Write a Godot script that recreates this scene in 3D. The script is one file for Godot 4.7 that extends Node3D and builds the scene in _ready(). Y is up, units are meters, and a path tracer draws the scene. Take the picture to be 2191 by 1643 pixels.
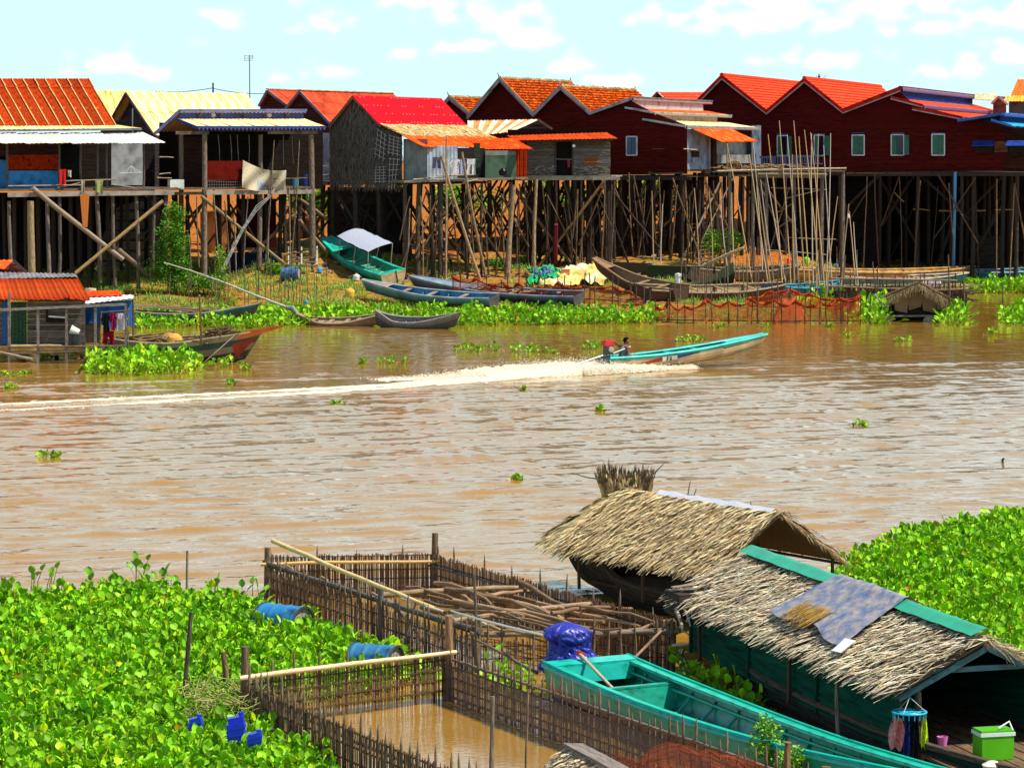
extends Node3D

# A stilt village on a brown river, seen from the opposite bank.
# Metres, y up, the camera looks along -z. at() and water_at() turn a sight line into a point in the world.

const FOCAL := 6000.0
const EYE := Vector3(0,7.2,0)
var tilt := atan(481.5/FOCAL)
var rng := RandomNumberGenerator.new()
var M := {}
var org := {}
var bumps := FastNoiseLite.new()
var soft := FastNoiseLite.new()
const ORDINAL := ["first","second","third","fourth","fifth","sixth","seventh","eighth","ninth","tenth","eleventh","twelfth","thirteenth","fourteenth","fifteenth","sixteenth","seventeenth","eighteenth","nineteenth","twentieth","twenty-first","twenty-second","twenty-third","twenty-fourth","twenty-fifth","twenty-sixth","twenty-seventh","twenty-eighth","twenty-ninth","thirtieth","thirty-first","thirty-second","thirty-third","thirty-fourth"]

class Shape:
	var v := PackedVector3Array()
	var n := PackedVector3Array()
	var c := PackedColorArray()
	var t := PackedVector2Array()

	func put(p: Vector3,nn: Vector3,col: Color,uv: Vector2) -> void:
		v.push_back(p); n.push_back(nn); c.push_back(col); t.push_back(uv)

	func tri(a: Vector3,b: Vector3,d: Vector3,col: Color,ua := Vector2.ZERO,ub := Vector2(1,0),ud := Vector2(0,1)) -> void:
		var nn := (d - a).cross(b - a).normalized()
		put(a,nn,col,ua); put(b,nn,col,ub); put(d,nn,col,ud)

	func quad(a: Vector3,b: Vector3,d: Vector3,e: Vector3,col: Color) -> void:
		var w := a.distance_to(b)
		var h := b.distance_to(d)
		var off := Vector2(fposmod(a.x*0.37 + a.z*0.71,1.0),fposmod(a.y*0.53 + a.x*0.19,1.0))*7.0
		tri(a,b,d,col,off,off + Vector2(w,0),off + Vector2(w,h))
		tri(a,d,e,col,off,off + Vector2(w,h),off + Vector2(0,h))

	func stri(a: Vector3,b: Vector3,d: Vector3,na: Vector3,nb: Vector3,nd: Vector3,ca: Color,cb: Color,cd: Color,ua: Vector2,ub: Vector2,ud: Vector2) -> void:
		if (d - a).cross(b - a).dot(na + nb + nd) >= 0.0:
			put(a,na,ca,ua); put(b,nb,cb,ub); put(d,nd,cd,ud)
		else:
			put(a,na,ca,ua); put(d,nd,cd,ud); put(b,nb,cb,ub)

	# a grid of points as a smooth sheet: rows of equal length
	func sheet(rows: Array,cols: Array,uvk := 1.0) -> void:
		var nr := rows.size()
		var nc: int = rows[0].size()
		var nm := []
		for i in nr:
			var line := PackedVector3Array()
			for j in nc:
				var du: Vector3 = rows[i][mini(j + 1,nc - 1)] - rows[i][maxi(j - 1,0)]
				var dv: Vector3 = rows[mini(i + 1,nr - 1)][j] - rows[maxi(i - 1,0)][j]
				line.push_back(du.cross(dv).normalized())
			nm.append(line)
		var lens := [0.0]
		for i in range(1,nr):
			lens.append(lens[-1] + (rows[i][nc/2] as Vector3).distance_to(rows[i - 1][nc/2]))
		for i in nr - 1:
			var x0 := 0.0
			for j in nc - 1:
				var x1: float = x0 + (rows[i][j + 1] as Vector3).distance_to(rows[i][j])
				var ua := Vector2(x0,lens[i])*uvk
				var ub := Vector2(x1,lens[i])*uvk
				var uc := Vector2(x1,lens[i + 1])*uvk
				var ud := Vector2(x0,lens[i + 1])*uvk
				var k0: Color = cols[i][j] if cols[i] is Array else cols[i]
				stri(rows[i][j],rows[i][j + 1],rows[i + 1][j + 1],nm[i][j],nm[i][j + 1],nm[i + 1][j + 1],k0,k0,k0,ua,ub,uc)
				stri(rows[i][j],rows[i + 1][j + 1],rows[i + 1][j],nm[i][j],nm[i + 1][j + 1],nm[i + 1][j],k0,k0,k0,ua,uc,ud)
				x0 = x1

	# an oriented box: middle and three half edges
	func box(m: Vector3,x: Vector3,y: Vector3,z: Vector3,col: Color) -> void:
		for s in [-1.0,1.0]:
			quad(m + x*s - y - z*s,m + x*s - y + z*s,m + x*s + y + z*s,m + x*s + y - z*s,col)
			quad(m + y*s - x - z*s,m + y*s + x - z*s,m + y*s + x + z*s,m + y*s - x + z*s,col)
			quad(m + z*s - x - y*s,m + z*s + x - y*s,m + z*s + x + y*s,m + z*s - x + y*s,col)

	func cube(m: Vector3,size: Vector3,col: Color) -> void:
		box(m,Vector3(size.x/2,0,0),Vector3(0,size.y/2,0),Vector3(0,0,size.z/2),col)

	# a beam from a to b, w across and h along up
	func beam(a: Vector3,b: Vector3,w: float,h: float,col: Color,up := Vector3.UP) -> void:
		var d := (b - a)
		var side := d.cross(up).normalized()
		if side == Vector3.ZERO:
			side = Vector3.RIGHT
		var u := side.cross(d).normalized()
		box((a + b)/2,d/2,u*h/2,side*w/2,col)

	# a slab between four corners (in ring order), thickened along its normal
	func slab(a: Vector3,b: Vector3,d: Vector3,e: Vector3,th: float,col: Color) -> void:
		var nn := (d - a).cross(e - b).normalized()*th*0.5
		quad(a + nn,b + nn,d + nn,e + nn,col)
		quad(e - nn,d - nn,b - nn,a - nn,col)
		var r := [a,b,d,e]
		for i in 4:
			var p: Vector3 = r[i]
			var q: Vector3 = r[(i + 1) % 4]
			quad(p - nn,q - nn,q + nn,p + nn,col)

	# a round rod through points with radii
	func tube(pts: Array,rad: Array,sides: int,col: Color,col2 = null) -> void:
		var m := pts.size()
		var c2: Color = col if col2 == null else col2
		var side := Vector3.ZERO
		var rings := []
		var lens := 0.0
		for i in m:
			var d: Vector3 = (pts[mini(i + 1,m - 1)] - pts[maxi(i - 1,0)]).normalized()
			if side == Vector3.ZERO:
				side = d.cross(Vector3.UP if absf(d.y) < 0.9 else Vector3.RIGHT).normalized()
			side = (side - d*side.dot(d)).normalized()
			var up := d.cross(side)
			if i > 0:
				lens += (pts[i] as Vector3).distance_to(pts[i - 1])
			var ring := []
			for k in sides + 1:
				var a := TAU*k/sides
				var o := side*cos(a) + up*sin(a)
				ring.append([pts[i] + o*rad[i],o,Vector2(lens,k/float(sides)*TAU*maxf(rad[0],0.02))])
			rings.append(ring)
		for i in m - 1:
			var ka := col.lerp(c2,i/float(m - 1))
			var kb := col.lerp(c2,(i + 1)/float(m - 1))
			for k in sides:
				var a: Array = rings[i][k]
				var b: Array = rings[i][k + 1]
				var d: Array = rings[i + 1][k + 1]
				var e: Array = rings[i + 1][k]
				stri(a[0],b[0],d[0],a[1],b[1],d[1],ka,ka,kb,a[2],b[2],d[2])
				stri(a[0],d[0],e[0],a[1],d[1],e[1],ka,kb,kb,a[2],d[2],e[2])
		for i in [0,m - 1]:
			if rad[i] > 0.003:
				for k in sides:
					tri(pts[i],rings[i][k][0],rings[i][k + 1][0],col if i == 0 else c2)

	# turned solid about a vertical axis through o: profile of (radius, height); basis turns it
	func lathe(o: Vector3,prof: Array,sides: int,col: Color,bs := Basis.IDENTITY) -> void:
		for i in prof.size() - 1:
			var p: Vector2 = prof[i]
			var q: Vector2 = prof[i + 1]
			var sl := Vector2(q.y - p.y,p.x - q.x).normalized()
			for k in sides:
				var a0 := TAU*k/sides
				var a1 := TAU*(k + 1)/sides
				var r0 := Vector3(cos(a0),0,sin(a0))
				var r1 := Vector3(cos(a1),0,sin(a1))
				var up := Vector3.UP
				var n0 := bs*(r0*sl.x + up*sl.y)
				var n1 := bs*(r1*sl.x + up*sl.y)
				var A := o + bs*(r0*p.x + up*p.y)
				var B := o + bs*(r1*p.x + up*p.y)
				var C := o + bs*(r1*q.x + up*q.y)
				var E := o + bs*(r0*q.x + up*q.y)
				stri(A,B,C,n0,n1,n1,col,col,col,Vector2(a0,p.y),Vector2(a1,p.y),Vector2(a1,q.y))
				stri(A,C,E,n0,n1,n0,col,col,col,Vector2(a0,p.y),Vector2(a1,q.y),Vector2(a0,q.y))

	func mesh() -> ArrayMesh:
		var m := ArrayMesh.new()
		var a := []
		a.resize(Mesh.ARRAY_MAX)
		a[Mesh.ARRAY_VERTEX] = v; a[Mesh.ARRAY_NORMAL] = n; a[Mesh.ARRAY_COLOR] = c; a[Mesh.ARRAY_TEX_UV] = t
		m.add_surface_from_arrays(Mesh.PRIMITIVE_TRIANGLES,a)
		return m

# the upright plane of a facade: o on it, ex along it to the right, ez into the building
class Front:
	var o: Vector3
	var ex: Vector3
	var ez: Vector3
	var tilt: float

	func p(u: float,h: float,w := 0.0) -> Vector3:
		return Vector3(o.x,0,o.z) + ex*u + Vector3(0,h,0) + ez*w

	func px(x: float,y: float,w := 0.0) -> Vector3:
		var d := Vector3((x - 1095.5)/FOCAL,(821.5 - y)/FOCAL,-1).rotated(Vector3.RIGHT,-tilt)
		return EYE + d*((Vector3(o.x,EYE.y,o.z) + ez*w - EYE).dot(ez)/d.dot(ez))

	func uh(x: float,y: float,w := 0.0) -> Vector2:
		var q := px(x,y,w) - Vector3(o.x,0,o.z)
		return Vector2(q.dot(ex),q.y)

func front(x: float,d: float,turn: float) -> Front:
	var f := Front.new()
	var a := deg_to_rad(turn)
	f.tilt = tilt
	f.o = at(x,340,d)
	f.ex = Vector3(cos(a),0,sin(a))
	f.ez = Vector3(sin(a),0,-cos(a))
	return f

func sight(x: float,y: float) -> Vector3:
	return Vector3((x - 1095.5)/FOCAL,(821.5 - y)/FOCAL,-1).rotated(Vector3.RIGHT,-tilt)

func at(x: float,y: float,d: float) -> Vector3:
	var r := sight(x,y)
	return EYE + r*(d/-r.z)

func water_at(x: float,y: float,h := 0.0) -> Vector3:
	var r := sight(x,y)
	return EYE + r*((h - EYE.y)/r.y)

func rf(a: float,b: float) -> float:
	return rng.randf_range(a,b)

func rv(k: float) -> Vector3:
	return Vector3(rf(-k,k),rf(-k,k),rf(-k,k))

func shade(c: Color,k: float) -> Color:
	var s := 1.0 + rf(-k,k)
	return Color(c.r*s,c.g*s,c.b*s)

func thing(called: String,label: String,category: String,where: Vector3,group := "") -> Node3D:
	var o := Node3D.new()
	o.name = called
	o.position = where
	add_child(o,true)
	org[o] = where
	return tag(o,label,category,group)

func tag(o: Node,label: String,category: String,group := "") -> Node:
	o.set_meta("label",label)
	o.set_meta("category",category)
	if group:
		o.set_meta("group",group)
	return o

# commits a shape as one named mesh; a part's points are taken from the world into its thing
func obj(called: String,s: Shape,m: Material,parent: Node = null,kind := "") -> MeshInstance3D:
	var o := MeshInstance3D.new()
	o.name = called
	var base: Vector3 = org[parent] if parent else Vector3.ZERO
	if base != Vector3.ZERO:
		for i in s.v.size():
			s.v[i] -= base
	o.mesh = s.mesh()
	o.material_override = m
	if kind:
		o.set_meta("kind",kind)
	(parent if parent else self).add_child(o,true)
	org[o] = base
	return o

# a thing that is one mesh: based where it stands
func solo(called: String,s: Shape,m: Material,label: String,category: String,group := "",where = null) -> MeshInstance3D:
	var base: Vector3
	if where == null:
		var lo := s.v[0]
		var hi := s.v[0]
		for q in s.v:
			lo = lo.min(q); hi = hi.max(q)
		base = Vector3((lo.x + hi.x)/2,lo.y,(lo.z + hi.z)/2)
	else:
		base = where
	for i in s.v.size():
		s.v[i] -= base
	var o := obj(called,s,m)
	o.position = base
	org[o] = base
	tag(o,label,category,group)
	return o

func structure(called: String,s: Shape,m: Material) -> MeshInstance3D:
	return obj(called,s,m,null,"structure")

# points of a slightly crooked stick
func crooked(a: Vector3,b: Vector3,bend: float,count := 5) -> Array:
	var pts := []
	var side := rv(1).normalized()*bend
	for i in count:
		var k := i/float(count - 1)
		pts.append(a.lerp(b,k) + side*sin(k*PI) + rv(bend*0.25 if i > 0 and i < count - 1 else 0.0))
	return pts

func radii(r0: float,r1: float,count := 5) -> Array:
	var r := []
	for i in count:
		r.append(lerpf(r0,r1,i/float(count - 1)))
	return r

func stick(s: Shape,a: Vector3,b: Vector3,r0: float,r1: float,col: Color,bend := 0.02,sides := 6) -> void:
	s.tube(crooked(a,b,bend),radii(r0,r1),sides,col,shade(col,0.15))

func pole(parent: Node,called: String,a: Vector3,b: Vector3,r0: float,r1: float,col: Color,bend := 0.02,m: Material = null,sides := 6) -> MeshInstance3D:
	var s := Shape.new()
	stick(s,a,b,r0,r1,col,bend,sides)
	return obj(called,s,m if m else M.wood,parent)

func noise_tex(seed_: int,freq: float,ramp: Array,size := 256,octaves := 4,normal := 0.0,kind := FastNoiseLite.TYPE_SIMPLEX_SMOOTH) -> NoiseTexture2D:
	var t := NoiseTexture2D.new()
	var f := FastNoiseLite.new()
	f.seed = seed_
	f.noise_type = kind
	f.frequency = freq
	f.fractal_octaves = octaves
	t.width = size; t.height = size
	t.seamless = true
	t.noise = f
	if normal > 0.0:
		t.as_normal_map = true
		t.bump_strength = normal
	else:
		var g := Gradient.new()
		g.offsets = PackedFloat32Array(range(ramp.size()).map(func(i): return i/float(ramp.size() - 1)))
		g.colors = PackedColorArray(ramp)
		t.color_ramp = g
	return t

func grey(v: float) -> Color:
	return Color(v,v,v)

func mat(rough: float,tex: Texture2D = null,scale := Vector3.ONE,nrm: Texture2D = null,nk := 1.0) -> StandardMaterial3D:
	var m := StandardMaterial3D.new()
	m.vertex_color_use_as_albedo = true
	m.roughness = rough
	m.cull_mode = BaseMaterial3D.CULL_DISABLED
	if tex:
		m.albedo_texture = tex
	m.uv1_scale = scale
	if nrm:
		m.normal_enabled = true
		m.normal_texture = nrm
		m.normal_scale = nk
	return m

func make_materials() -> void:
	var grain := noise_tex(11,0.02,[grey(0.45),grey(0.8),grey(0.95),grey(0.7),grey(1.0)],256,5)
	var grain_n := noise_tex(11,0.02,[],256,5,6.0)
	var blotch := noise_tex(21,0.012,[grey(0.6),grey(0.85),grey(1.0),grey(0.9)],256,5)
	var blotch_n := noise_tex(22,0.03,[],256,4,4.0)
	var fine := noise_tex(25,0.06,[grey(0.65),grey(0.9),grey(1.0)],256,3)
	M.wood = mat(0.85,grain,Vector3(0.35,3.0,1),grain_n,0.8)
	M.bamboo = mat(0.45,noise_tex(12,0.03,[grey(0.7),grey(1.0),grey(0.9)],256,3),Vector3(0.6,4.0,1))
	M.plank = mat(0.9,grain,Vector3(0.25,2.2,1),grain_n,0.7)
	M.siding = mat(0.9,grain,Vector3(0.12,0.9,1),grain_n,0.4)
	M.siding.metallic_specular = 0.2
	M.sheet = mat(0.6,blotch,Vector3(0.4,0.4,1))
	M.wall = mat(0.85,blotch,Vector3(0.3,0.3,1))
	M.paint = mat(0.4,noise_tex(31,0.008,[grey(0.72),grey(0.9),grey(1.0)],256,5),Vector3(0.5,0.5,1),blotch_n,0.15)
	M.gloss = mat(0.5,noise_tex(32,0.01,[grey(0.85),grey(1.0)],256,4),Vector3(0.5,0.5,1))
	M.rust = mat(0.8,noise_tex(41,0.009,[Color(0.42,0.13,0.05),Color(0.66,0.22,0.06),Color(0.78,0.3,0.08),Color(0.62,0.2,0.07),Color(0.95,0.62,0.3)],512,6),Vector3(0.45,0.45,1))
	M.orange_rust = mat(0.7,noise_tex(42,0.008,[Color(0.78,0.24,0.08),Color(0.9,0.33,0.1),Color(0.93,0.38,0.13),Color(0.97,0.66,0.36)],512,6),Vector3(0.3,0.5,1))
	M.pale_rust = mat(0.65,noise_tex(43,0.01,[Color(0.98,0.92,0.78),Color(0.97,0.88,0.68),Color(0.94,0.76,0.48),Color(0.85,0.54,0.24)],512,5),Vector3(0.9,0.12,1))
	M.tile = mat(0.75,fine,Vector3(0.8,0.8,1))
	M.lichen = mat(0.9,noise_tex(44,0.022,[Color(0.34,0.13,0.06),Color(0.5,0.18,0.06),Color(0.62,0.24,0.07),Color(0.9,0.42,0.08),Color(1.0,0.62,0.15)],512,5),Vector3(0.35,0.35,1))
	M.cloth = mat(0.95,fine,Vector3(1,1,1),blotch_n,0.5)
	M.cloth.backlight_enabled = true
	M.cloth.backlight = Color(0.25,0.25,0.25)
	M.tarp = mat(0.5,noise_tex(51,0.014,[Color(0.3,0.36,0.52),Color(0.46,0.49,0.57),Color(0.62,0.58,0.56),Color(0.72,0.66,0.6)],512,6),Vector3(0.55,0.55,1),blotch_n,0.8)
	M.plastic = mat(0.35,null,Vector3.ONE,blotch_n,0.1)
	M.thatch = mat(0.85,grain,Vector3(1.5,6,1))
	M.soil = mat(0.95,noise_tex(61,0.02,[Color(0.55,0.42,0.28),Color(0.75,0.6,0.4),Color(0.88,0.76,0.54),Color(0.68,0.62,0.38)],512,6),Vector3(0.22,0.22,1),blotch_n,1.0)
	M.leaf = mat(0.42)
	M.leaf.metallic_specular = 0.3
	M.leaf.backlight_enabled = true
	M.leaf.backlight = Color(0.42,0.5,0.08)
	M.grass = mat(0.6)
	M.grass.backlight_enabled = true
	M.grass.backlight = Color(0.4,0.45,0.1)
	M.foam = mat(0.7)
	M.net = mat(0.9)
	M.net.albedo_color = Color(1,1,1,0.5)
	M.net.transparency = BaseMaterial3D.TRANSPARENCY_ALPHA
	for q in [M.gloss,M.tile,M.sheet,M.rust,M.orange_rust,M.pale_rust,M.lichen,M.wall,M.wood,M.plank,M.thatch,M.cloth,M.soil]:
		q.metallic_specular = 0.15
	M.cover = mat(0.4,null,Vector3.ONE,blotch_n,0.4)
	M.mesh_film = mat(0.9)
	M.mesh_film.albedo_color = Color(1,1,1,0.3)
	M.mesh_film.transparency = BaseMaterial3D.TRANSPARENCY_ALPHA
	M.fibre = mat(0.3,noise_tex(33,0.012,[Color(0.62,0.6,0.5),Color(0.9,0.92,0.9),Color(1,1,1),Color(0.95,1,1)],512,6),Vector3(0.5,0.8,1),blotch_n,0.12)
	M.froth = mat(0.8)
	M.froth.albedo_color = Color(1,1,1,0.45)
	M.froth.transparency = BaseMaterial3D.TRANSPARENCY_ALPHA
	M.film = mat(0.3)
	M.film.albedo_color = Color(1,1,1,0.6)
	M.film.transparency = BaseMaterial3D.TRANSPARENCY_ALPHA
	M.drum = mat(0.55,noise_tex(52,0.012,[Color(0.5,0.42,0.38),Color(0.9,0.95,1.0),Color(1,1,1),Color(0.8,0.9,1.0)],256,5),Vector3(0.25,0.5,1))
	M.dark = mat(0.9)
	M.skin = mat(0.55)
	M.metal = mat(0.4)
	M.metal.metallic = 0.7
	M.glass = mat(0.1)
	M.water = mat(0.06,null,Vector3(0.55,0.9,1),noise_tex(71,0.018,[],512,4,5.0),0.26)
	M.water.metallic_specular = 0.7
	M.water.clearcoat_enabled = true
	M.water.clearcoat = 0.32
	M.water.clearcoat_roughness = 0.08

func _ready() -> void:
	rng.seed = 20240611
	bumps.seed = 5; bumps.frequency = 1.0; bumps.fractal_octaves = 3
	soft.seed = 9; soft.frequency = 1.0; soft.fractal_octaves = 2
	# camera
	var cam := Camera3D.new()
	cam.name = "camera"
	cam.position = EYE
	cam.rotation = Vector3(-tilt,0,0)
	cam.fov = rad_to_deg(2.0*atan(821.5/FOCAL))
	cam.near = 0.5
	cam.far = 3000.0
	add_child(cam)
	cam.current = true
	# sky and exposure
	var sky_mat := ProceduralSkyMaterial.new()
	sky_mat.sky_top_color = Color(0.1,0.26,0.55)
	sky_mat.sky_horizon_color = Color(0.765,0.893,0.918)
	sky_mat.sky_curve = 0.55
	sky_mat.sky_energy_multiplier = 1.0
	sky_mat.ground_bottom_color = Color(0.3,0.24,0.16)
	sky_mat.ground_horizon_color = Color(0.55,0.52,0.45)
	sky_mat.sky_cover = clouds()
	sky_mat.sky_cover_modulate = Color(1,1,1,1)
	var env := Environment.new()
	env.background_mode = Environment.BG_SKY
	env.sky = Sky.new()
	env.sky.sky_material = sky_mat
	env.tonemap_mode = Environment.TONE_MAPPER_LINEAR
	env.tonemap_exposure = 1.4
	env.sdfgi_enabled = true
	env.ssao_enabled = true
	env.ssil_enabled = true
	var we := WorldEnvironment.new()
	we.name = "world_environment"
	we.environment = env
	add_child(we)
	# the sun: high, from the right and a little behind the camera
	var sun := DirectionalLight3D.new()
	sun.name = "sun"
	var high := deg_to_rad(60.0)
	var round_ := deg_to_rad(104.0)
	var to_sun := Vector3(cos(high)*sin(round_),sin(high),-cos(high)*cos(round_))
	sun.basis = Basis.looking_at(-to_sun,Vector3.FORWARD)
	sun.light_energy = 1.6
	sun.light_color = Color(1.0,0.965,0.9)
	sun.light_angular_distance = 0.5
	sun.shadow_enabled = true
	add_child(sun)
	make_materials()
	make_leaf_meshes()
	build_setting()
	build_houses()
	build_far_bank()
	build_river()
	build_near()

# fair-weather cumulus low over the horizon, added to the clear sky
func clouds() -> ImageTexture:
	var im := Image.create(4096,2048,false,Image.FORMAT_RGBA8)
	im.fill(Color(0,0,0,0))
	var f := FastNoiseLite.new()
	f.seed = 77; f.frequency = 1.0; f.fractal_octaves = 5
	# banks in the part of the sky over the village: azimuth, elevation (degrees), half width, half height
	var puffs := [[-1.9,3.12,1.0,0.2],[-0.4,2.85,0.9,0.2],[-3.9,2.75,0.5,0.22],[-5.8,2.72,0.35,0.16],[0.1,2.38,0.65,0.18],[-0.8,2.3,0.4,0.12],[-8.1,1.85,0.55,0.2],[-7.4,1.7,0.5,0.12],[-6.4,2.3,0.25,0.07],[-3.6,1.78,0.3,0.12],[1.2,1.85,0.4,0.12],[-2.0,2.1,0.35,0.06],
		[4.6,2.75,1.2,0.24],[6.0,2.9,1.4,0.36],[7.6,3.0,1.1,0.34],[8.6,2.6,0.7,0.2],[6.3,1.95,0.8,0.16],[10.2,2.75,0.5,0.24],[10.0,2.05,0.6,0.2],[9.1,1.75,0.5,0.14],[2.0,1.5,0.5,0.1],[-4.6,1.65,0.4,0.08]]
	for y in range(860,1024):
		var el := 90.0 - (y + 0.5)/2048.0*180.0
		for x in 4096:
			var az := (x + 0.5)/4096.0*360.0
			az = az - 360.0 if az > 180.0 else az
			var k := 0.0
			var nz := f.get_noise_3d(az*1.3,el*2.6,3.0)
			if absf(az) < 13.0 and el < 4.5:
				for q in puffs:
					var dx: float = (az - q[0] + 0.25*nz)/(q[2]*1.35)
					var dy: float = (el - q[1])/(q[3]*1.5)
					dy = dy*1.9 if dy < 0.0 else dy
					k = maxf(k,smoothstep(0.0,1.5,1.15 - sqrt(dx*dx + dy*dy) + nz*1.7))
			else:
				k = smoothstep(0.12,0.5,f.get_noise_3d(sin(deg_to_rad(az))*9.0,el*0.5,cos(deg_to_rad(az))*9.0) + nz*0.25)*smoothstep(13.0,10.0,el)
			if k > 0.0:
				im.set_pixel(x,y,Color(1,1,1,k*0.6))
	return ImageTexture.create_from_image(im)

# ---------------------------------------------------------------- the setting

# distance of the far water's edge from the camera's side of the river
func shore(x: float) -> float:
	var k := smoothstep(6.5,26.0,x)
	return lerpf(122.5,155.0,k) + soft.get_noise_2d(x*0.25,3.0)*0.9

func ground(x: float,z: float) -> float:
	var t := -z - shore(x)
	if t < 0.0:
		return t*0.12
	var h := minf(t,16.0)*lerpf(0.105,0.05,smoothstep(10.0,26.0,x)) + clampf(t - 16.0,0.0,60.0)*0.055
	h += 1.35*exp(-pow((x + 10.0)/4.2,2.0) - pow((z + 141.0)/5.5,2.0))
	return h + bumps.get_noise_2d(x*0.35,z*0.35)*0.22*minf(t*0.3,1.0) + bumps.get_noise_2d(x*1.3,z*1.3)*0.07

var pens := []     # plan corners of the two fish pens

func in_pen(x: float,z: float) -> bool:
	for p in pens:
		if Geometry2D.is_point_in_polygon(Vector2(x,z),p):
			return true
	return false

const WAVES := [[0.44,0.90,1.62,0.017],[0.40,0.92,1.12,0.014],[0.50,0.86,2.3,0.009],[0.36,0.93,0.8,0.011],[0.3,0.95,0.62,0.009],[-0.05,1.0,0.72,0.007],[0.55,0.83,0.5,0.005]]
var wake := []

func wake_at(x: float) -> float:
	for i in wake.size() - 1:
		if x <= wake[i].x and x >= wake[i + 1].x:
			return lerpf(wake[i].z,wake[i + 1].z,(wake[i].x - x)/(wake[i].x - wake[i + 1].x))
	return -1000.0

func wave(x: float,z: float) -> float:
	if z < -165.0 or absf(x) > 60.0 or z > 0.0:
		return 0.0
	var a := 1.5 + 0.35*soft.get_noise_2d(x*0.11,z*0.16)
	var far := smoothstep(-82.0,-95.0,z)
	a *= lerpf(1.0,0.5,far)
	var calm := 1.0
	if z > -48.0:
		if in_pen(x,z):
			return 0.003*sin(x*5.0 + z*3.0)
		calm = lerpf(1.0,0.55,smoothstep(-46.0,-38.0,z))
	var y := 0.0
	var warp := soft.get_noise_2d(x*0.35,z*0.35)*0.9
	for w in WAVES:
		var g: float = 0.6 + 0.8*soft.get_noise_2d(x*0.42 + w[2]*31.0,z*0.6 + w[2]*17.0)
		var ph: float = (x*w[0] + z*w[1])*TAU/w[2] + warp
		y += w[3]*g*(2.1*pow(0.5 + 0.5*sin(ph + 0.25*sin(ph)),4.0) - 0.55)
	y *= a*calm
	# the boat's wake, a smooth raised band
	var zw := wake_at(x)
	if zw > -900.0:
		var s := z - zw
		var band := exp(-pow(s/2.6,2.0))
		y *= 1.0 - 0.75*band
		y += 0.05*exp(-pow((s - 0.25)/0.5,2.0)) + 0.05*exp(-pow((s - lerpf(0.8,2.8,clampf((3.4 - x)/20.0,0.0,1.0)))/0.6,2.0)) + 0.03*exp(-pow((s + 1.2)/0.9,2.0))
		y += bumps.get_noise_2d(x*2.0,z*2.0)*0.02*band
	return y

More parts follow.
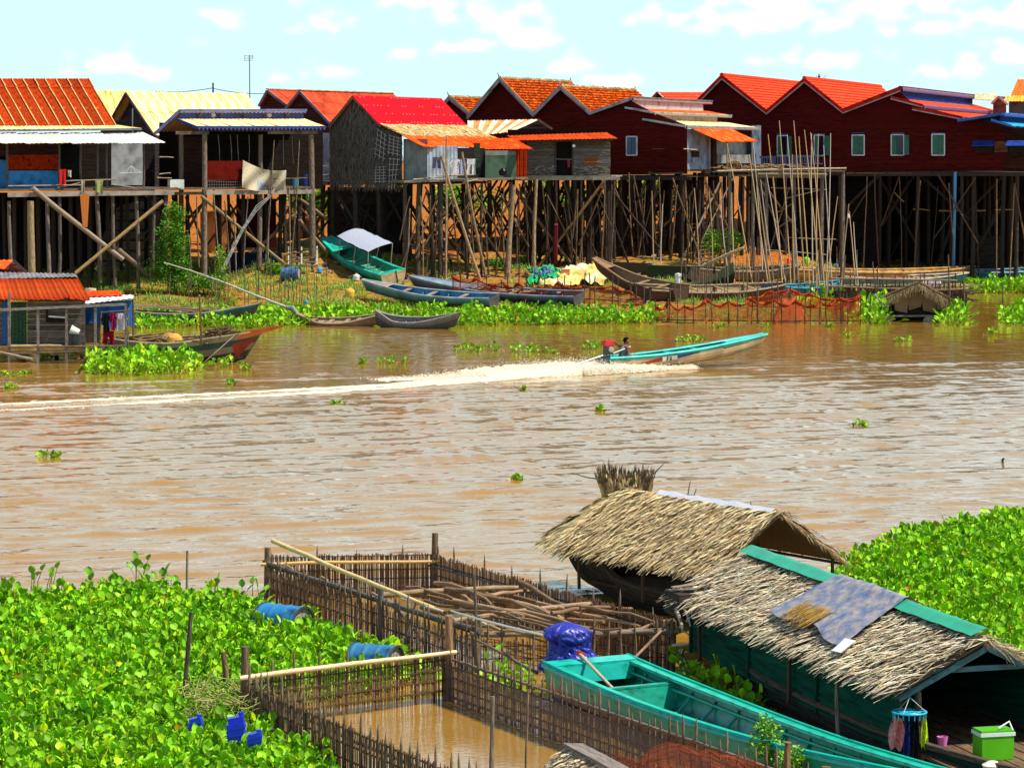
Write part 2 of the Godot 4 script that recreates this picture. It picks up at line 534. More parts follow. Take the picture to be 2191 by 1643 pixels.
func build_setting() -> void:
	pens = [
		PackedVector2Array([Vector2(-4.03,-45.6),Vector2(-1.29,-45.9),Vector2(2.25,-39.2),Vector2(-0.49,-39.0)]),
		PackedVector2Array([Vector2(-3.4,-35.1),Vector2(-0.86,-36.9),Vector2(3.3,-29.2),Vector2(0.76,-27.4)])]
	for q in [[1320,788],[1060,811],[820,827],[560,841],[280,855],[0,868],[-400,887],[-900,911]]:
		wake.append(water_at(q[0],q[1]))
	# water: one rippled sheet, finer where the river is near
	var xs := PackedFloat32Array()
	var zs := PackedFloat32Array()
	for x in [-900.0,-400.0,-200.0,-100.0,-60.0,-45.0]:
		xs.push_back(x)
	var x := -34.0
	while x < 34.0:
		xs.push_back(x)
		x += 0.15 if absf(x + 0.05) < 9.5 else (0.3 if absf(x) < 20.0 else 0.8)
	for q in [45.0,60.0,100.0,200.0,400.0,900.0]:
		xs.push_back(q)
	for q in [60.0,20.0,0.0,-12.0,-20.0,-26.0]:
		zs.push_back(q)
	var z := -28.0
	while z > -165.0:
		zs.push_back(z)
		z -= 0.11 if z > -62.0 else (0.2 if z > -100.0 else 0.45)
	for q in [-170.0,-200.0,-300.0]:
		zs.push_back(q)
	var nx := xs.size()
	var nz := zs.size()
	var hs := PackedFloat32Array()
	hs.resize(nx*nz)
	for i in nz:
		for j in nx:
			hs[i*nx + j] = wave(xs[j],zs[i])
	var v := PackedVector3Array()
	var n := PackedVector3Array()
	var c := PackedColorArray()
	var t := PackedVector2Array()
	v.resize(nx*nz); n.resize(nx*nz); c.resize(nx*nz); t.resize(nx*nz)
	var mud := Color(0.31,0.162,0.021)
	for i in nz:
		for j in nx:
			var k := i*nx + j
			v[k] = Vector3(xs[j],hs[k],zs[i])
			var ja := maxi(j - 1,0)
			var jb := mini(j + 1,nx - 1)
			var ia := maxi(i - 1,0)
			var ib := mini(i + 1,nz - 1)
			n[k] = Vector3(-(hs[i*nx + jb] - hs[i*nx + ja])/(xs[jb] - xs[ja]),1.0,-(hs[ib*nx + j] - hs[ia*nx + j])/(zs[ib] - zs[ia])).normalized()
			c[k] = mud
			t[k] = Vector2(xs[j],zs[i])
	var idx := PackedInt32Array()
	idx.resize((nx - 1)*(nz - 1)*6)
	var at_ := 0
	for i in nz - 1:
		for j in nx - 1:
			var a := i*nx + j
			for q in [a,a + nx,a + 1,a + 1,a + nx,a + nx + 1]:
				idx[at_] = q
				at_ += 1
	var arr := []
	arr.resize(Mesh.ARRAY_MAX)
	arr[Mesh.ARRAY_VERTEX] = v; arr[Mesh.ARRAY_NORMAL] = n; arr[Mesh.ARRAY_COLOR] = c; arr[Mesh.ARRAY_TEX_UV] = t; arr[Mesh.ARRAY_INDEX] = idx
	var am := ArrayMesh.new()
	am.add_surface_from_arrays(Mesh.PRIMITIVE_TRIANGLES,arr)
	var river := MeshInstance3D.new()
	river.name = "river"
	river.mesh = am
	river.material_override = M.water
	river.set_meta("kind","structure")
	add_child(river)
	# the far bank, from under the water's edge up to the plain behind
	var s := Shape.new()
	var gx := []
	x = -46.0
	while x <= 62.0:
		gx.append(x)
		x += 0.6
	gx = [-900.0,-300.0,-120.0,-70.0] + gx + [90.0,150.0,350.0,900.0]
	var rows := []
	var cols := []
	var gz := []
	z = -112.0
	while z > -190.0:
		gz.append(z)
		z -= 0.6 if z > -165.0 else 2.0
	gz += [-210.0,-260.0,-400.0,-900.0,-2200.0]
	for q in gz:
		var row := []
		var cl := []
		for p in gx:
			var h := ground(p,q) if q > -191.0 else 4.2
			row.append(Vector3(p,minf(h,4.4),q))
			var wet := smoothstep(1.0,-0.2,h)
			var g := smoothstep(-0.1,0.35,soft.get_noise_2d(p*0.18,q*0.18))
			var deep := smoothstep(143.0,150.0,-q)
			cl.append(Color(0.47,0.33,0.18).lerp(Color(0.55,0.25,0.09),deep).lerp(Color(0.4,0.4,0.14),g*(0.8 - 0.5*deep)).lerp(Color(0.3,0.17,0.07),wet*0.6))
		rows.append(row)
		cols.append(cl)
	s.sheet(rows,cols)
	structure("river_bank",s,M.soil)

# ---------------------------------------------------------------- the stilt houses

# a roof plane: ridge from r0 to r1, eave from e0 to e1; ridges and troughs run down the slope
func corrugated(s: Shape,r0: Vector3,r1: Vector3,e0: Vector3,e1: Vector3,pitch: float,depth: float,col: Color,jitter := 0.06,band := 0.8) -> void:
	var w := r0.distance_to(r1)
	var nn := (r1 - r0).cross(e0 - r0).normalized()
	if nn.y < 0.0:
		nn = -nn
	var m := maxi(4,int(w/pitch*4.0))
	var top := []
	var low := []
	var cl := []
	var k0 := shade(col,jitter)
	var last := 0
	for j in m + 1:
		var k := j/float(m)
		var o := nn*(depth*sin(j*PI/2.0) + depth*0.3*bumps.get_noise_1d(j*0.31))
		top.append(r0.lerp(r1,k) + o)
		low.append(e0.lerp(e1,k) + o + (e0 - r0).normalized()*rf(-0.02,0.02))
		if int(k*w/band) != last:
			last = int(k*w/band)
			k0 = shade(col,jitter)
		cl.append(k0)
	var mid := []
	for j in m + 1:
		mid.append((top[j] as Vector3).lerp(low[j],0.5) - nn*0.015)
	s.sheet([top,mid,low],[cl,cl,cl])
	# thickness: an underside
	var a := []
	var b := []
	for j in m + 1:
		a.append(top[j] - nn*0.03)
		b.append(low[j] - nn*0.03)
	var dk := Color(col.r*0.8,col.g*0.8,col.b*0.8)
	s.sheet([b,a],[dk,dk])

# a tiled roof plane: courses lap like steps, each course cut into tiles that sit a little unevenly
func tiled(s: Shape,r0: Vector3,r1: Vector3,e0: Vector3,e1: Vector3,course: float,across: float,col: Color,jitter: float) -> void:
	var sl := r0.distance_to(e0)
	var w := r0.distance_to(r1)
	var nr := int(sl/course)
	var nc := int(w/across)
	var nn := (r1 - r0).cross(e0 - r0).normalized()
	if nn.y < 0.0:
		nn = -nn
	for i in nr:
		var ka := i/float(nr)
		var kb := (i + 1.0)/nr
		for j in nc:
			var ja := j/float(nc)
			var jb := (j + 1.0)/nc
			var jm := (ja + jb)*0.5
			var up := nn*rf(0.0,0.012)
			var hi := nn*0.055 + up
			var a := r0.lerp(r1,ja).lerp(e0.lerp(e1,ja),ka) + up
			var b := r0.lerp(r1,jb).lerp(e0.lerp(e1,jb),ka) + up
			var am := r0.lerp(r1,jm).lerp(e0.lerp(e1,jm),ka) + up + nn*0.03
			var d := r0.lerp(r1,jb).lerp(e0.lerp(e1,jb),kb) + hi
			var e := r0.lerp(r1,ja).lerp(e0.lerp(e1,ja),kb) + hi
			var em := r0.lerp(r1,jm).lerp(e0.lerp(e1,jm),kb) + hi + nn*0.035
			var k := shade(col,jitter)
			s.quad(a,am,em,e,k)
			s.quad(am,b,d,em,k)
			s.quad(e,em,em - nn*0.08,e - nn*0.06,k)
			s.quad(em,d,d - nn*0.06,em - nn*0.08,k)

# lapped boards over a convex facade outline given in pixels of the facade's plane
func siding(s: Shape,f: Front,outline: Array,w: float,step: float,col: Color,jitter := 0.1,back := 0.08) -> void:
	var q := []
	var lo := 1e9
	var hi := -1e9
	for p in outline:
		var a: Vector2 = p if p is Vector2 else f.uh(p[0],p[1],w)
		q.append(a)
		lo = minf(lo,a.y); hi = maxf(hi,a.y)
	var h := lo
	while h < hi - 0.01:
		var h2 := minf(h + step,hi)
		var a := span(q,h + 0.001)
		var b := span(q,h2 - 0.001)
		var k := shade(col,jitter)
		var P := [f.p(a.x,h,w - 0.03),f.p(a.y,h,w - 0.03),f.p(b.y,h2,w),f.p(b.x,h2,w)]
		s.quad(P[0],P[1],P[2],P[3],k)
		s.quad(f.p(a.x,h,w),f.p(a.y,h,w),P[1],P[0],k)
		h = h2
	for i in q.size():
		var a: Vector2 = q[i]
		var b: Vector2 = q[(i + 1) % q.size()]
		s.quad(f.p(a.x,a.y,w),f.p(b.x,b.y,w),f.p(b.x,b.y,w + back),f.p(a.x,a.y,w + back),col)
	var m: Vector2 = q[0]
	for i in range(1,q.size() - 1):
		s.tri(f.p(m.x,m.y,w + back),f.p(q[i].x,q[i].y,w + back),f.p(q[i + 1].x,q[i + 1].y,w + back),col)

func span(q: Array,h: float) -> Vector2:
	var lo := 1e9
	var hi := -1e9
	for i in q.size():
		var a: Vector2 = q[i]
		var b: Vector2 = q[(i + 1) % q.size()]
		if (a.y - h)*(b.y - h) <= 0.0 and absf(a.y - b.y) > 1e-6:
			var u := lerpf(a.x,b.x,(h - a.y)/(b.y - a.y))
			lo = minf(lo,u); hi = maxf(hi,u)
	return Vector2(lo,hi) if lo < 1e8 else Vector2(q[0].x,q[0].x)

# a flat panel of the facade between two pixel corners
func panel(s: Shape,f: Front,x0: float,y0: float,x1: float,y1: float,w: float,th: float,col: Color) -> void:
	var a := f.px(x0,y0,w)
	var b := f.px(x1,y0,w)
	var c := f.px(x1,y1,w)
	var d := f.px(x0,y1,w)
	s.slab(a,b,c,d,th,col)

func panel_part(called: String,parent: Node,f: Front,x0: float,y0: float,x1: float,y1: float,w: float,th: float,col: Color,m: Material) -> MeshInstance3D:
	var s := Shape.new()
	panel(s,f,x0,y0,x1,y1,w,th,col)
	return obj(called,s,m,parent)

# wall of upright corrugated sheets
func sheet_wall(called: String,parent: Node,f: Front,x0: float,y0: float,x1: float,y1: float,w: float,col: Color,m: Material,pitch := 0.18) -> MeshInstance3D:
	var s := Shape.new()
	var a := f.px(x0,y0,w)
	var b := f.px(x1,y0,w)
	var c := f.px(x1,y1,w)
	var d := f.px(x0,y1,w)
	var k := maxi(6,int(a.distance_to(b)/pitch*4.0))
	var top := []
	var low := []
	var cl := []
	for j in k + 1:
		var o := f.ez*0.02*sin(j*PI/2.0)
		top.append(a.lerp(b,j/float(k)) + o)
		low.append(d.lerp(c,j/float(k)) + o)
		cl.append(shade(col,0.04))
	s.sheet([top,low],[cl,cl])
	s.quad(top[0] + f.ez*0.05,top[-1] + f.ez*0.05,low[-1] + f.ez*0.05,low[0] + f.ez*0.05,col)
	return obj(called,s,m,parent)

# a row of little points hanging under an eave
func scallops(parent: Node,a: Vector3,b: Vector3,drop: float,wide: float,col: Color,out: Vector3) -> void:
	var s := Shape.new()
	var m := int(a.distance_to(b)/wide)
	for j in m:
		var p := a.lerp(b,j/float(m))
		var q := a.lerp(b,(j + 1.0)/m)
		var mid := (p + q)/2 - Vector3.UP*drop
		for o in [Vector3.ZERO,out*0.03]:
			s.tri(p + o,q + o,mid + o,col)
		s.quad(p,mid,mid + out*0.03,p + out*0.03,col)
		s.quad(q,mid,mid + out*0.03,q + out*0.03,col)
	s.beam(a + Vector3.UP*0.03 + out*0.015,b + Vector3.UP*0.03 + out*0.015,0.04,0.07,col)
	obj("scalloped_fascia",s,M.wall,parent)

# house posts: pixel columns of the front row, then the same row repeated deeper in
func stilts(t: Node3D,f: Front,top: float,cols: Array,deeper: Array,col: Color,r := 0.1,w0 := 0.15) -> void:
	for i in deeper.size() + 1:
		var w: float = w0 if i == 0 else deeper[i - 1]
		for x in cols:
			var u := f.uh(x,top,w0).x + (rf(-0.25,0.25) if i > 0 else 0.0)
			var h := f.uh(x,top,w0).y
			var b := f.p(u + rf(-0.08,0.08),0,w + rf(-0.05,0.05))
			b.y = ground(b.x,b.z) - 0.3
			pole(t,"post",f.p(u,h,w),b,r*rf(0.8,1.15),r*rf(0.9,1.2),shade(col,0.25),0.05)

func brace(t: Node3D,f: Front,x0: float,y0: float,x1: float,y1: float,w: float,col: Color,r := 0.07) -> void:
	pole(t,"brace",f.px(x0,y0,w),f.px(x1,y1,w),r,r*0.9,shade(col,0.15),0.03)

# thin crooked poles under the front of a house, each with a slanting strut now and then
func thin_poles(t: Node3D,f: Front,x0: float,x1: float,y: float,w: float,count: int) -> void:
	for i in count:
		var x := lerpf(x0,x1,(i + rf(0.1,0.9))/count)
		var a := f.px(x,y + rf(-4,60),w + rf(-0.5,0.5))
		var b := a + f.ex*rf(-0.5,0.5)
		b.y = ground(b.x,b.z) - 0.2
		pole(t,"thin_pole",a,b,rf(0.025,0.045),rf(0.03,0.055),shade(Color(0.1,0.07,0.05).lerp(Color(0.36,0.22,0.12),pow(rng.randf(),1.6)),0.3),0.09,null,5)
		if i % 2 == 0:
			brace(t,f,x,y + rf(0,40),x + rf(-95,95),y + rf(110,190),w + rf(-0.3,0.6),Color(0.2,0.12,0.07),rf(0.03,0.06))

# many crossed braces among the deeper posts
func brace_web(t: Node3D,f: Front,x0: float,x1: float,y0: float,y1: float,ws: Array,count: int,col: Color) -> void:
	for w in ws:
		for i in count:
			var x := lerpf(x0,x1,(i + rf(0.2,0.8))/count)
			var dx := rf(50,110)*(1.0 if rng.randf() < 0.5 else -1.0)
			brace(t,f,x,y0 + rf(0,30),x + dx,y1 + rf(-40,20),w,col,rf(0.04,0.075))

func window(t: Node3D,f: Front,x0: float,y0: float,x1: float,y1: float,w: float,frame: Color,leaf: Array,open := 0.0) -> void:
	var s := Shape.new()
	panel(s,f,x0,y0,x1,y1,w - 0.05,0.03,Color(0.008,0.01,0.03))
	var win := obj("window",s,M.glass,t)
	s = Shape.new()
	for e in [[x0,y0,x1,y0],[x0,y1,x1,y1],[x0,y0,x0,y1],[x1,y0,x1,y1]]:
		s.beam(f.px(e[0],e[1],w - 0.08),f.px(e[2],e[3],w - 0.08),0.06,0.055,frame,f.ez)
	obj("frame",s,M.wall,win)
	var mid := (x0 + x1)/2
	var k := 0
	for e in [[x0 + 1,mid - 0.4],[mid + 0.4,x1 - 1]]:
		s = Shape.new()
		var col: Color = leaf[k % leaf.size()]
		if k == 1 and open > 0.0:
			# the right leaf is swung out over the wall
			panel(s,f,x1 + 0.5,y0 + 1,x1 + open,y1 - 1,w - 0.12,0.03,col)
			for i in 3:
				panel(s,f,x1 + 2,y0 + 3 + i*13,x1 + open - 1.5,y0 + 12 + i*13,w - 0.14,0.02,col)
		else:
			var xa: float = e[0]
			var xb: float = e[1] - (2.0 if open > 0.0 else 0.0)
			panel(s,f,xa,y0 + 1,xb,y1 - 1,w - 0.075,0.03,col)
			for i in 3:
				panel(s,f,xa + 1.2,y0 + 3 + i*13,xb - 1.2,minf(y0 + 12 + i*13,y1 - 2),w - 0.095,0.02,col)
		obj("shutter",s,M.paint,win)
		k += 1

func rake(t: Node3D,a: Vector3,b: Vector3,col: Color,wide := 0.16,called := "bargeboard") -> void:
	var s := Shape.new()
	s.beam(a,b,0.06,wide,col)
	obj(called,s,M.wall,t)

# floor between two front pixels, going back; joists show at the edge
func floor_deck(t: Node3D,f: Front,x0: float,x1: float,y: float,w0: float,w1: float,col: Color,called := "floor") -> void:
	var a := f.px(x0,y,w0)
	var b := f.px(x1,y,w0)
	var hh := a.y
	var ua := f.uh(x0,y,w0).x
	var ub := f.uh(x1,y,w0).x
	var s := Shape.new()
	s.slab(f.p(ua,hh,w0),f.p(ub,hh,w0),f.p(ub,hh,w1),f.p(ua,hh,w1),0.06,col)
	obj(called,s,M.plank,t)
	s = Shape.new()
	s.beam(f.p(ua - 0.2,hh - 0.12,w0 + 0.05),f.p(ub + 0.2,hh - 0.1,w0 + 0.05),0.1,0.16,Color(col.r*1.1,col.g*1.1,col.b*1.1))
	obj("floor_beam",s,M.wood,t)

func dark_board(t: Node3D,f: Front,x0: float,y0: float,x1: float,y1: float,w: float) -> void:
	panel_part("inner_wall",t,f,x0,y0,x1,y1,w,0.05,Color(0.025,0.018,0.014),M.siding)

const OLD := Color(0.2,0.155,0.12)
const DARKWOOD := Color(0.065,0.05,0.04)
const TAN := Color(0.42,0.27,0.13)
const MAROON := Color(0.1,0.01,0.008)

func build_houses() -> void:
	red_row()
	lichen_row()
	behind_houses()
	grey_annex()
	plank_shed()
	thatched_house()
	left_houses()

# two ridges of bright red tiles over one maroon wall, with stepped roofs to their right
func red_row() -> void:
	var f := front(1640,161,20)
	var red := Color(0.9,0.085,0.03)
	var trim := Color(0.5,0.02,0.015)
	var specs := [
		["maroon stilt house with bright red tiled gable, left one of the red tiled pair",[[1500,365],[1500,212],[1545,166],[1640,238],[1640,365]],[1545,162],[1642,238],[1495,213],20.4],
		["maroon stilt house with bright red tiled gable, right one of the red tiled pair",[[1638,365],[1638,238],[1722,173],[1805,235],[1805,365]],[1722,169],[1806,236],[1640,238],19.5]]
	var first := true
	for q in specs:
		var t := thing("stilt_house",q[0],"house",f.px(q[1][0][0],340,0)*Vector3(1,0,1),"maroon stilt houses")
		var s := Shape.new()
		siding(s,f,q[1],0.0 if first else 0.015,0.22,MAROON,0.12)
		obj("wall",s,M.siding,t)
		var L: float = q[5]
		var ap := f.uh(q[2][0],q[2][1],-0.35)
		var er := f.uh(q[3][0],q[3][1],-0.35)
		var el := f.uh(q[4][0],q[4][1],-0.35)
		s = Shape.new()
		tiled(s,f.p(ap.x,ap.y,-0.35),f.p(ap.x,ap.y,L),f.p(er.x,er.y,-0.35),f.p(er.x,er.y,L),0.27,0.3,red,0.16)
		tiled(s,f.p(ap.x,ap.y,-0.35),f.p(ap.x,ap.y,L),f.p(el.x,el.y,-0.35),f.p(el.x,el.y,L),0.27,0.3,red,0.16)
		obj("roof",s,M.tile,t,"stuff")
		s = Shape.new()
		for i in 36:
			var w := lerpf(-0.4,L,i/36.0)
			stick(s,f.p(ap.x,ap.y + 0.06,w),f.p(ap.x,ap.y + 0.05,w + L/35.0),0.13,0.11,shade(red,0.1),0.0)
		obj("ridge_cap",s,M.tile,t)
		for e in [er,el]:
			rake(t,f.p(ap.x,ap.y - 0.02,-0.42),f.p(e.x,e.y - 0.02,-0.42),trim,0.17)
			rake(t,f.p(ap.x,ap.y - 0.17,-0.4),f.p(e.x,e.y - 0.17,-0.4),Color(0.45,0.38,0.42),0.06,"soffit_trim")
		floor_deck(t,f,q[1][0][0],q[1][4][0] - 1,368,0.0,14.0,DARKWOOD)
		var green := Color(0.012,0.15,0.085)
		var white := Color(0.7,0.72,0.75)
		if first:
			# nothing of its own wall shows but the gable; its floor and posts stand behind the platform
			stilts(t,f,372,[1530,1585,1632],[4.0,8.0,12.0],DARKWOOD)
		else:
			window(t,f,1664,290,1686,333,0.0,white,[green],9.0)
			window(t,f,1743,289,1764,333,0.0,white,[green],12.0)
			for x in [[1662,1688],[1741,1767]]:
				panel_part("lintel",t,f,x[0],285,x[1],288,-0.05,0.05,Color(0.01,0.03,0.18),M.paint)
			stilts(t,f,372,[1660,1720,1798],[4.0,8.0,12.0],DARKWOOD)
			brace(t,f,1885,372,1800,455,0.1,DARKWOOD,0.1)
			panel_part("added_dark_front",t,f,1612,374,1806,596,1.2,0.05,Color(0.02,0.017,0.015),M.siding)  # near-black sheet added so the space below looks deeply shaded
		first = false
	# the third bay with low stepped red roofs
	var t := thing("stilt_house","maroon stilt house with green shutters under low stepped red roofs","house",f.px(1900,340,0)*Vector3(1,0,1),"maroon stilt houses")
	var s := Shape.new()
	siding(s,f,[[1803,366],[1803,237],[1922,192],[1960,226],[2110,260],[2150,272],[2152,366]],0.03,0.22,MAROON,0.12)
	obj("wall",s,M.siding,t)
	s = Shape.new()
	siding(s,f,[[2151,366],[2151,272],[2240,275],[2240,368]],0.01,0.22,Color(0.06,0.018,0.012),0.12)
	obj("wall",s,M.siding,t)
	var L := 24.0
	var a := f.uh(1806,235,-0.4)
	var b := f.uh(1928,188,-0.4)
	s = Shape.new()
	tiled(s,f.p(b.x,b.y,-0.4),f.p(b.x,b.y,L),f.p(a.x,a.y,-0.4),f.p(a.x,a.y,L),0.27,0.3,red,0.12)
	obj("roof",s,M.tile,t,"stuff")
	rake(t,f.p(a.x,a.y,-0.45),f.p(b.x,b.y,-0.45),trim,0.2)
	rake(t,f.p(a.x,a.y - 0.16,-0.43),f.p(b.x,b.y - 0.16,-0.43),Color(0.45,0.38,0.42),0.06,"soffit_trim")
	s = Shape.new()
	s.beam(f.p(b.x,b.y + 0.05,-0.5),f.p(b.x,b.y + 0.05,L - 1.0),0.2,0.12,Color(0.25,0.02,0.03))
	obj("ridge_cap",s,M.tile,t)
	scallops(t,f.p(b.x + 0.12,b.y - 0.03,-0.4),f.p(b.x + 0.12,b.y - 0.03,L - 1.0),0.16,0.17,Color(0.24,0.2,0.34),f.ex)
	s = Shape.new()
	s.slab(f.p(b.x - 0.1,b.y - 0.1,0.1),f.p(b.x - 0.1,b.y - 0.1,L - 2.5),f.p(b.x - 0.1,b.y - 0.95,L - 2.5),f.p(b.x - 0.1,b.y - 0.95,0.1),0.05,Color(0.015,0.09,0.36))
	obj("clerestory_wall",s,M.siding,t)
	for q in [[1907,207,1976,225,25.0],[1953,230,2060,251,25.0]]:
		var c := f.uh(q[0],q[1],-0.4)
		var d := f.uh(q[2],q[3],-0.4)
		s = Shape.new()
		corrugated(s,f.p(c.x,c.y,-0.4),f.p(c.x,c.y,q[4]),f.p(d.x,d.y,-0.4),f.p(d.x,d.y,q[4]),0.3,0.035,red,0.1,0.3)
		obj("lower_roof",s,M.tile,t)
		rake(t,f.p(c.x,c.y,-0.45),f.p(d.x,d.y,-0.45),trim,0.12)
		rake(t,f.p(c.x,c.y - 0.11,-0.43),f.p(d.x,d.y - 0.11,-0.43),Color(0.42,0.38,0.44),0.06,"soffit_trim")
		scallops(t,f.p(d.x + 0.05,d.y - 0.05,-0.4),f.p(d.x + 0.05,d.y - 0.05,q[4]),0.16,0.17,Color(0.17,0.14,0.3),f.ex)
		s = Shape.new()
		s.slab(f.p(d.x - 0.6,d.y + 0.15,0.1),f.p(d.x - 0.6,d.y + 0.15,q[4]),f.p(d.x - 0.6,d.y - 0.8,q[4]),f.p(d.x - 0.6,d.y - 0.8,0.1),0.05,Color(0.03,0.03,0.12))
		obj("clerestory_wall",s,M.siding,t)
	var green := Color(0.012,0.15,0.085)
	var white := Color(0.7,0.72,0.75)
	window(t,f,1824,289,1850,332,0.0,white,[green])
	window(t,f,1908,288,1935,332,0.0,white,[green],11.0)
	window(t,f,1995,287,2022,332,0.0,white,[green])
	for x in [[1823,1851],[1910,1936],[1994,2023]]:
		panel_part("lintel",t,f,x[0],283,x[1],286,-0.05,0.05,Color(0.01,0.02,0.14),M.paint)
	for x in [[2088,2127],[2160,2206]]:
		var win := panel_part("window",t,f,x[0],308,x[1],326,-0.04,0.04,Color(0.004,0.004,0.005),M.dark)
		s = Shape.new()
		var p := f.px(x[0] - 3,301,-0.06)
		var q := f.px(x[1] + 1,301,-0.06)
		s.slab(p,q,q + Vector3(0,-0.28,0) - f.ez*0.75 + f.ex*0.1,p + Vector3(0,-0.28,0) - f.ez*0.75,0.03,Color(0.012,0.06,0.33))
		obj("awning_shutter",s,M.paint,win)
	panel_part("board_panel",t,f,2129,302,2157,326,-0.05,0.04,Color(0.16,0.07,0.04),M.siding)
	floor_deck(t,f,1806,2240,369,0.0,15.0,DARKWOOD)
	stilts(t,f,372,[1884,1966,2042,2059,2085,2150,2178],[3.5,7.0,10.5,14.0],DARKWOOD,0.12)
	for q in [[1968,372,2075,470],[2150,372,2060,465],[1880,375,1960,520],[2075,560,2150,430],[1960,370,1890,480],[2010,560,2060,420]]:
		brace(t,f,q[0],q[1],q[2],q[3],0.2 + rf(0,2.0),DARKWOOD,0.09)
	brace_web(t,f,1820,2180,375,560,[4.0,8.0,12.0],5,DARKWOOD)
	pole(t,"drain_pipe",f.px(2045,368,-0.15),f.px(2041,570,-0.15),0.09,0.09,Color(0.08,0.3,0.6),0.01,M.plastic,8)
	thin_poles(t,f,1820,2185,372,-0.3,9)
	# tan planks of an inner walkway
	for q in [[1955,448,1990,450],[2010,451,2052,450],[2085,450,2110,450],[2130,449,2170,449],[1915,412,1935,432]]:
		brace(t,f,q[0],q[1],q[2],q[3],1.0,TAN,0.05)
	# dark sheets added at the back to deepen the shade under the floor
	s = Shape.new()
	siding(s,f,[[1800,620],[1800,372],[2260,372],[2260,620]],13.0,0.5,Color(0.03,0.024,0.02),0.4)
	obj("added_dark_back",s,M.siding,t)
	s = Shape.new()
	var g := f.p(f.uh(1800,372).x,0,0)
	s.slab(f.px(1806,372,0.6),f.px(1806,372,13),f.px(1806,600,13),f.px(1806,600,0.6),0.05,Color(0.03,0.024,0.02))
	panel(s,f,1806,376,1880,600,3.0,0.04,Color(0.03,0.024,0.02))
	panel(s,f,2080,505,2150,600,3.0,0.04,Color(0.05,0.04,0.035))
	obj("added_dark_side",s,M.siding,t)  # upright dark panels, likewise added to darken the space below
	# the blue roofed house at the frame's edge
	t = thing("stilt_house","low blue metal roof with scalloped edge joined to the maroon house","house",f.px(2150,340,-1.0)*Vector3(1,0,1),"maroon stilt houses")
	var c0 := f.uh(2050,258,-0.9)
	var c1 := f.uh(2146,243,-0.9)
	s = Shape.new()
	corrugated(s,f.p(c1.x,c1.y,-0.9),f.p(c1.x,c1.y,9),f.p(c0.x,c0.y,-0.9),f.p(c0.x,c0.y,9),0.25,0.03,Color(0.02,0.12,0.4))
	obj("roof",s,M.paint,t)
	rake(t,f.p(c0.x,c0.y,-0.95),f.p(c1.x,c1.y,-0.95),Color(0.05,0.15,0.5),0.14)
	scallops(t,f.p(c1.x + 0.1,c1.y,-0.9),f.p(c1.x + 0.1,c1.y,9),0.16,0.17,Color(0.06,0.17,0.5),f.ex)
	s = Shape.new()
	s.slab(f.p(c1.x - 0.3,c1.y,0),f.p(c1.x - 0.3,c1.y,9),f.p(c1.x - 0.3,c1.y - 0.6,9),f.p(c1.x - 0.3,c1.y - 0.6,0),0.05,Color(0.015,0.05,0.2))
	obj("clerestory_wall",s,M.siding,t)
	c0 = f.uh(2122,256,-0.9)
	c1 = f.uh(2166,269,-0.9)
	s = Shape.new()
	corrugated(s,f.p(c0.x,c0.y,-0.9),f.p(c0.x,c0.y,9),f.p(c1.x,c1.y,-0.9),f.p(c1.x,c1.y,9),0.25,0.03,Color(0.03,0.42,0.78))
	obj("lower_roof",s,M.paint,t)
	rake(t,f.p(c0.x,c0.y,-0.95),f.p(c1.x,c1.y,-0.95),Color(0.05,0.2,0.6),0.12)

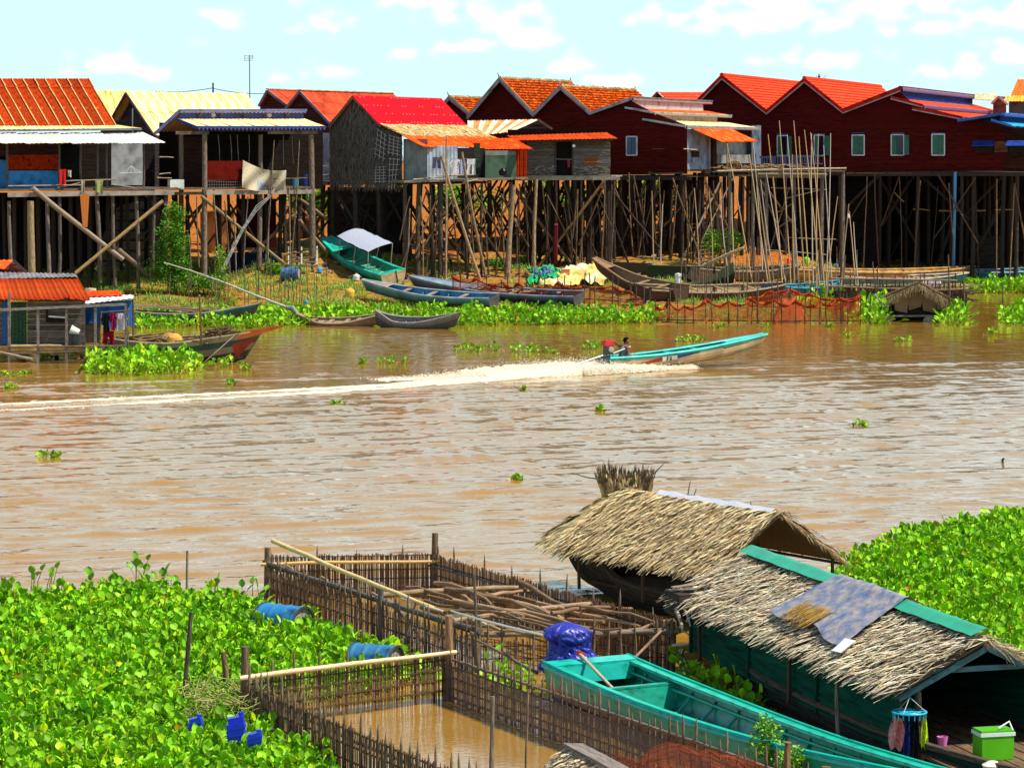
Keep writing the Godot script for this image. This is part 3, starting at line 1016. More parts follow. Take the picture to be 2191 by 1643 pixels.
# two gables of old orange tiles and a small one behind
func lichen_row() -> void:
	var f := front(1140,149,27)
	var col := Color(0.95,0.9,0.85)
	var frame := Color(0.35,0.3,0.36)
	var specs := [
		["maroon stilt house with lichen covered orange tiled gable, taller one of the orange pair",[[1004,376],[1004,252],[1070,173],[1140,246],[1140,376]],[1070,169],[1143,246],[1000,252],8.4,0.0],
		["maroon stilt house with lichen covered orange tiled gable, shorter one of the orange pair",[[1138,376],[1138,246],[1200,189],[1260,242],[1260,376]],[1200,186],[1263,241],[1140,246],9.2,0.0],
		["small orange tiled gable roof peeping up behind the crimson roof",[[930,300],[930,250],[963,212],[1010,250],[1010,300]],[962,209],[1010,248],[930,245],6.0,3.0]]
	var k := 0
	for q in specs:
		var w0: float = q[6]
		var t := thing("stilt_house",q[0],"house",f.px(q[1][0][0],340,w0)*Vector3(1,0,1),"maroon stilt houses")
		var s := Shape.new()
		siding(s,f,q[1],w0 + 0.015*k,0.2,MAROON,0.12)
		obj("wall",s,M.siding,t)
		var L: float = q[5] + w0
		var ap := f.uh(q[2][0],q[2][1],w0 - 0.3)
		var er := f.uh(q[3][0],q[3][1],w0 - 0.3)
		var el := f.uh(q[4][0],q[4][1],w0 - 0.3)
		s = Shape.new()
		tiled(s,f.p(ap.x,ap.y,w0 - 0.3),f.p(ap.x,ap.y,L),f.p(er.x,er.y,w0 - 0.3),f.p(er.x,er.y,L),0.2,0.2,col,0.3)
		tiled(s,f.p(ap.x,ap.y,w0 - 0.3),f.p(ap.x,ap.y,L),f.p(el.x,el.y,w0 - 0.3),f.p(el.x,el.y,L),0.2,0.2,col,0.3)
		obj("roof",s,M.lichen,t,"stuff")
		s = Shape.new()
		for i in 24:
			var w := lerpf(w0 - 0.35,L,i/24.0)
			stick(s,f.p(ap.x,ap.y + 0.05 + rf(0,0.03),w),f.p(ap.x,ap.y + 0.05,w + (L - w0)/23.0),0.1,0.09,shade(Color(0.5,0.33,0.16),0.3),0.0)
		obj("ridge_cap",s,M.tile,t)
		s = Shape.new()
		stick(s,f.p(ap.x,ap.y,w0 - 0.35),f.p(ap.x - 0.12,ap.y + 0.35,w0 - 0.4),0.06,0.015,frame,0.02)
		stick(s,f.p(ap.x,ap.y,L),f.p(ap.x - 0.08,ap.y + 0.3,L),0.06,0.015,Color(0.3,0.17,0.08),0.02)
		obj("finial",s,M.wood,t)
		for e in [er,el]:
			rake(t,f.p(ap.x,ap.y - 0.05,w0 - 0.36),f.p(e.x,e.y - 0.05,w0 - 0.36),frame,0.13)
			rake(t,f.p(ap.x,ap.y + 0.07,w0 - 0.33),f.p(e.x,e.y + 0.07,w0 - 0.33),Color(0.5,0.3,0.13),0.12,"verge_tiles")
		if k < 2:
			floor_deck(t,f,q[1][0][0],q[1][4][0],378,0.0,15.0,DARKWOOD)  # floor lengthened past its roof to shade the ground below
			stilts(t,f,381,[[1010,1048,1095],[1150,1190,1236,1258]][k],[2.5,5.0,8.0,11.0,14.0],DARKWOOD)
			brace_web(t,f,[1000,1140][k],[1140,1280][k],381,560,[1.0,4.0,7.0,10.0],5,DARKWOOD)
		if k == 1:
			# the long wall to the right of the gable carries the annex
			s = Shape.new()
			siding(s,f,[[1258,375],[1258,243],[1345,213],[1396,240],[1470,268],[1470,372]],0.03,0.2,MAROON,0.12)
			obj("wall",s,M.siding,t)
			window(t,f,1341,292,1363,332,0.0,Color(0.62,0.66,0.7),[Color(0.05,0.12,0.22)])
			floor_deck(t,f,1262,1470,377,0.0,14.0,DARKWOOD)  # floor made extra deep to keep the ground under it shaded
			stilts(t,f,380,[1300,1330,1352,1400,1460],[2.5,5.0,8.0,11.0,14.0],DARKWOOD,0.12)
			brace_web(t,f,1260,1480,380,570,[0.3,3.0,6.0,9.0],6,DARKWOOD)
		k += 1

func behind_houses() -> void:
	var red := Color(0.85,0.09,0.035)
	# low red roof between the orange gables and the red ones
	var f := front(1400,178,20)
	var t := thing("house","far house with low bright red roof between orange gables and red gables","house",f.px(1440,340,0)*Vector3(1,0,1))
	var s := Shape.new()
	siding(s,f,[[1395,300],[1395,212],[1408,199],[1425,214],[1425,300]],0.0,0.25,Color(0.06,0.02,0.02))
	obj("wall",s,M.siding,t)
	s = Shape.new()
	tiled(s,f.px(1408,197,-0.3),f.px(1508,197,9.0),f.px(1424,214,-0.3),f.px(1524,214,9.0),0.2,0.3,red,0.12)
	obj("roof",s,M.tile,t,"stuff")
	rake(t,f.px(1408,197,-0.35),f.px(1393,213,-0.35),Color(0.5,0.03,0.02))
	# orange tiled roof at the right edge, with a small gable beside it
	f = front(2160,182,20)
	t = thing("house","far house with steep orange tiled roof at the right edge","house",f.px(2190,340,0)*Vector3(1,0,1))
	s = Shape.new()
	tiled(s,f.px(2178,169,2.0),f.px(2290,172,9.0),f.px(2157,216,0.0),f.px(2290,218,7.0),0.22,0.25,Color(0.88,0.24,0.04),0.15)
	obj("roof",s,M.tile,t,"stuff")
	s = Shape.new()
	corrugated(s,f.px(2156,204,-0.2),f.px(2290,204,4.0),f.px(2150,216,-1.0),f.px(2290,218,3.0),0.25,0.03,Color(0.95,0.6,0.2))
	obj("eave_sheet",s,M.pale_rust,t)
	s = Shape.new()
	panel(s,f,2160,216,2290,320,0.5,0.1,Color(0.12,0.13,0.13))
	obj("wall",s,M.wall,t)
	f = front(2100,176,20)
	t = thing("house","far house with small weathered gable peeping over the stepped red roofs","house",f.px(2120,340,0)*Vector3(1,0,1))
	s = Shape.new()
	corrugated(s,f.px(2088,200,1.0),f.px(2132,200,3.0),f.px(2086,212,0.0),f.px(2150,216,2.0),0.25,0.03,Color(0.7,0.5,0.3))
	corrugated(s,f.px(2138,206,0.0),f.px(2152,207,4.0),f.px(2123,222,0.0),f.px(2138,222,4.0),0.25,0.03,Color(0.6,0.24,0.14))
	obj("roof",s,M.sheet,t)
	s = Shape.new()
	siding(s,f,[[2126,300],[2126,222],[2138,208],[2154,223],[2154,300]],0.2,0.25,Color(0.2,0.1,0.07))
	obj("wall",s,M.siding,t)
	rake(t,f.px(2138,206,-0.1),f.px(2158,224,-0.1),Color(0.6,0.5,0.42),0.12)
	rake(t,f.px(2138,206,-0.1),f.px(2122,222,-0.1),Color(0.6,0.4,0.3),0.12)
	# the pale rusty roof behind the leftmost houses
	f = front(210,152,-28)
	t = thing("house","far house with pale orange rusted roof behind the two leftmost houses","house",f.px(250,340,0)*Vector3(1,0,1))
	s = Shape.new()
	corrugated(s,f.px(190,193,2.5),f.px(320,195,2.5),f.px(215,262,0.0),f.px(345,262,0.0),0.3,0.03,Color(1.0,0.85,0.6))
	obj("roof",s,M.pale_rust,t)
	panel_part("wall",t,f,215,262,345,400,0.4,0.1,Color(0.06,0.05,0.05),M.siding)
	# red sheet roofs in the gap left of the crimson roof
	f = front(640,150,33)
	var specs := [["house with orange red sheet roof, left of the two behind the blue trimmed porch",[[556,300],[556,226],[573,195],[626,236],[626,300]],[572,192],[633,238],[554,225],7.5,1.5],
		["house with orange red sheet roof and grey wall, between blue trimmed porch and crimson roof",[[606,300],[612,232],[642,197],[707,268],[707,300]],[641,194],[712,268],[605,238],8.2,0.0]]
	var k := 0
	for q in specs:
		var w0: float = q[6]
		t = thing("stilt_house",q[0],"house",f.px(q[1][0][0],340,w0)*Vector3(1,0,1))
		s = Shape.new()
		siding(s,f,q[1],w0,0.2,Color(0.1,0.03,0.024),0.25)
		obj("wall",s,M.siding,t)
		var ap := f.uh(q[2][0],q[2][1],w0 - 0.3)
		var er := f.uh(q[3][0],q[3][1],w0 - 0.3)
		var el := f.uh(q[4][0],q[4][1],w0 - 0.3)
		var n := 8
		for i in n:
			for j in 3:
				s = Shape.new()
				var wa := lerpf(w0 - 0.3,q[5],i/float(n))
				var wb := lerpf(w0 - 0.3,q[5],(i + 1.0)/n) + 0.05
				var a := ap.lerp(er,j/3.0)
				var b := ap.lerp(er,(j + 1.0)/3.0 + 0.02)
				var up := (2 - j)*0.012 + (i % 2)*0.012
				corrugated(s,f.p(a.x,a.y + up,wa),f.p(a.x,a.y + up,wb),f.p(b.x,b.y + up,wa),f.p(b.x,b.y + up,wb),0.2,0.018,shade(Color(0.6,0.07,0.025),0.25))
				obj("roof_sheet",s,M.sheet,t)
		s = Shape.new()
		corrugated(s,f.p(ap.x,ap.y,w0 - 0.3),f.p(ap.x,ap.y,q[5]),f.p(el.x,el.y,w0 - 0.3),f.p(el.x,el.y,q[5]),0.2,0.02,Color(0.6,0.07,0.03))
		obj("roof_slope",s,M.sheet,t)
		s = Shape.new()
		s.beam(f.p(ap.x,ap.y + 0.05,w0 - 0.35),f.p(ap.x,ap.y + 0.05,q[5]),0.2,0.05,Color(0.75,0.4,0.16))
		obj("ridge_cap",s,M.sheet,t)
		for e in [er,el]:
			rake(t,f.p(ap.x,ap.y - 0.05,w0 - 0.35),f.p(e.x,e.y - 0.05,w0 - 0.35),Color(0.22,0.18,0.2),0.13)
		if k == 1:
			sheet_wall("lower_wall",t,f,612,284,712,386,-0.05,Color(0.34,0.36,0.42),M.wall)
			for x in [[628,640,300,346],[671,685,303,346]]:
				var win := panel_part("window",t,f,x[0] - 1.5,x[2] - 1.5,x[1] + 1.5,x[3] + 1.5,-0.12,0.05,Color(0.05,0.12,0.3),M.paint)
				s = Shape.new()
				var m: float = (x[0] + x[1])/2.0
				panel(s,f,x[0],x[2],m - 0.3,x[3],-0.16,0.03,Color(0.03,0.26,0.52))
				panel(s,f,m + 0.3,x[2],x[1],x[3],-0.16,0.03,Color(0.03,0.26,0.52))
				obj("shutter",s,M.paint,win)
			pole(t,"drain_pipe",f.px(709,272,-0.3),f.px(714,360,-0.3),0.05,0.05,Color(0.05,0.2,0.5),0.01,M.plastic)
			floor_deck(t,f,600,716,388,-0.6,7.0,OLD)
			stilts(t,f,392,[622,650,690],[3.0,6.0],DARKWOOD)
			brace_web(t,f,600,720,392,520,[0.5,3.0],3,OLD)
			for q2 in [[665,356,716,354],[668,375,705,373],[668,384,716,378]]:
				brace(t,f,q2[0],q2[1],q2[2],q2[3],-0.6,Color(0.5,0.45,0.4),0.035)
		k += 1

# grey annex whose stepped metal roofs climb against the maroon wall
func grey_annex() -> void:
	var f := front(1400,146,25)
	var t := thing("annex_house","grey metal annex with stepped rusty roofs beside bamboo pole platform","house",f.px(1430,340,0)*Vector3(1,0,1))
	var L := 11.0
	var s := Shape.new()
	var grey_trim := Color(0.34,0.36,0.42)
	var a := f.uh(1262,242,-0.3)
	var b := f.uh(1353,210,-0.3)
	corrugated(s,f.p(b.x,b.y,-0.3),f.p(b.x,b.y,L),f.p(a.x,a.y,-0.3),f.p(a.x,a.y,L),0.2,0.02,Color(0.85,0.45,0.2))
	obj("roof",s,M.rust,t)
	rake(t,f.p(a.x,a.y - 0.02,-0.4),f.p(b.x,b.y - 0.02,-0.4),grey_trim,0.15)
	scallops(t,f.p(b.x + 0.1,b.y,-0.4),f.p(b.x + 0.1,b.y,L),0.13,0.16,Color(0.4,0.41,0.4),f.ex)
	s = Shape.new()
	s.beam(f.p(b.x + 0.03,b.y + 0.08,-0.4),f.p(b.x + 0.03,b.y + 0.08,L),0.3,0.03,Color(0.2,0.2,0.22))
	obj("ridge_cap",s,M.sheet,t)
	s = Shape.new()
	s.slab(f.p(b.x - 0.06,b.y - 0.03,-0.1),f.p(b.x - 0.06,b.y - 0.03,L - 1.0),f.p(b.x - 0.06,b.y - 0.9,L - 1.0),f.p(b.x - 0.06,b.y - 0.9,-0.1),0.06,Color(0.5,0.52,0.5))
	obj("clerestory_wall",s,M.wall,t)
	var k := 0
	for q in [[1338,229,1399,240,M.orange_rust,Color(1.0,0.9,0.8)],[1376,254,1464,269,M.pale_rust,Color(1,0.97,0.9)]]:
		var c := f.uh(q[0],q[1],-0.35)
		var d := f.uh(q[2],q[3],-0.35)
		s = Shape.new()
		corrugated(s,f.p(c.x,c.y,-0.35),f.p(c.x,c.y,L),f.p(d.x,d.y,-0.35),f.p(d.x,d.y,L),0.2,0.022,q[5])
		obj("lower_roof",s,q[4],t)
		rake(t,f.p(c.x,c.y - 0.02,-0.4),f.p(d.x,d.y - 0.02,-0.4),Color(0.45,0.47,0.52),0.1)
		scallops(t,f.p(d.x + 0.04,d.y - 0.03,-0.4),f.p(d.x + 0.04,d.y - 0.03,L),0.12,0.16,Color(0.36,0.36,0.34),f.ex)
		if k == 0:
			s = Shape.new()
			s.slab(f.p(d.x - 0.25,d.y - 0.05,0.0),f.p(d.x - 0.25,d.y - 0.05,L - 1.5),f.p(d.x - 0.25,d.y - 0.7,L - 1.5),f.p(d.x - 0.25,d.y - 0.7,0.0),0.06,Color(0.36,0.36,0.32))
			obj("clerestory_wall",s,M.wall,t)
		k += 1
	# front: two tall grey plank doors
	var door_x := [1395,1407,1424,1440,1456]
	for i in 4:
		panel_part("door_board",t,f,door_x[i] + 0.4,276,door_x[i + 1] - 0.4,361,-0.1,0.05,shade(Color(0.3,0.27,0.26),0.12),M.plank)
	panel_part("door_rail",t,f,1396,317,1456,319,-0.15,0.05,Color(0.14,0.12,0.12),M.plank)
	# right flank, running back
	var g := front(1457,145.6,25 - 90)
	g.o = f.px(1458,340,-0.1)
	sheet_wall("side_wall",t,g,1458,276,1521,362,0.0,Color(0.3,0.36,0.47),M.wall)
	s = Shape.new()
	panel(s,g,1481,322,1496,336,-0.06,0.04,Color(0.006,0.006,0.008))
	var win := obj("window",s,M.dark,t)
	s = Shape.new()
	s.slab(g.px(1463,318,-0.4),g.px(1494,320,-0.4),g.px(1496,324,-0.05),g.px(1470,321,-0.05),0.04,Color(0.6,0.5,0.4))
	obj("awning_shutter",s,M.plank,win)
	pole(t,"post",g.px(1526,300,-0.3),g.px(1526,364,-0.3),0.12,0.12,Color(0.08,0.04,0.03),0.01)
	sheet_wall("side_wall",t,g,1534,300,1612,350,0.6,Color(0.36,0.36,0.34),M.wall)
	panel_part("counter",t,g,1534,331,1612,349,0.3,0.1,Color(0.25,0.25,0.24),M.wall)
	panel_part("side_wall",t,g,1608,268,1628,352,0.2,0.06,Color(0.14,0.17,0.22),M.wall)
	s = Shape.new()
	corrugated(s,g.px(1473,271,-0.05),g.px(1556,271,-0.05),g.px(1546,303,-1.6),g.px(1621,302,-1.6),0.2,0.02,Color(1.0,0.85,0.75))
	obj("awning",s,M.orange_rust,t)
	for x in [1556,1613]:
		pole(t,"awning_post",g.px(x,302,-1.5),g.px(x,362,-1.5),0.035,0.035,Color(0.4,0.28,0.15),0.01)
	floor_deck(t,f,1395,1458,364,-0.15,9.0,OLD)
	stilts(t,f,370,[1398,1455],[3.0,6.0],DARKWOOD,0.13)
	for x in [1505,1526,1560,1601]:
		var top := g.px(x,364,0.0)
		var bt := Vector3(top.x,ground(top.x,top.z) - 0.2,top.z)
		pole(t,"post",top,bt,0.11,0.12,DARKWOOD,0.05)
	s = Shape.new()
	var pa := g.px(1459,364,0.0)
	var pb := g.px(1632,364,0.0)
	s.slab(pa,pb,pb + g.ez*3.0,pa + g.ez*3.0,0.12,OLD)
	obj("floor",s,M.plank,t)
	brace_web(t,g,1480,1640,370,560,[-0.5,2.0],4,OLD)
	thin_poles(t,f,1300,1560,372,-1.0,20)
	# blue balustrade along the red house's gallery, seen behind the poles
	var h := front(1640,155,20)
	s = Shape.new()
	s.beam(h.px(1626,336,0),h.px(1760,333,0),0.08,0.1,Color(0.1,0.18,0.34))
	s.beam(h.px(1626,352,0),h.px(1760,350,0),0.08,0.06,Color(0.1,0.18,0.34))
	for i in 22:
		var x := 1630.0 + i*5.8
		s.beam(h.px(x,336,0),h.px(x,352,0),0.05,0.05,Color(0.14,0.22,0.38),h.ez)
	for i in 6:
		var x := 1631.0 + i*24.0
		s.beam(h.px(x,334,0),h.px(x,366,0),0.07,0.07,Color(0.1,0.16,0.3),h.ez)
	solo("balustrade",s,M.paint,"blue wooden balustrade below green shutters behind the bamboo poles","railing")
	# the pole platform in front
	var e := front(1680,141,4)
	t = thing("pole_platform","wooden drying platform on stilts in front of the maroon house","platform",e.px(1680,340,0)*Vector3(1,0,1))
	s = Shape.new()
	var q0 := e.uh(1536,365,0)
	var q1 := e.uh(1806,360,0)
	for i in 26:
		var w := -0.9 + i*0.12
		s.beam(e.p(q0.x + rf(-0.3,0.5),q0.y - 0.05 + rf(-0.01,0.02),w),e.p(q1.x + rf(-0.9,0.1),q0.y - 0.03 + rf(-0.01,0.03),w),0.1,0.035,shade(Color(0.42,0.3,0.18),0.3))
	obj("deck_slats",s,M.plank,t,"stuff")
	for q in [[1536,366,1812,360,0.05,Color(0.75,0.62,0.42)],[1622,373,1770,374,0.09,Color(0.32,0.24,0.15)],[1620,378,1765,379,0.08,Color(0.28,0.2,0.13)]]:
		pole(t,"edge_beam",e.px(q[0],q[1],-0.95),e.px(q[2],q[3],-0.95),q[4],q[4],q[5],0.03)
	for x in [1562,1612,1640,1700,1760,1805]:
		for w in [-0.8,1.8]:
			var top := e.px(x,369,w)
			pole(t,"post",top,Vector3(top.x + rf(-0.1,0.1),ground(top.x,top.z) - 0.3,top.z),0.09,0.1,shade(OLD,0.3),0.05)
	for q in [[1620,380,1700,560],[1690,400,1640,560],[1650,402,1770,406],[1680,425,1760,405],[1686,508,1790,512],[1640,535,1770,545],[1662,455,1695,436],[1665,488,1696,468]]:
		brace(t,e,q[0],q[1],q[2],q[3],rf(-0.8,0.3),Color(0.4,0.3,0.18),0.035)
	# things lying on it
	s = Shape.new()
	for i in 60:
		var p := e.px(1540 + rf(0,210),361,rf(-0.4,1.2))
		stick(s,p + Vector3(0,rf(0,0.2),0),p + Vector3(rf(-0.7,0.7),rf(0.02,0.25),rf(-0.2,0.2)),0.02,0.012,shade(Color(0.45,0.3,0.16),0.4),0.03,4)
	solo("brushwood",s,M.wood,"heap of dry brushwood lying on the drying platform","firewood")
	s = Shape.new()
	var cb := e.px(1571,358,-0.3)
	for i in 14:
		var an := PI*i/13.0
		stick(s,cb + Vector3(cos(an)*0.36,0,-0.25),cb + Vector3(cos(an)*0.36,sin(an)*0.34 + 0.02,0.25),0.025,0.025,shade(Color(0.5,0.33,0.17),0.2),0.01,4)
	for i in 5:
		var pts := []
		for j in 9:
			var an := PI*j/8.0
			pts.append(cb + Vector3(cos(an)*0.37,sin(an)*0.34,-0.25 + i*0.12))
		s.tube(pts,radii(0.03,0.03,9),5,Color(0.5,0.33,0.18))
	solo("wicker_basket",s,M.wood,"round upturned wicker basket at the platform's left end","basket")

# grey plank shed in front of the orange gables
func plank_shed() -> void:
	var f := front(1100,140.5,6)
	var t := thing("plank_shed","grey plank stilt shed with long rusty awning and dark doorway","house",f.px(1110,340,0)*Vector3(1,0,1))
	var grey_plank := Color(0.2,0.18,0.165)
	for q in [[1128,1189],[1225,1306]]:
		var y := 302.0
		while y < 374.0:
			var y2 := minf(y + rf(6.5,8.5),376.0)
			panel_part("plank",t,f,q[0] + rf(-0.5,0.5),y + 0.25,q[1] + rf(-0.5,0.8),y2 - 0.25,rf(-0.015,0.015),0.04,shade(grey_plank,0.25),M.plank)
			y = y2
	panel_part("doorway",t,f,1188,302,1226,376,0.5,0.05,Color(0.006,0.005,0.005),M.dark)
	for x in [1188.5,1225.5]:
		pole(t,"door_post",f.px(x,300,-0.03),f.px(x,378,-0.03),0.05,0.05,Color(0.12,0.1,0.09),0.01)
	pole(t,"door_bar",f.px(1188,340,-0.05),f.px(1226,341,-0.05),0.03,0.03,Color(0.3,0.27,0.25),0.01)
	panel_part("hatch",t,f,1250,336,1280,358,-0.04,0.05,Color(0.32,0.12,0.05),M.plank)
	pole(t,"hatch_bar",f.px(1250,347,-0.1),f.px(1280,346,-0.1),0.03,0.03,Color(0.6,0.32,0.12),0.01)
	# shingles and rubble weighting the foot of the wall
	var s := Shape.new()
	for i in 170:
		var x := rf(1128,1186) if i < 70 else rf(1226,1306)
		var p := f.px(x,rf(355,375),-0.04)
		s.box(p,Vector3(rf(0.04,0.13),rf(-0.03,0.03),0),Vector3(0,rf(0.015,0.035),0.01),Vector3(0,0,0.03),shade(Color(0.36,0.31,0.25),0.4))
	obj("bark_cladding",s,M.wood,t,"stuff")
	# upper black fascia and the awning
	panel_part("upper_wall",t,f,1086,277,1298,292,0.6,0.06,Color(0.012,0.01,0.01),M.siding)
	for i in 8:
		s = Shape.new()
		var xa := lerpf(1085,1296,i/8.0)
		var xb := lerpf(1085,1296,(i + 1.0)/8.0) + 1.5
		var ya := lerpf(290,283,i/8.0)
		var yb := lerpf(290,283,(i + 1.0)/8.0)
		var k := lerpf(1105,1320,i/8.0)
		var k2 := lerpf(1105,1320,(i + 1.0)/8.0) + 1.5
		corrugated(s,f.px(xa,ya,0.5),f.px(xb,yb,0.5),f.px(k,lerpf(300,296,i/8.0),-0.9),f.px(k2,lerpf(300,296,(i + 1.0)/8.0),-0.9),0.2,0.018,shade(Color(0.65,0.55,0.5),0.12))
		obj("awning_sheet",s,M.orange_rust,t)
	s = Shape.new()
	s.beam(f.px(1105,303,-0.8),f.px(1312,299,-0.8),0.06,0.1,Color(0.08,0.06,0.05))
	obj("awning_beam",s,M.wood,t)
	floor_deck(t,f,1125,1318,377,-0.5,4.5,Color(0.42,0.36,0.28))
	# posts: some dark, some pale rods
	for q in [[1148,0.08,DARKWOOD],[1190,0.05,Color(0.3,0.15,0.12)],[1244,0.04,OLD],[1295,0.09,DARKWOOD],[1230,0.08,DARKWOOD]]:
		var top := f.px(q[0],380,-0.3)
		var x2: float = q[0] + rf(-4,4)
		var b := f.px(x2,560,-0.3)
		b.y = ground(b.x,b.z) - 0.3
		pole(t,"post",top,b,q[1],q[1]*1.1,q[2],0.05)
	stilts(t,f,380,[1135,1175,1215,1262,1300],[2.0,4.2],DARKWOOD)
	brace(t,f,1295,385,1145,580,-0.6,Color(0.36,0.2,0.1),0.08)
	brace(t,f,1097,400,1230,575,-0.4,Color(0.28,0.18,0.1),0.09)
	brace_web(t,f,1110,1320,385,560,[1.0,3.0,4.5],8,DARKWOOD)
	thin_poles(t,f,1105,1318,380,-0.7,14)
	# a striped roof of rusted sheets at its back
	var g := front(1080,143,3)
	for i in 11:
		var xa := lerpf(1000,1150,i/11.0)
		var xb := lerpf(1000,1150,(i + 1.0)/11.0)
		s = Shape.new()
		corrugated(s,g.px(xa,lerpf(258,255,i/11.0),2.6),g.px(xb + 1,lerpf(258,255,(i + 1.0)/11.0),2.6),g.px(lerpf(1003,1090,i/11.0),lerpf(292,282,i/11.0),0.6),g.px(lerpf(1003,1090,(i + 1.0)/11.0) + 1,lerpf(292,282,(i + 1.0)/11.0),0.6),0.2,0.02,shade([Color(0.85,0.72,0.5),Color(0.75,0.3,0.1)][i % 2],0.15))
		obj("back_roof_sheet",s,M.sheet,t)
	s = Shape.new()
	siding(s,g,[[1092,300],[1092,284],[1150,258],[1182,278],[1182,300]],1.4,0.2,Color(0.07,0.03,0.03),0.2)
	obj("back_gable",s,M.siding,t)
	rake(t,g.px(1150,255,1.0),g.px(1182,276,1.0),Color(0.2,0.13,0.1),0.1)

# house with the thatched gable wall and the crimson roof
func thatched_house() -> void:
	var f := front(780,138,33)
	var t := thing("thatched_house","stilt house with crimson corrugated roof and shaggy grey thatched gable wall","house",f.px(790,340,0)*Vector3(1,0,1))
	var L := 7.3
	var ap := f.uh(753,204,-0.35)
	var er := f.uh(813,267,-0.35)
	var el := f.uh(702,268,-0.35)
	var s := Shape.new()
	corrugated(s,f.p(ap.x,ap.y,-0.35),f.p(ap.x,ap.y,L),f.p(er.x,er.y,-0.35),f.p(er.x,er.y,L),0.21,0.032,Color(0.6,0.003,0.012),0.1)
	obj("roof",s,M.gloss,t)
	s = Shape.new()
	corrugated(s,f.p(ap.x,ap.y,-0.35),f.p(ap.x,ap.y,L),f.p(el.x,el.y,-0.35),f.p(el.x,el.y,L),0.21,0.032,Color(0.6,0.006,0.02))
	obj("roof_slope",s,M.gloss,t)
	# screws and washers that glint in rows
	s = Shape.new()
	for i in 4:
		for j in 26:
			if rng.randf() < 0.5:
				var k := 0.08 + i*0.28
				var p := f.p(lerpf(ap.x,er.x,k),lerpf(ap.y,er.y,k) + 0.05,lerpf(-0.2,L - 0.1,j/25.0) + rf(-0.05,0.05))
				s.cube(p,Vector3(0.035,0.035,0.035),Color(0.8,0.75,0.75))
	obj("roof_screws",s,M.metal,t,"stuff")
	# the yellow strip of leaf panels below, then the orange awning
	var y0 := f.uh(814,266,-0.3)
	var y1 := f.uh(862,289,-0.3)
	s = Shape.new()
	corrugated(s,f.p(y0.x,y0.y,-0.3),f.p(y0.x,y0.y,L),f.p(y1.x,y1.y,-0.3),f.p(y1.x,y1.y,L + 0.2),0.3,0.03,Color(0.85,0.55,0.2),0.2,0.3)
	obj("lean_to_roof",s,M.sheet,t)
	s = Shape.new()
	for i in 900:
		var k := rf(0.0,1.0)
		var w := rf(-0.3,L)
		var p := f.p(lerpf(y0.x,y1.x,k),lerpf(y0.y,y1.y,k) + 0.06,w)
		var d := (f.p(y1.x,y1.y,w) - f.p(y0.x,y0.y,w)).normalized()*rf(0.2,0.4) + f.ez*rf(-0.1,0.1)
		var side := f.ez*rf(0.03,0.07)
		s.quad(p - side,p + side,p + d + side*0.6,p + d - side*0.6,shade([Color(0.85,0.62,0.26),Color(0.7,0.42,0.13),Color(0.9,0.75,0.42)][i % 3],0.2))
	obj("palm_leaves",s,M.thatch,t,"stuff")
	var o0 := f.uh(860,289,-0.5)
	var o1 := f.uh(906,313,-0.5)
	var n := 9
	for i in n:
		s = Shape.new()
		var wa := lerpf(-0.5,L + 0.3,i/float(n))
		var wb := lerpf(-0.5,L + 0.3,(i + 1.0)/n) + 0.06
		corrugated(s,f.p(o0.x,o0.y + (i % 2)*0.02,wa),f.p(o0.x,o0.y + (i % 2)*0.02,wb),f.p(o1.x,o1.y + (i % 2)*0.02,wa),f.p(o1.x + rf(0,0.1),o1.y + (i % 2)*0.02 - rf(0,0.06),wb),0.2,0.02,shade(Color(0.95,0.8,0.7),0.1))
		obj("awning_sheet",s,M.orange_rust,t)
	s = Shape.new()
	corrugated(s,f.px(1000,297,4.6),f.px(1100,295,4.6),f.px(1032,319,3.6),f.px(1141,318,3.6),0.2,0.02,Color(1.0,0.85,0.7))
	obj("awning_sheet",s,M.orange_rust,t)
	# thatched gable: a backing and thousands of hanging leaf strips
	s = Shape.new()
	siding(s,f,[[707,388],[707,268],[754,209],[812,268],[858,288],[858,396]],0.05,0.3,Color(0.05,0.04,0.035))
	obj("gable_wall",s,M.siding,t)
	s = Shape.new()
	for i in 6500:
		var x := rf(706,860)
		var ytop := 209.0 + (absf(x - 754.0)*1.05 if x < 812 else 60.0 + (x - 812)*0.45)
		var y := rf(ytop,396)
		var a := f.px(x,y,-rf(0.0,0.06))
		var ln := rf(0.15,0.42)
		var d := Vector3(0,-ln,0) + f.ex*rf(-0.1,0.1) - f.ez*rf(0.0,0.09)
		var wd := f.ex*rf(0.008,0.024)
		var kk := shade(Color(0.2,0.165,0.135),0.55)
		s.quad(a - wd,a + wd,a + d + wd*0.4,a + d - wd*0.4,kk)
	obj("thatch",s,M.thatch,t,"stuff")
	rake(t,f.p(ap.x,ap.y - 0.08,-0.3),f.p(el.x,el.y - 0.08,-0.3),Color(0.2,0.13,0.09),0.12)
	rake(t,f.p(ap.x,ap.y - 0.08,-0.3),f.p(er.x,er.y - 0.08,-0.3),Color(0.2,0.13,0.1),0.12)
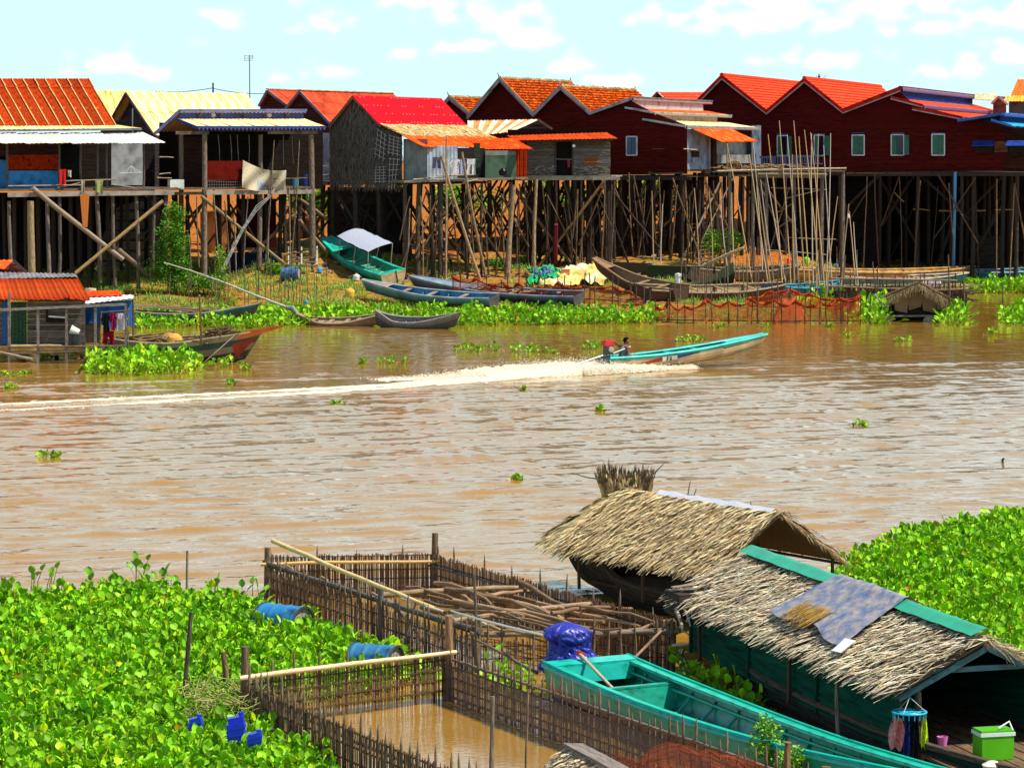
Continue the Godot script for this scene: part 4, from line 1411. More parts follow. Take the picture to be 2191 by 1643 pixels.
	# woven mats with a bamboo lattice, hung askew
	for q in [[[807,272],[829,288],[825,347],[800,335]],[[832,287],[858,294],[856,336],[828,330]],[[802,356],[826,355],[827,392],[800,393]],[[832,336],[857,338],[848,402],[830,409]]]:
		var P: Array = q.map(func(p): return f.px(p[0],p[1],-0.12))
		s = Shape.new()
		s.slab(P[0],P[1],P[2],P[3],0.03,Color(0.1,0.085,0.075))
		var mt := obj("woven_mat",s,M.thatch,t)
		s = Shape.new()
		for i in 6:
			var k := (i + 0.3)/6.0
			s.beam(P[0].lerp(P[3],k) - f.ez*0.03,P[1].lerp(P[2],k) - f.ez*0.03,0.03,0.025,shade(Color(0.36,0.33,0.3),0.2),f.ez)
			if i % 2 == 0:
				s.beam(P[0].lerp(P[1],k + 0.1) - f.ez*0.05,P[3].lerp(P[2],k + 0.1) - f.ez*0.05,0.03,0.025,shade(Color(0.36,0.33,0.3),0.2),f.ez)
		obj("lattice",s,M.bamboo,mt)
	# lean-to walls below the awning
	sheet_wall("lean_to_wall",t,f,863,297,914,390,0.1,Color(0.24,0.27,0.26),M.wall)
	var g := front(915,136.5,33 - 90 + 35)
	g.o = f.px(914,340,0.1)
	sheet_wall("lean_to_wall",t,g,914,312,979,384,0.0,Color(0.42,0.47,0.54),M.wall)
	panel_part("doorway",t,g,979,316,1037,380,1.2,0.05,Color(0.008,0.007,0.007),M.dark)
	panel_part("leaning_board",t,g,1014,306,1027,374,0.4,0.05,Color(0.04,0.055,0.04),M.plank)
	panel_part("board_wall",t,g,1038,322,1104,336,0.06,0.05,Color(0.22,0.22,0.19),M.wall)
	panel_part("board_wall",t,g,1038,332,1104,380,0.0,0.05,Color(0.075,0.13,0.09),M.wall)
	for i in 3:
		sheet_wall("rusty_sheet",t,g,1105 + i*8,318,1112 + i*8,381,-0.03 - 0.02*i,shade(Color(0.6,0.35,0.28),0.15),M.rust)
	s = Shape.new()
	var a := f.px(700,392,0.2)
	var b := f.px(868,392,0.2)
	s.slab(a,b,b + f.ez*7.5,a + f.ez*7.5,0.12,DARKWOOD)
	obj("floor",s,M.plank,t)
	s = Shape.new()
	var c := g.px(864,389,-0.5)
	var d := g.px(1130,381,-0.5)
	s.slab(c,d,d + g.ez*4.0,c + g.ez*4.0,0.1,Color(0.3,0.24,0.17))
	obj("porch_floor",s,M.plank,t)
	for q in [[884,384,962,377],[936,376,1010,374],[990,391,1022,384]]:
		pole(t,"porch_board",g.px(q[0],q[1],-0.5),g.px(q[2],q[3],-0.5),0.04,0.04,Color(0.55,0.45,0.32),0.01)
	for q in [[866,0.11],[897,0.13],[921,0.08],[943,0.14],[1002,0.1],[1031,0.07],[1093,0.11]]:
		var top := g.px(q[0],388,0.0)
		pole(t,"post",top,Vector3(top.x + rf(-0.1,0.1),ground(top.x,top.z) - 0.3,top.z + 0.1),q[1],q[1]*1.05,shade(Color(0.13,0.1,0.075),0.25),0.04)
	stilts(t,f,396,[712,758,809],[2.5,5.0,7.5],DARKWOOD,0.13)
	brace(t,f,712,400,790,520,0.2,DARKWOOD,0.1)
	brace(t,f,722,395,668,430,0.2,DARKWOOD,0.09)
	brace_web(t,f,700,1000,398,560,[2.0,4.0,6.0],8,DARKWOOD)
	# dark sheet added behind the left half to deepen the shade below
	s = Shape.new()
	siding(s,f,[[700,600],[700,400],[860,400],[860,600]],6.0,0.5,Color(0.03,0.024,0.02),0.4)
	obj("added_dark_back",s,M.siding,t)
	thin_poles(t,g,870,1120,392,-1.0,16)
	# long leaning rods in front of the porch
	for q in [[955,290,954,560,0.05],[944,333,1030,595,0.075],[988,325,1042,592,0.07],[1100,395,1086,590,0.12],[1148,384,1144,575,0.085]]:
		var p := g.px(q[0],q[1],-1.3)
		var r := g.px(q[2],q[3],-1.6)
		r.y = ground(r.x,r.z) - 0.2
		pole(t,"leaning_pole",p,r,q[4],q[4]*1.2,shade(Color(0.42,0.28,0.16),0.2),0.06)

func left_houses() -> void:
	# ---- gabled house with the pale sheet roof
	var f := front(270,143,56)
	var t := thing("stilt_house","house with pale cream rusted sheet roof and dark plank gable","house",f.px(280,340,0)*Vector3(1,0,1))
	var s := Shape.new()
	siding(s,f,[[240,400],[240,254],[270,200],[325,284],[325,400]],0.0,0.22,Color(0.045,0.04,0.042),0.25)
	obj("wall",s,M.siding,t)
	var ap := f.uh(269,197,-0.5)
	var er := f.uh(331,289,-0.5)
	var el := f.uh(236,256,-0.5)
	var L := 6.3
	var n := 12
	for j in 2:
		for i in n:
			s = Shape.new()
			var wa := lerpf(-0.5,L,i/float(n))
			var wb := lerpf(-0.5,L,(i + 1.0)/n) + 0.05
			var a := ap.lerp(er,j*0.45)
			var b := ap.lerp(er,0.48 if j == 0 else 1.0)
			var up := 0.03*(1 - j) + (i % 2)*0.012
			corrugated(s,f.p(a.x,a.y + up,wa),f.p(a.x,a.y + up,wb),f.p(b.x,b.y + up,wa),f.p(b.x,b.y + up,wb),0.2,0.014,shade(Color(1.0,0.99,0.95),0.06))
			obj("roof_sheet",s,M.pale_rust,t)
	s = Shape.new()
	corrugated(s,f.p(ap.x,ap.y,-0.5),f.p(ap.x,ap.y,L),f.p(el.x,el.y,-0.5),f.p(el.x,el.y,L),0.2,0.02,Color(0.9,0.8,0.6))
	obj("roof_slope",s,M.pale_rust,t)
	for e in [er,el]:
		rake(t,f.p(ap.x,ap.y - 0.06,-0.53),f.p(e.x,e.y - 0.06,-0.53),Color(0.1,0.08,0.09),0.12)
	pole(t,"vent_pipe",f.px(283,232,-0.6),f.px(283,290,-0.6),0.035,0.035,Color(0.7,0.72,0.72),0.0,M.plastic)
	# ---- blue trimmed porch house
	f = front(420,134,-30)
	t = thing("stilt_house","open porch house with royal blue scalloped trim and cream rusted roofs","house",f.px(520,340,0)*Vector3(1,0,1))
	var blue := Color(0.025,0.07,0.33)
	var pale_blue := Color(0.13,0.2,0.44)
	# upper roof falls away behind; its near edge is the scalloped one
	s = Shape.new()
	corrugated(s,f.px(384,234,1.6),f.px(655,235,1.6),f.px(330,284,4.2),f.px(600,284,4.2),0.2,0.02,Color(0.9,0.7,0.5))
	obj("upper_roof",s,M.pale_rust,t)
	scallops(t,f.px(384,236,1.55),f.px(656,236,1.55),0.15,0.2,pale_blue,-f.ez)
	rake(t,f.px(384,236,1.6),f.px(329,287,1.5),Color(0.1,0.13,0.3),0.14)
	s = Shape.new()
	panel(s,f,384,240,648,256,1.9,0.06,blue)
	obj("clerestory_wall",s,M.paint,t)
	for x in [455,575]:
		s = Shape.new()
		s.lathe(f.px(x,246,1.84),[Vector2(0.001,0.02),Vector2(0.07,0.03),Vector2(0.13,0.0),Vector2(0.13,-0.03)],14,Color(0.4,0.5,0.62),Basis(Vector3.RIGHT,PI/2))
		obj("round_vent",s,M.plastic,t)
	for x in [425,470,520,565,612]:
		rake(t,f.px(x,250,1.8),f.px(x + 6,241,1.5),Color(0.14,0.1,0.09),0.06,"bracket")
	n = 11
	for i in n:
		s = Shape.new()
		var xa := lerpf(379,650,i/float(n))
		var xb := lerpf(379,650,(i + 1.0)/n) + 1.2
		var xc := lerpf(421,696,i/float(n))
		var xd := lerpf(421,696,(i + 1.0)/n) + 1.2
		corrugated(s,f.px(xa,254 - (i % 2)*0.4,1.75),f.px(xb,254 - (i % 2)*0.4,1.75),f.px(xc,270 - (i % 2)*0.4,-0.7),f.px(xd,270.5 - (i % 2)*0.4,-0.7),0.2,0.015,shade(Color(1.0,0.98,0.94),0.06))
		obj("porch_roof_sheet",s,M.pale_rust,t)
	scallops(t,f.px(421,272,-0.72),f.px(697,272,-0.72),0.15,0.2,Color(0.06,0.1,0.34),-f.ez)
	rake(t,f.px(379,256,1.7),f.px(421,273,-0.7),Color(0.04,0.09,0.32),0.13)
	# frame and posts down to the bank
	rake(t,f.px(375,284,-0.35),f.px(446,284,-0.35),Color(0.2,0.15,0.11),0.16,"porch_beam")
	rake(t,f.px(572,283,-0.35),f.px(679,283,-0.35),Color(0.24,0.19,0.14),0.16,"porch_beam")
	for q in [[437,285,436,560,-0.4,0.13],[557,288,553,610,0.0,0.12],[665,288,668,612,-0.4,0.15],[387,285,386,590,1.2,0.12]]:
		var a := f.px(q[0],q[1],q[4])
		var b := f.px(q[2],q[3],q[4])
		b.y = minf(b.y,ground(b.x,b.z) - 0.2)
		pole(t,"post",a,b,q[5]*0.9,q[5]*1.1,Color(0.27,0.2,0.15),0.03,null,8)
	s = Shape.new()
	var c := f.px(368,404,-0.5)
	var d := f.px(669,401,-0.5)
	s.slab(c,d,d + f.ez*6.0,c + f.ez*6.0,0.1,OLD)
	obj("porch_floor",s,M.plank,t)
	rake(t,f.px(440,412,-0.52),f.px(668,410,-0.52),Color(0.36,0.31,0.25),0.2,"floor_beam")
	rake(t,f.px(368,414,-0.3),f.px(440,413,-0.3),Color(0.26,0.2,0.16),0.14,"floor_beam")
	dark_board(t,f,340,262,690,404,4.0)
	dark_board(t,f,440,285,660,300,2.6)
	panel_part("porch_panel",t,f,441,344,518,386,-0.35,0.05,Color(0.13,0.008,0.007),M.wall)
	panel_part("inner_partition",t,f,380,292,436,400,1.9,0.06,Color(0.06,0.028,0.02),M.siding)
	s = Shape.new()
	for i in 3:
		s.beam(f.px(441,389 + i*6,-0.35),f.px(518,389 + i*6,-0.35),0.02,0.02,Color(0.2,0.17,0.15))
	for i in 16:
		s.beam(f.px(443 + i*5,386,-0.35),f.px(443 + i*5,402,-0.35),0.018,0.018,Color(0.2,0.17,0.15),f.ez)
	s.beam(f.px(440,386,-0.35),f.px(666,380,-0.35),0.05,0.05,Color(0.22,0.18,0.15))
	obj("railing",s,M.wood,t)
	for x in [466,492,507,532,606,624]:
		pole(t,"hanging_rod",f.px(x,288,0.2),f.px(x + rf(0,6),345 + rf(-5,8),0.2),0.018,0.018,Color(0.35,0.33,0.3),0.03,null,4)
	stilts(t,f,416,[400,470,520,600,640],[2.0,4.0,5.8],DARKWOOD,0.1,0.6)
	for q in [[430,420,640,590,-0.5],[640,470,700,540,-0.2],[625,415,700,470,0.5],[520,560,640,450,1.0]]:
		brace(t,f,q[0],q[1],q[2],q[3],q[4],Color(0.33,0.22,0.13),0.09)
	brace_web(t,f,350,660,418,560,[1.0,3.0,5.0],5,Color(0.22,0.13,0.08))
	for q in [[456,415,470,580],[480,430,492,590],[500,460,505,585],[530,420,520,590],[575,440,572,600],[618,400,620,590],[586,300,564,590],[640,300,622,560],[420,420,425,560],[402,500,408,590]]:
		pole(t,"thin_pole",f.px(q[0],q[1],-0.6),f.px(q[2],q[3] + 12,-0.6),0.03,0.04,shade(Color(0.3,0.22,0.15),0.3),0.05,null,5)
	# things on the porch
	var cl := Shape.new()
	var rows := []
	for i in 12:
		var row := []
		for j in 16:
			var u := j/15.0
			var k := i/11.0
			var x := lerpf(519,612,u)
			var y := lerpf(342 + u*22 + 9.0*sin(u*PI),401 + 6.0*sin(u*4.0) + u*4.0,k)
			if u > 0.7 and k > 0.7:
				y += (u - 0.7)*(k - 0.7)*90.0
			row.append(f.px(x - k*2.0,y,-0.55 + 0.2*sin(u*15.0 + k*6.0)*(0.2 + k) - 0.3*sin(u*6.0 + 1.0)*k))
		rows.append(row)
	var cc := []
	for i in 12:
		var ln := []
		for j in 16:
			ln.append(Color(0.62,0.53,0.38).lerp(Color(0.2,0.32,0.5),clampf(1.2 - absf(j - 4.0 - i*0.3)*0.5,0,1)*smoothstep(4,8,i)))
		cc.append(ln)
	cl.sheet(rows,cc)
	solo("hanging_sheet",cl,M.cloth,"large cream cloth with blue print draped over the porch railing","cloth")
	s = Shape.new()
	panel(s,f,361,384,390,404,-0.75,0.35,Color(0.6,0.62,0.58))
	panel(s,f,363,386,388,402,-0.95,0.03,Color(0.66,0.68,0.64))
	solo("white_box",s,M.paint,"white rusty-cornered metal box on the deck edge left of the porch","box")
	for q in [[655,362,0.16,0.3,Color(0.02,0.03,0.25),"dark blue plastic barrel","blue_barrel"],[632,396,0.14,0.2,Color(0.05,0.3,0.45),"small turquoise bucket","bucket"]]:
		s = Shape.new()
		var p := f.px(q[0],404,-0.2 if q[0] > 640 else 0.0)
		p.y = f.px(500,402,-0.2).y + 0.03
		s.lathe(p,[Vector2(0.001,0),Vector2(q[2],0),Vector2(q[2]*1.1,q[3]*2.0),Vector2(q[2]*0.9,q[3]*2.05),Vector2(0.001,q[3]*1.95)],12,q[4])
		solo(q[6],s,M.plastic,q[5] + " at the right end of the porch","barrel" if q[6] == "blue_barrel" else "bucket")
	# ---- the leftmost house with the big rusty roof
	f = front(150,132,-26)
	t = thing("stilt_house","leftmost stilt house with steep dark orange rusted roof and white awning","house",f.px(150,340,0)*Vector3(1,0,1))
	n = 12
	for i in n:
		for j in 2:
			s = Shape.new()
			var ka := i/float(n)
			var kb := (i + 1.0)/n
			var ra := f.px(lerpf(-95,187,ka),169,2.4)
			var rb := f.px(lerpf(-95,187,kb) + 0.8,169,2.4)
			var ea := f.px(lerpf(-40,246,ka),268,-0.4)
			var eb := f.px(lerpf(-40,246,kb) + 0.8,268,-0.4)
			var k0 := 0.0 if j == 0 else 0.17
			var k1 := 0.2 if j == 0 else 1.0
			var up := Vector3(0,0.03 if j == 0 else 0.0,0)
			corrugated(s,ra.lerp(ea,k0) + up,rb.lerp(eb,k0) + up,ra.lerp(ea,k1) + up,rb.lerp(eb,k1) + up,0.18,0.012,shade(Color(0.68,0.56,0.4),0.24))
			obj("roof_sheet",s,M.rust,t)
			s = Shape.new()
			var q0 := rb.lerp(eb,k0) + up*1.8
			var q1 := rb.lerp(eb,k1) + up*1.8
			stick(s,q0 + Vector3(0,0.02,0),q1 + Vector3(0,0.02,0),0.03,0.03,Color(0.85,0.52,0.22),0.02,5)
			obj("roof_seam",s,M.sheet,t)
	rake(t,f.px(-95,187,1.95),f.px(196,187,1.95),Color(0.9,0.6,0.3),0.05,"lap_strip")
	s = Shape.new()
	corrugated(s,f.px(-110,169,2.45),f.px(188,169,2.45),f.px(-110,260,5.0),f.px(188,260,5.0),0.2,0.02,Color(0.8,0.5,0.3))
	obj("roof_slope",s,M.rust,t)
	# gutter lip and awnings
	s = Shape.new()
	corrugated(s,f.px(-60,268,-0.3),f.px(246,267,-0.3),f.px(-60,277,-0.9),f.px(302,274,-0.9),0.2,0.012,Color(0.95,0.92,0.85))
	obj("eave_sheet",s,M.pale_rust,t)
	rake(t,f.px(-60,280,-0.92),f.px(302,276,-0.92),Color(0.16,0.18,0.2),0.1,"gutter")
	for i in 8:
		s = Shape.new()
		var xa := lerpf(-60,303,i/8.0)
		var xb := lerpf(-60,303,(i + 1.0)/8.0) + 1.0
		var xc := lerpf(-45,352,i/8.0)
		var xd := lerpf(-45,352,(i + 1.0)/8.0) + 1.0
		corrugated(s,f.px(xa,285 - (i % 2)*0.4,-0.75),f.px(xb,283 - (i % 2)*0.4,-0.75),f.px(xc,307 - (i % 2)*0.4,-2.2),f.px(xd,305 - (i % 2)*0.4,-2.2),0.2,0.012,shade(Color(0.84,0.73,0.58) if i < 5 else Color(0.88,0.84,0.76),0.03))
		obj("awning_sheet",s,M.sheet,t)
	# what stands under the awning
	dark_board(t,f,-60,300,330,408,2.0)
	panel_part("upper_wall",t,f,-60,305,122,334,-0.6,0.06,Color(0.07,0.03,0.028),M.siding)
	sheet_wall("rusty_panel",t,f,16,331,124,363,-0.9,Color(0.55,0.4,0.36),M.rust)
	panel_part("blue_panel",t,f,15,365,124,402,-0.95,0.05,Color(0.05,0.25,0.55),M.sheet)
	panel_part("blue_panel",t,f,-40,342,12,402,-0.9,0.05,Color(0.04,0.18,0.42),M.sheet)
	panel_part("white_wall",t,f,237,305,304,396,0.5,0.06,Color(0.34,0.35,0.37),M.wall)
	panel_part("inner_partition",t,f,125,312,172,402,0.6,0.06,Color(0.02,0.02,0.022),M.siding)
	for x in [14,125,172,208,228,306]:
		pole(t,"post",f.px(x,305,-1.3),f.px(x,405,-1.3),0.06,0.06,Color(0.16,0.13,0.11),0.03)
	s = Shape.new()
	c = f.px(-60,407,-1.8)
	d = f.px(380,403,-1.8)
	s.slab(c,d,d + f.ez*9.0,c + f.ez*9.0,0.1,OLD)
	obj("deck",s,M.plank,t)
	rake(t,f.px(15,417,-1.85),f.px(372,412,-1.85),Color(0.36,0.31,0.26),0.2,"floor_beam")
	for q in [[16,398,172,396],[120,402,170,391],[240,395,310,406],[128,388,250,384],[340,373,364,370],[335,380,366,381],[340,336,370,337]]:
		pole(t,"deck_pole",f.px(q[0],q[1],-1.6),f.px(q[2],q[3],-1.6),0.035,0.03,Color(0.42,0.33,0.24),0.02)
	for q in [[18,430,26,620,0.09],[126,410,126,590,0.09],[240,412,246,612,0.09],[290,412,295,618,0.1],[205,412,214,605,0.11],[100,412,105,600,0.1],[330,412,326,600,0.09],[355,412,352,590,0.1]]:
		pole(t,"post",f.px(q[0],q[1],-1.5),f.px(q[2],q[3],-1.5),q[4],q[4],shade(Color(0.2,0.16,0.13),0.3),0.05)
	stilts(t,f,416,[-30,30,80,150,190,230,270,320],[2.5,5.0],DARKWOOD,0.1,0.2)
	brace(t,f,68,402,262,555,-1.95,Color(0.36,0.28,0.21),0.13)
	brace(t,f,248,530,318,590,-1.8,Color(0.3,0.22,0.15),0.13)
	brace(t,f,348,430,160,585,-2.15,Color(0.5,0.32,0.14),0.1)
	# the stout lone post that stands clear in front
	s = Shape.new()
	var w0 := f.px(64,430,-3.0)
	var w1 := f.px(69,640,-3.0)
	stick(s,w0,w1,0.15,0.18,Color(0.45,0.31,0.17),0.02,8)
	solo("stout_post",s,M.wood,"stout pale post standing clear before the leftmost house","post")
	s = Shape.new()
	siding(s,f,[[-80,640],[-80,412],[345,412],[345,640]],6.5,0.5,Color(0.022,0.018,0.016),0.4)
	obj("added_dark_back",s,M.siding,t)  # dark sheet added behind the posts to keep the underside black
	# small things on its deck
	laundry(f,[[133,362,16,34,Color(0.55,0.03,0.03),"red flowered cloth hanging beside the blue panel"],[176,386,9,26,Color(0.5,0.42,0.3),"pale rag hung over the deck edge"],[211,385,18,28,Color(0.42,0.42,0.16),"olive green cloth hung over the deck edge"],[148,364,8,14,Color(0.6,0.5,0.4),"small cream rag hanging right of the red cloth"]],-1.9)
	s = Shape.new()
	for i in 5:
		var a := f.px(170 + i*4.0,415,-2.0)
		var b := f.px(176 + i*2.0,486,-2.05)
		var a2 := f.px(174 + i*4.0,415,-2.0)
		var b2 := f.px(178 + i*2.0,486,-2.05)
		s.quad(a.lerp(a2,0.0),a2,b2,b,shade(Color(0.55,0.17,0.04),0.2))
	solo("hanging_net",s,M.cloth,"orange fishing net hanging in a narrow strip below the deck","net")
	# white wire hanger frame
	s = Shape.new()
	var hc := f.px(280,355,-2.0)
	for i in 8:
		var e := hc + f.ex*(i - 3.5)*0.13 - Vector3(0,0.32,0) + f.ez*(0.1 if i % 2 == 0 else -0.1)
		s.tube([hc,e],[0.008,0.008],4,Color(0.6,0.6,0.6))
	s.beam(hc - f.ex*0.55 - Vector3(0,0.33,0),hc + f.ex*0.5 - Vector3(0,0.29,0),0.03,0.03,Color(0.6,0.58,0.55))
	s.tube([hc,hc + Vector3(0,1.2,0)],[0.006,0.006],4,Color(0.3,0.3,0.3))
	solo("clothes_hanger",s,M.plastic,"empty white wire drying rack hanging before the white wall","hanger")
	# masts and wires over the roofs
	s = Shape.new()
	var m0 := at(534,200,150)
	var m1 := at(533,118,150)
	s.tube([Vector3(m0.x,4,m0.z),m1],[0.04,0.03],6,Color(0.2,0.22,0.25))
	for i in 4:
		s.beam(m1 + Vector3(-0.28,-0.02 - 0.09*i,0.0),m1 + Vector3(0.2,0.0 - 0.09*i,0),0.02,0.02,Color(0.3,0.32,0.35))
	s.beam(m1 + Vector3(-0.25,0,0),m1 + Vector3(-0.25,-0.3,0),0.02,0.02,Color(0.3,0.32,0.35),Vector3.RIGHT)
	s.beam(m1 + Vector3(0.16,0,0),m1 + Vector3(0.16,-0.2,0),0.05,0.05,Color(0.5,0.52,0.55),Vector3.RIGHT)
	solo("antenna_mast",s,M.metal,"thin tall television antenna mast behind the pale cream roof","antenna")
	s = Shape.new()
	var u0 := at(455,177,155)
	s.tube([Vector3(u0.x,3,u0.z),u0],[0.07,0.05],6,Color(0.06,0.06,0.06))
	solo("utility_pole",s,M.wood,"short dark utility pole top with wires above the cream roof","pole")
	s = Shape.new()
	for q in [[at(330,196,155),at(455,188,155)],[at(455,189,155),at(565,200,158)]]:
		var pts := []
		for i in 7:
			pts.append((q[0] as Vector3).lerp(q[1],i/6.0) - Vector3(0,0.1*sin(PI*i/6.0),0))
		s.tube(pts,radii(0.018,0.018,7),4,Color(0.03,0.03,0.035))
	solo("overhead_wire",s,M.dark,"black overhead wire slung from the utility pole over the roofs","wire")
	s = Shape.new()
	var t0 := at(1753,178,168)
	s.tube([t0 - Vector3(0,1,0),t0 + Vector3(0,0.55,0)],[0.05,0.04],6,Color(0.12,0.12,0.14))
	for i in 5:
		s.beam(t0 + Vector3(-0.2 + i*0.12,0.2 + 0.08*(i % 3),0),t0 + Vector3(-0.12 + i*0.16,0.5,0.1),0.015,0.015,Color(0.4,0.4,0.42))
	s.cube(t0 + Vector3(0,0.3,0),Vector3(0.12,0.28,0.12),Color(0.05,0.05,0.06))
	solo("roof_antenna",s,M.metal,"small antenna on the ridge of the right red tiled roof","antenna")

# cloths hung at a line: x, y, width, drop in pixels of the plane
func laundry(f: Front,list: Array,w: float,group := "") -> void:
	for q in list:
		var s := Shape.new()
		var rows := []
		for i in 7:
			var row := []
			for j in 7:
				var u := j/6.0
				var k := i/6.0
				row.append(f.px(q[0] + (u - 0.5)*q[2]*(1.0 - 0.15*sin(k*3.0)),q[1] + k*q[3] + 1.5*sin(u*5.0 + q[0])*k,w + 0.05*sin(u*9.0 + q[1])*(0.3 + k)))
			rows.append(row)
		s.sheet(rows,[q[4],q[4],q[4],q[4],q[4],q[4],q[4]])
		solo("hung_cloth",s,M.cloth,q[5],"cloth",group)

# ---------------------------------------------------------------- plants

var leaf_mesh: ArrayMesh
var small_leaf: ArrayMesh
var grass_mesh: ArrayMesh

# a water hyacinth leaf: a bent stalk and a cupped round blade
func hyacinth_leaf(s: Shape,base: Vector3,bs: Basis,h: float,size: float,blade: Color,stalk: Color,sides := 4) -> void:
	var tip := Vector3(h*0.35,h,0)
	s.tube([base,base + bs*Vector3(h*0.06,h*0.5,0),base + bs*tip],[size*0.09,size*0.07,size*0.035],sides,stalk)
	var out := Vector3(0.6,0.8,0)
	var nn := Vector3(-0.8,0.6,0)
	var rows := []
	for i in 5:
		var k := i/4.0
		var wd: float = [0.3,0.82,0.9,0.62,0.05][i]*size*0.5
		var row := []
		for j in 4:
			var u := j/1.5 - 1.0
			row.append(base + bs*(tip + out*k*size + Vector3(0,0,1)*u*wd + nn*(u*u*0.16 + (k - 0.5)*(k - 0.5)*-0.2)*size))
		rows.append(row)
	s.sheet(rows,[blade,blade,blade,blade,blade])

func make_leaf_meshes() -> void:
	var s := Shape.new()
	hyacinth_leaf(s,Vector3.ZERO,Basis.IDENTITY,0.3,0.13,Color(0.235,0.5,0.012),Color(0.3,0.4,0.04))
	leaf_mesh = s.mesh()
	s = Shape.new()
	for i in 3:
		var o := Vector3(cos(i*2.1),0,sin(i*2.1))*0.05
		var d := Vector3(cos(i*2.1 + 1.0),0.6,sin(i*2.1 + 1.0))*0.07
		var w := d.cross(Vector3.UP).normalized()*0.035
		s.quad(o - w*0.3,o + d*0.5 - w,o + d,o + d*0.5 + w,Color(0.2,0.4,0.04))
	small_leaf = s.mesh()
	s = Shape.new()
	for i in 6:
		var a := i*1.07
		var o := Vector3(cos(a),0,sin(a))*0.04
		var d := Vector3(cos(a)*0.12,0.28 + 0.06*(i % 3),sin(a)*0.12)
		var w := Vector3(-sin(a),0,cos(a))*0.012
		s.quad(o - w,o + w,o + d*0.6 + w*0.7,o + d*0.6 - w*0.7,Color(0.24,0.34,0.05))
		s.tri(o + d*0.6 - w*0.7,o + d*0.6 + w*0.7,o + d + Vector3(d.x,-0.02,d.z)*0.5,Color(0.3,0.38,0.06))
	grass_mesh = s.mesh()

func multi(called: String,m: ArrayMesh,places: Array,cols: Array,material: Material,parent: Node = null) -> MultiMeshInstance3D:
	var mm := MultiMesh.new()
	mm.transform_format = MultiMesh.TRANSFORM_3D
	mm.use_colors = true
	mm.mesh = m
	mm.instance_count = places.size()
	for i in places.size():
		mm.set_instance_transform(i,places[i])
		mm.set_instance_color(i,cols[i])
	var o := MultiMeshInstance3D.new()
	o.name = called
	o.multimesh = mm
	o.material_override = material
	o.set_meta("kind","stuff")
	(parent if parent else self).add_child(o,true)
	return o

func leaf_tint() -> Color:
	var r := rng.randf()
	var k := rf(0.7,1.2)
	if r < 0.035:
		return Color(1.9,1.15,0.8)*k
	if r < 0.25:
		return Color(1.45,1.2,0.9)*k
	if r > 0.993:
		return Color(1.5,0.5,0.8)*k
	return Color(0.95,1.0,1.0)*(k*k)

func plan(points: Array,h: float) -> PackedVector2Array:
	var r := PackedVector2Array()
	for p in points:
		var w := water_at(p[0],p[1],h)
		r.push_back(Vector2(w.x,w.z))
	return r

# a floating mat of water hyacinth over a plan outline; keep(x, z) can cut holes
func hyacinth_mat(called: String,label: String,outline: PackedVector2Array,density: float,size: float,keep = null,group := "",ground_level := false,tall := 1.0) -> void:
	var lo := outline[0]
	var hi := outline[0]
	for p in outline:
		lo = lo.min(p); hi = hi.max(p)
	var count := int((hi.x - lo.x)*(hi.y - lo.y)*density)
	var places := []
	var cols := []
	for i in count:
		var p := Vector2(rf(lo.x,hi.x),rf(lo.y,hi.y))
		p += Vector2(soft.get_noise_2d(p.x*1.7,p.y*1.7),soft.get_noise_2d(p.y*1.7,p.x*1.7 + 50.0))*0.35*size
		if not Geometry2D.is_point_in_polygon(p,outline) or (keep != null and not keep.call(p.x,p.y)):
			continue
		var lump := 0.72 + 0.75*bumps.get_noise_2d(p.x*0.9/size,p.y*0.9/size) + 0.25*soft.get_noise_2d(p.x*0.3,p.y*0.3)
		var low := rng.randf() < 0.3
		var sc := size*rf(0.6,1.45)*(0.85 if low else 1.0)
		var b := Basis(Vector3.UP,rf(0,TAU))*Basis(Vector3(0,0,1),rf(-0.75,0.6))*Basis(Vector3.RIGHT,rf(-0.6,0.6))
		var hk := clampf(lump*rf(0.55,1.25),0.25,1.7)*(0.45 if low else 1.0)*tall
		var gh := ground(p.x,p.y) if ground_level else 0.0
		places.append(Transform3D(b.scaled(Vector3(sc,sc,sc)),Vector3(p.x,maxf(gh,0.0) - 0.05 + (hk - 1.0)*0.3*size,p.y)))
		var patch := 1.0 + 0.35*soft.get_noise_2d(p.x*0.5/size,p.y*0.5/size + 9.0)
		var c := leaf_tint()
		cols.append(Color(c.r*patch,c.g*(0.5 + patch*0.5),c.b))
	var o := multi(called,leaf_mesh,places,cols,M.leaf)
	tag(o,label,"water plants",group)

# a loose raft of a few hyacinth plants drifting on the river, one mesh
func clump(x: float,y: float,w: float,h: float,label: String) -> void:
	var c := water_at(x,y)
	var s := Shape.new()
	var px := -EYE.distance_to(c)/FOCAL
	var half := absf(w*px)*0.5
	var count := int(clampf(half*60.0,14,110))
	for i in count:
		var a := rf(0,TAU)
		var r := sqrt(rng.randf())
		var p := c + Vector3(cos(a)*r*half,0,sin(a)*r*half*0.55)
		var b := Basis(Vector3.UP,rf(0,TAU))*Basis(Vector3(0,0,1),rf(-0.8,0.5))
		var k := leaf_tint()
		var hh := absf(h*px)*(1.0 - 0.5*r)*rf(0.35,0.9)
		hyacinth_leaf(s,p - Vector3(0,0.03,0),b,hh,rf(0.1,0.17),Color(0.23*k.r,0.44*k.g,0.02*k.b),Color(0.3*k.r,0.4*k.g,0.05),3)
	for i in 4:
		var p := c + Vector3(rf(-1,1)*half*1.2,0.01,rf(-1,1)*half*0.6)
		stick(s,p,p + Vector3(rf(-0.3,0.3),rf(0.0,0.12),rf(-0.2,0.2)),0.012,0.008,Color(0.4,0.36,0.1),0.03,4)
	solo("floating_hyacinth",s,M.leaf,label,"water plant","hyacinth clumps drifting on the river",c)

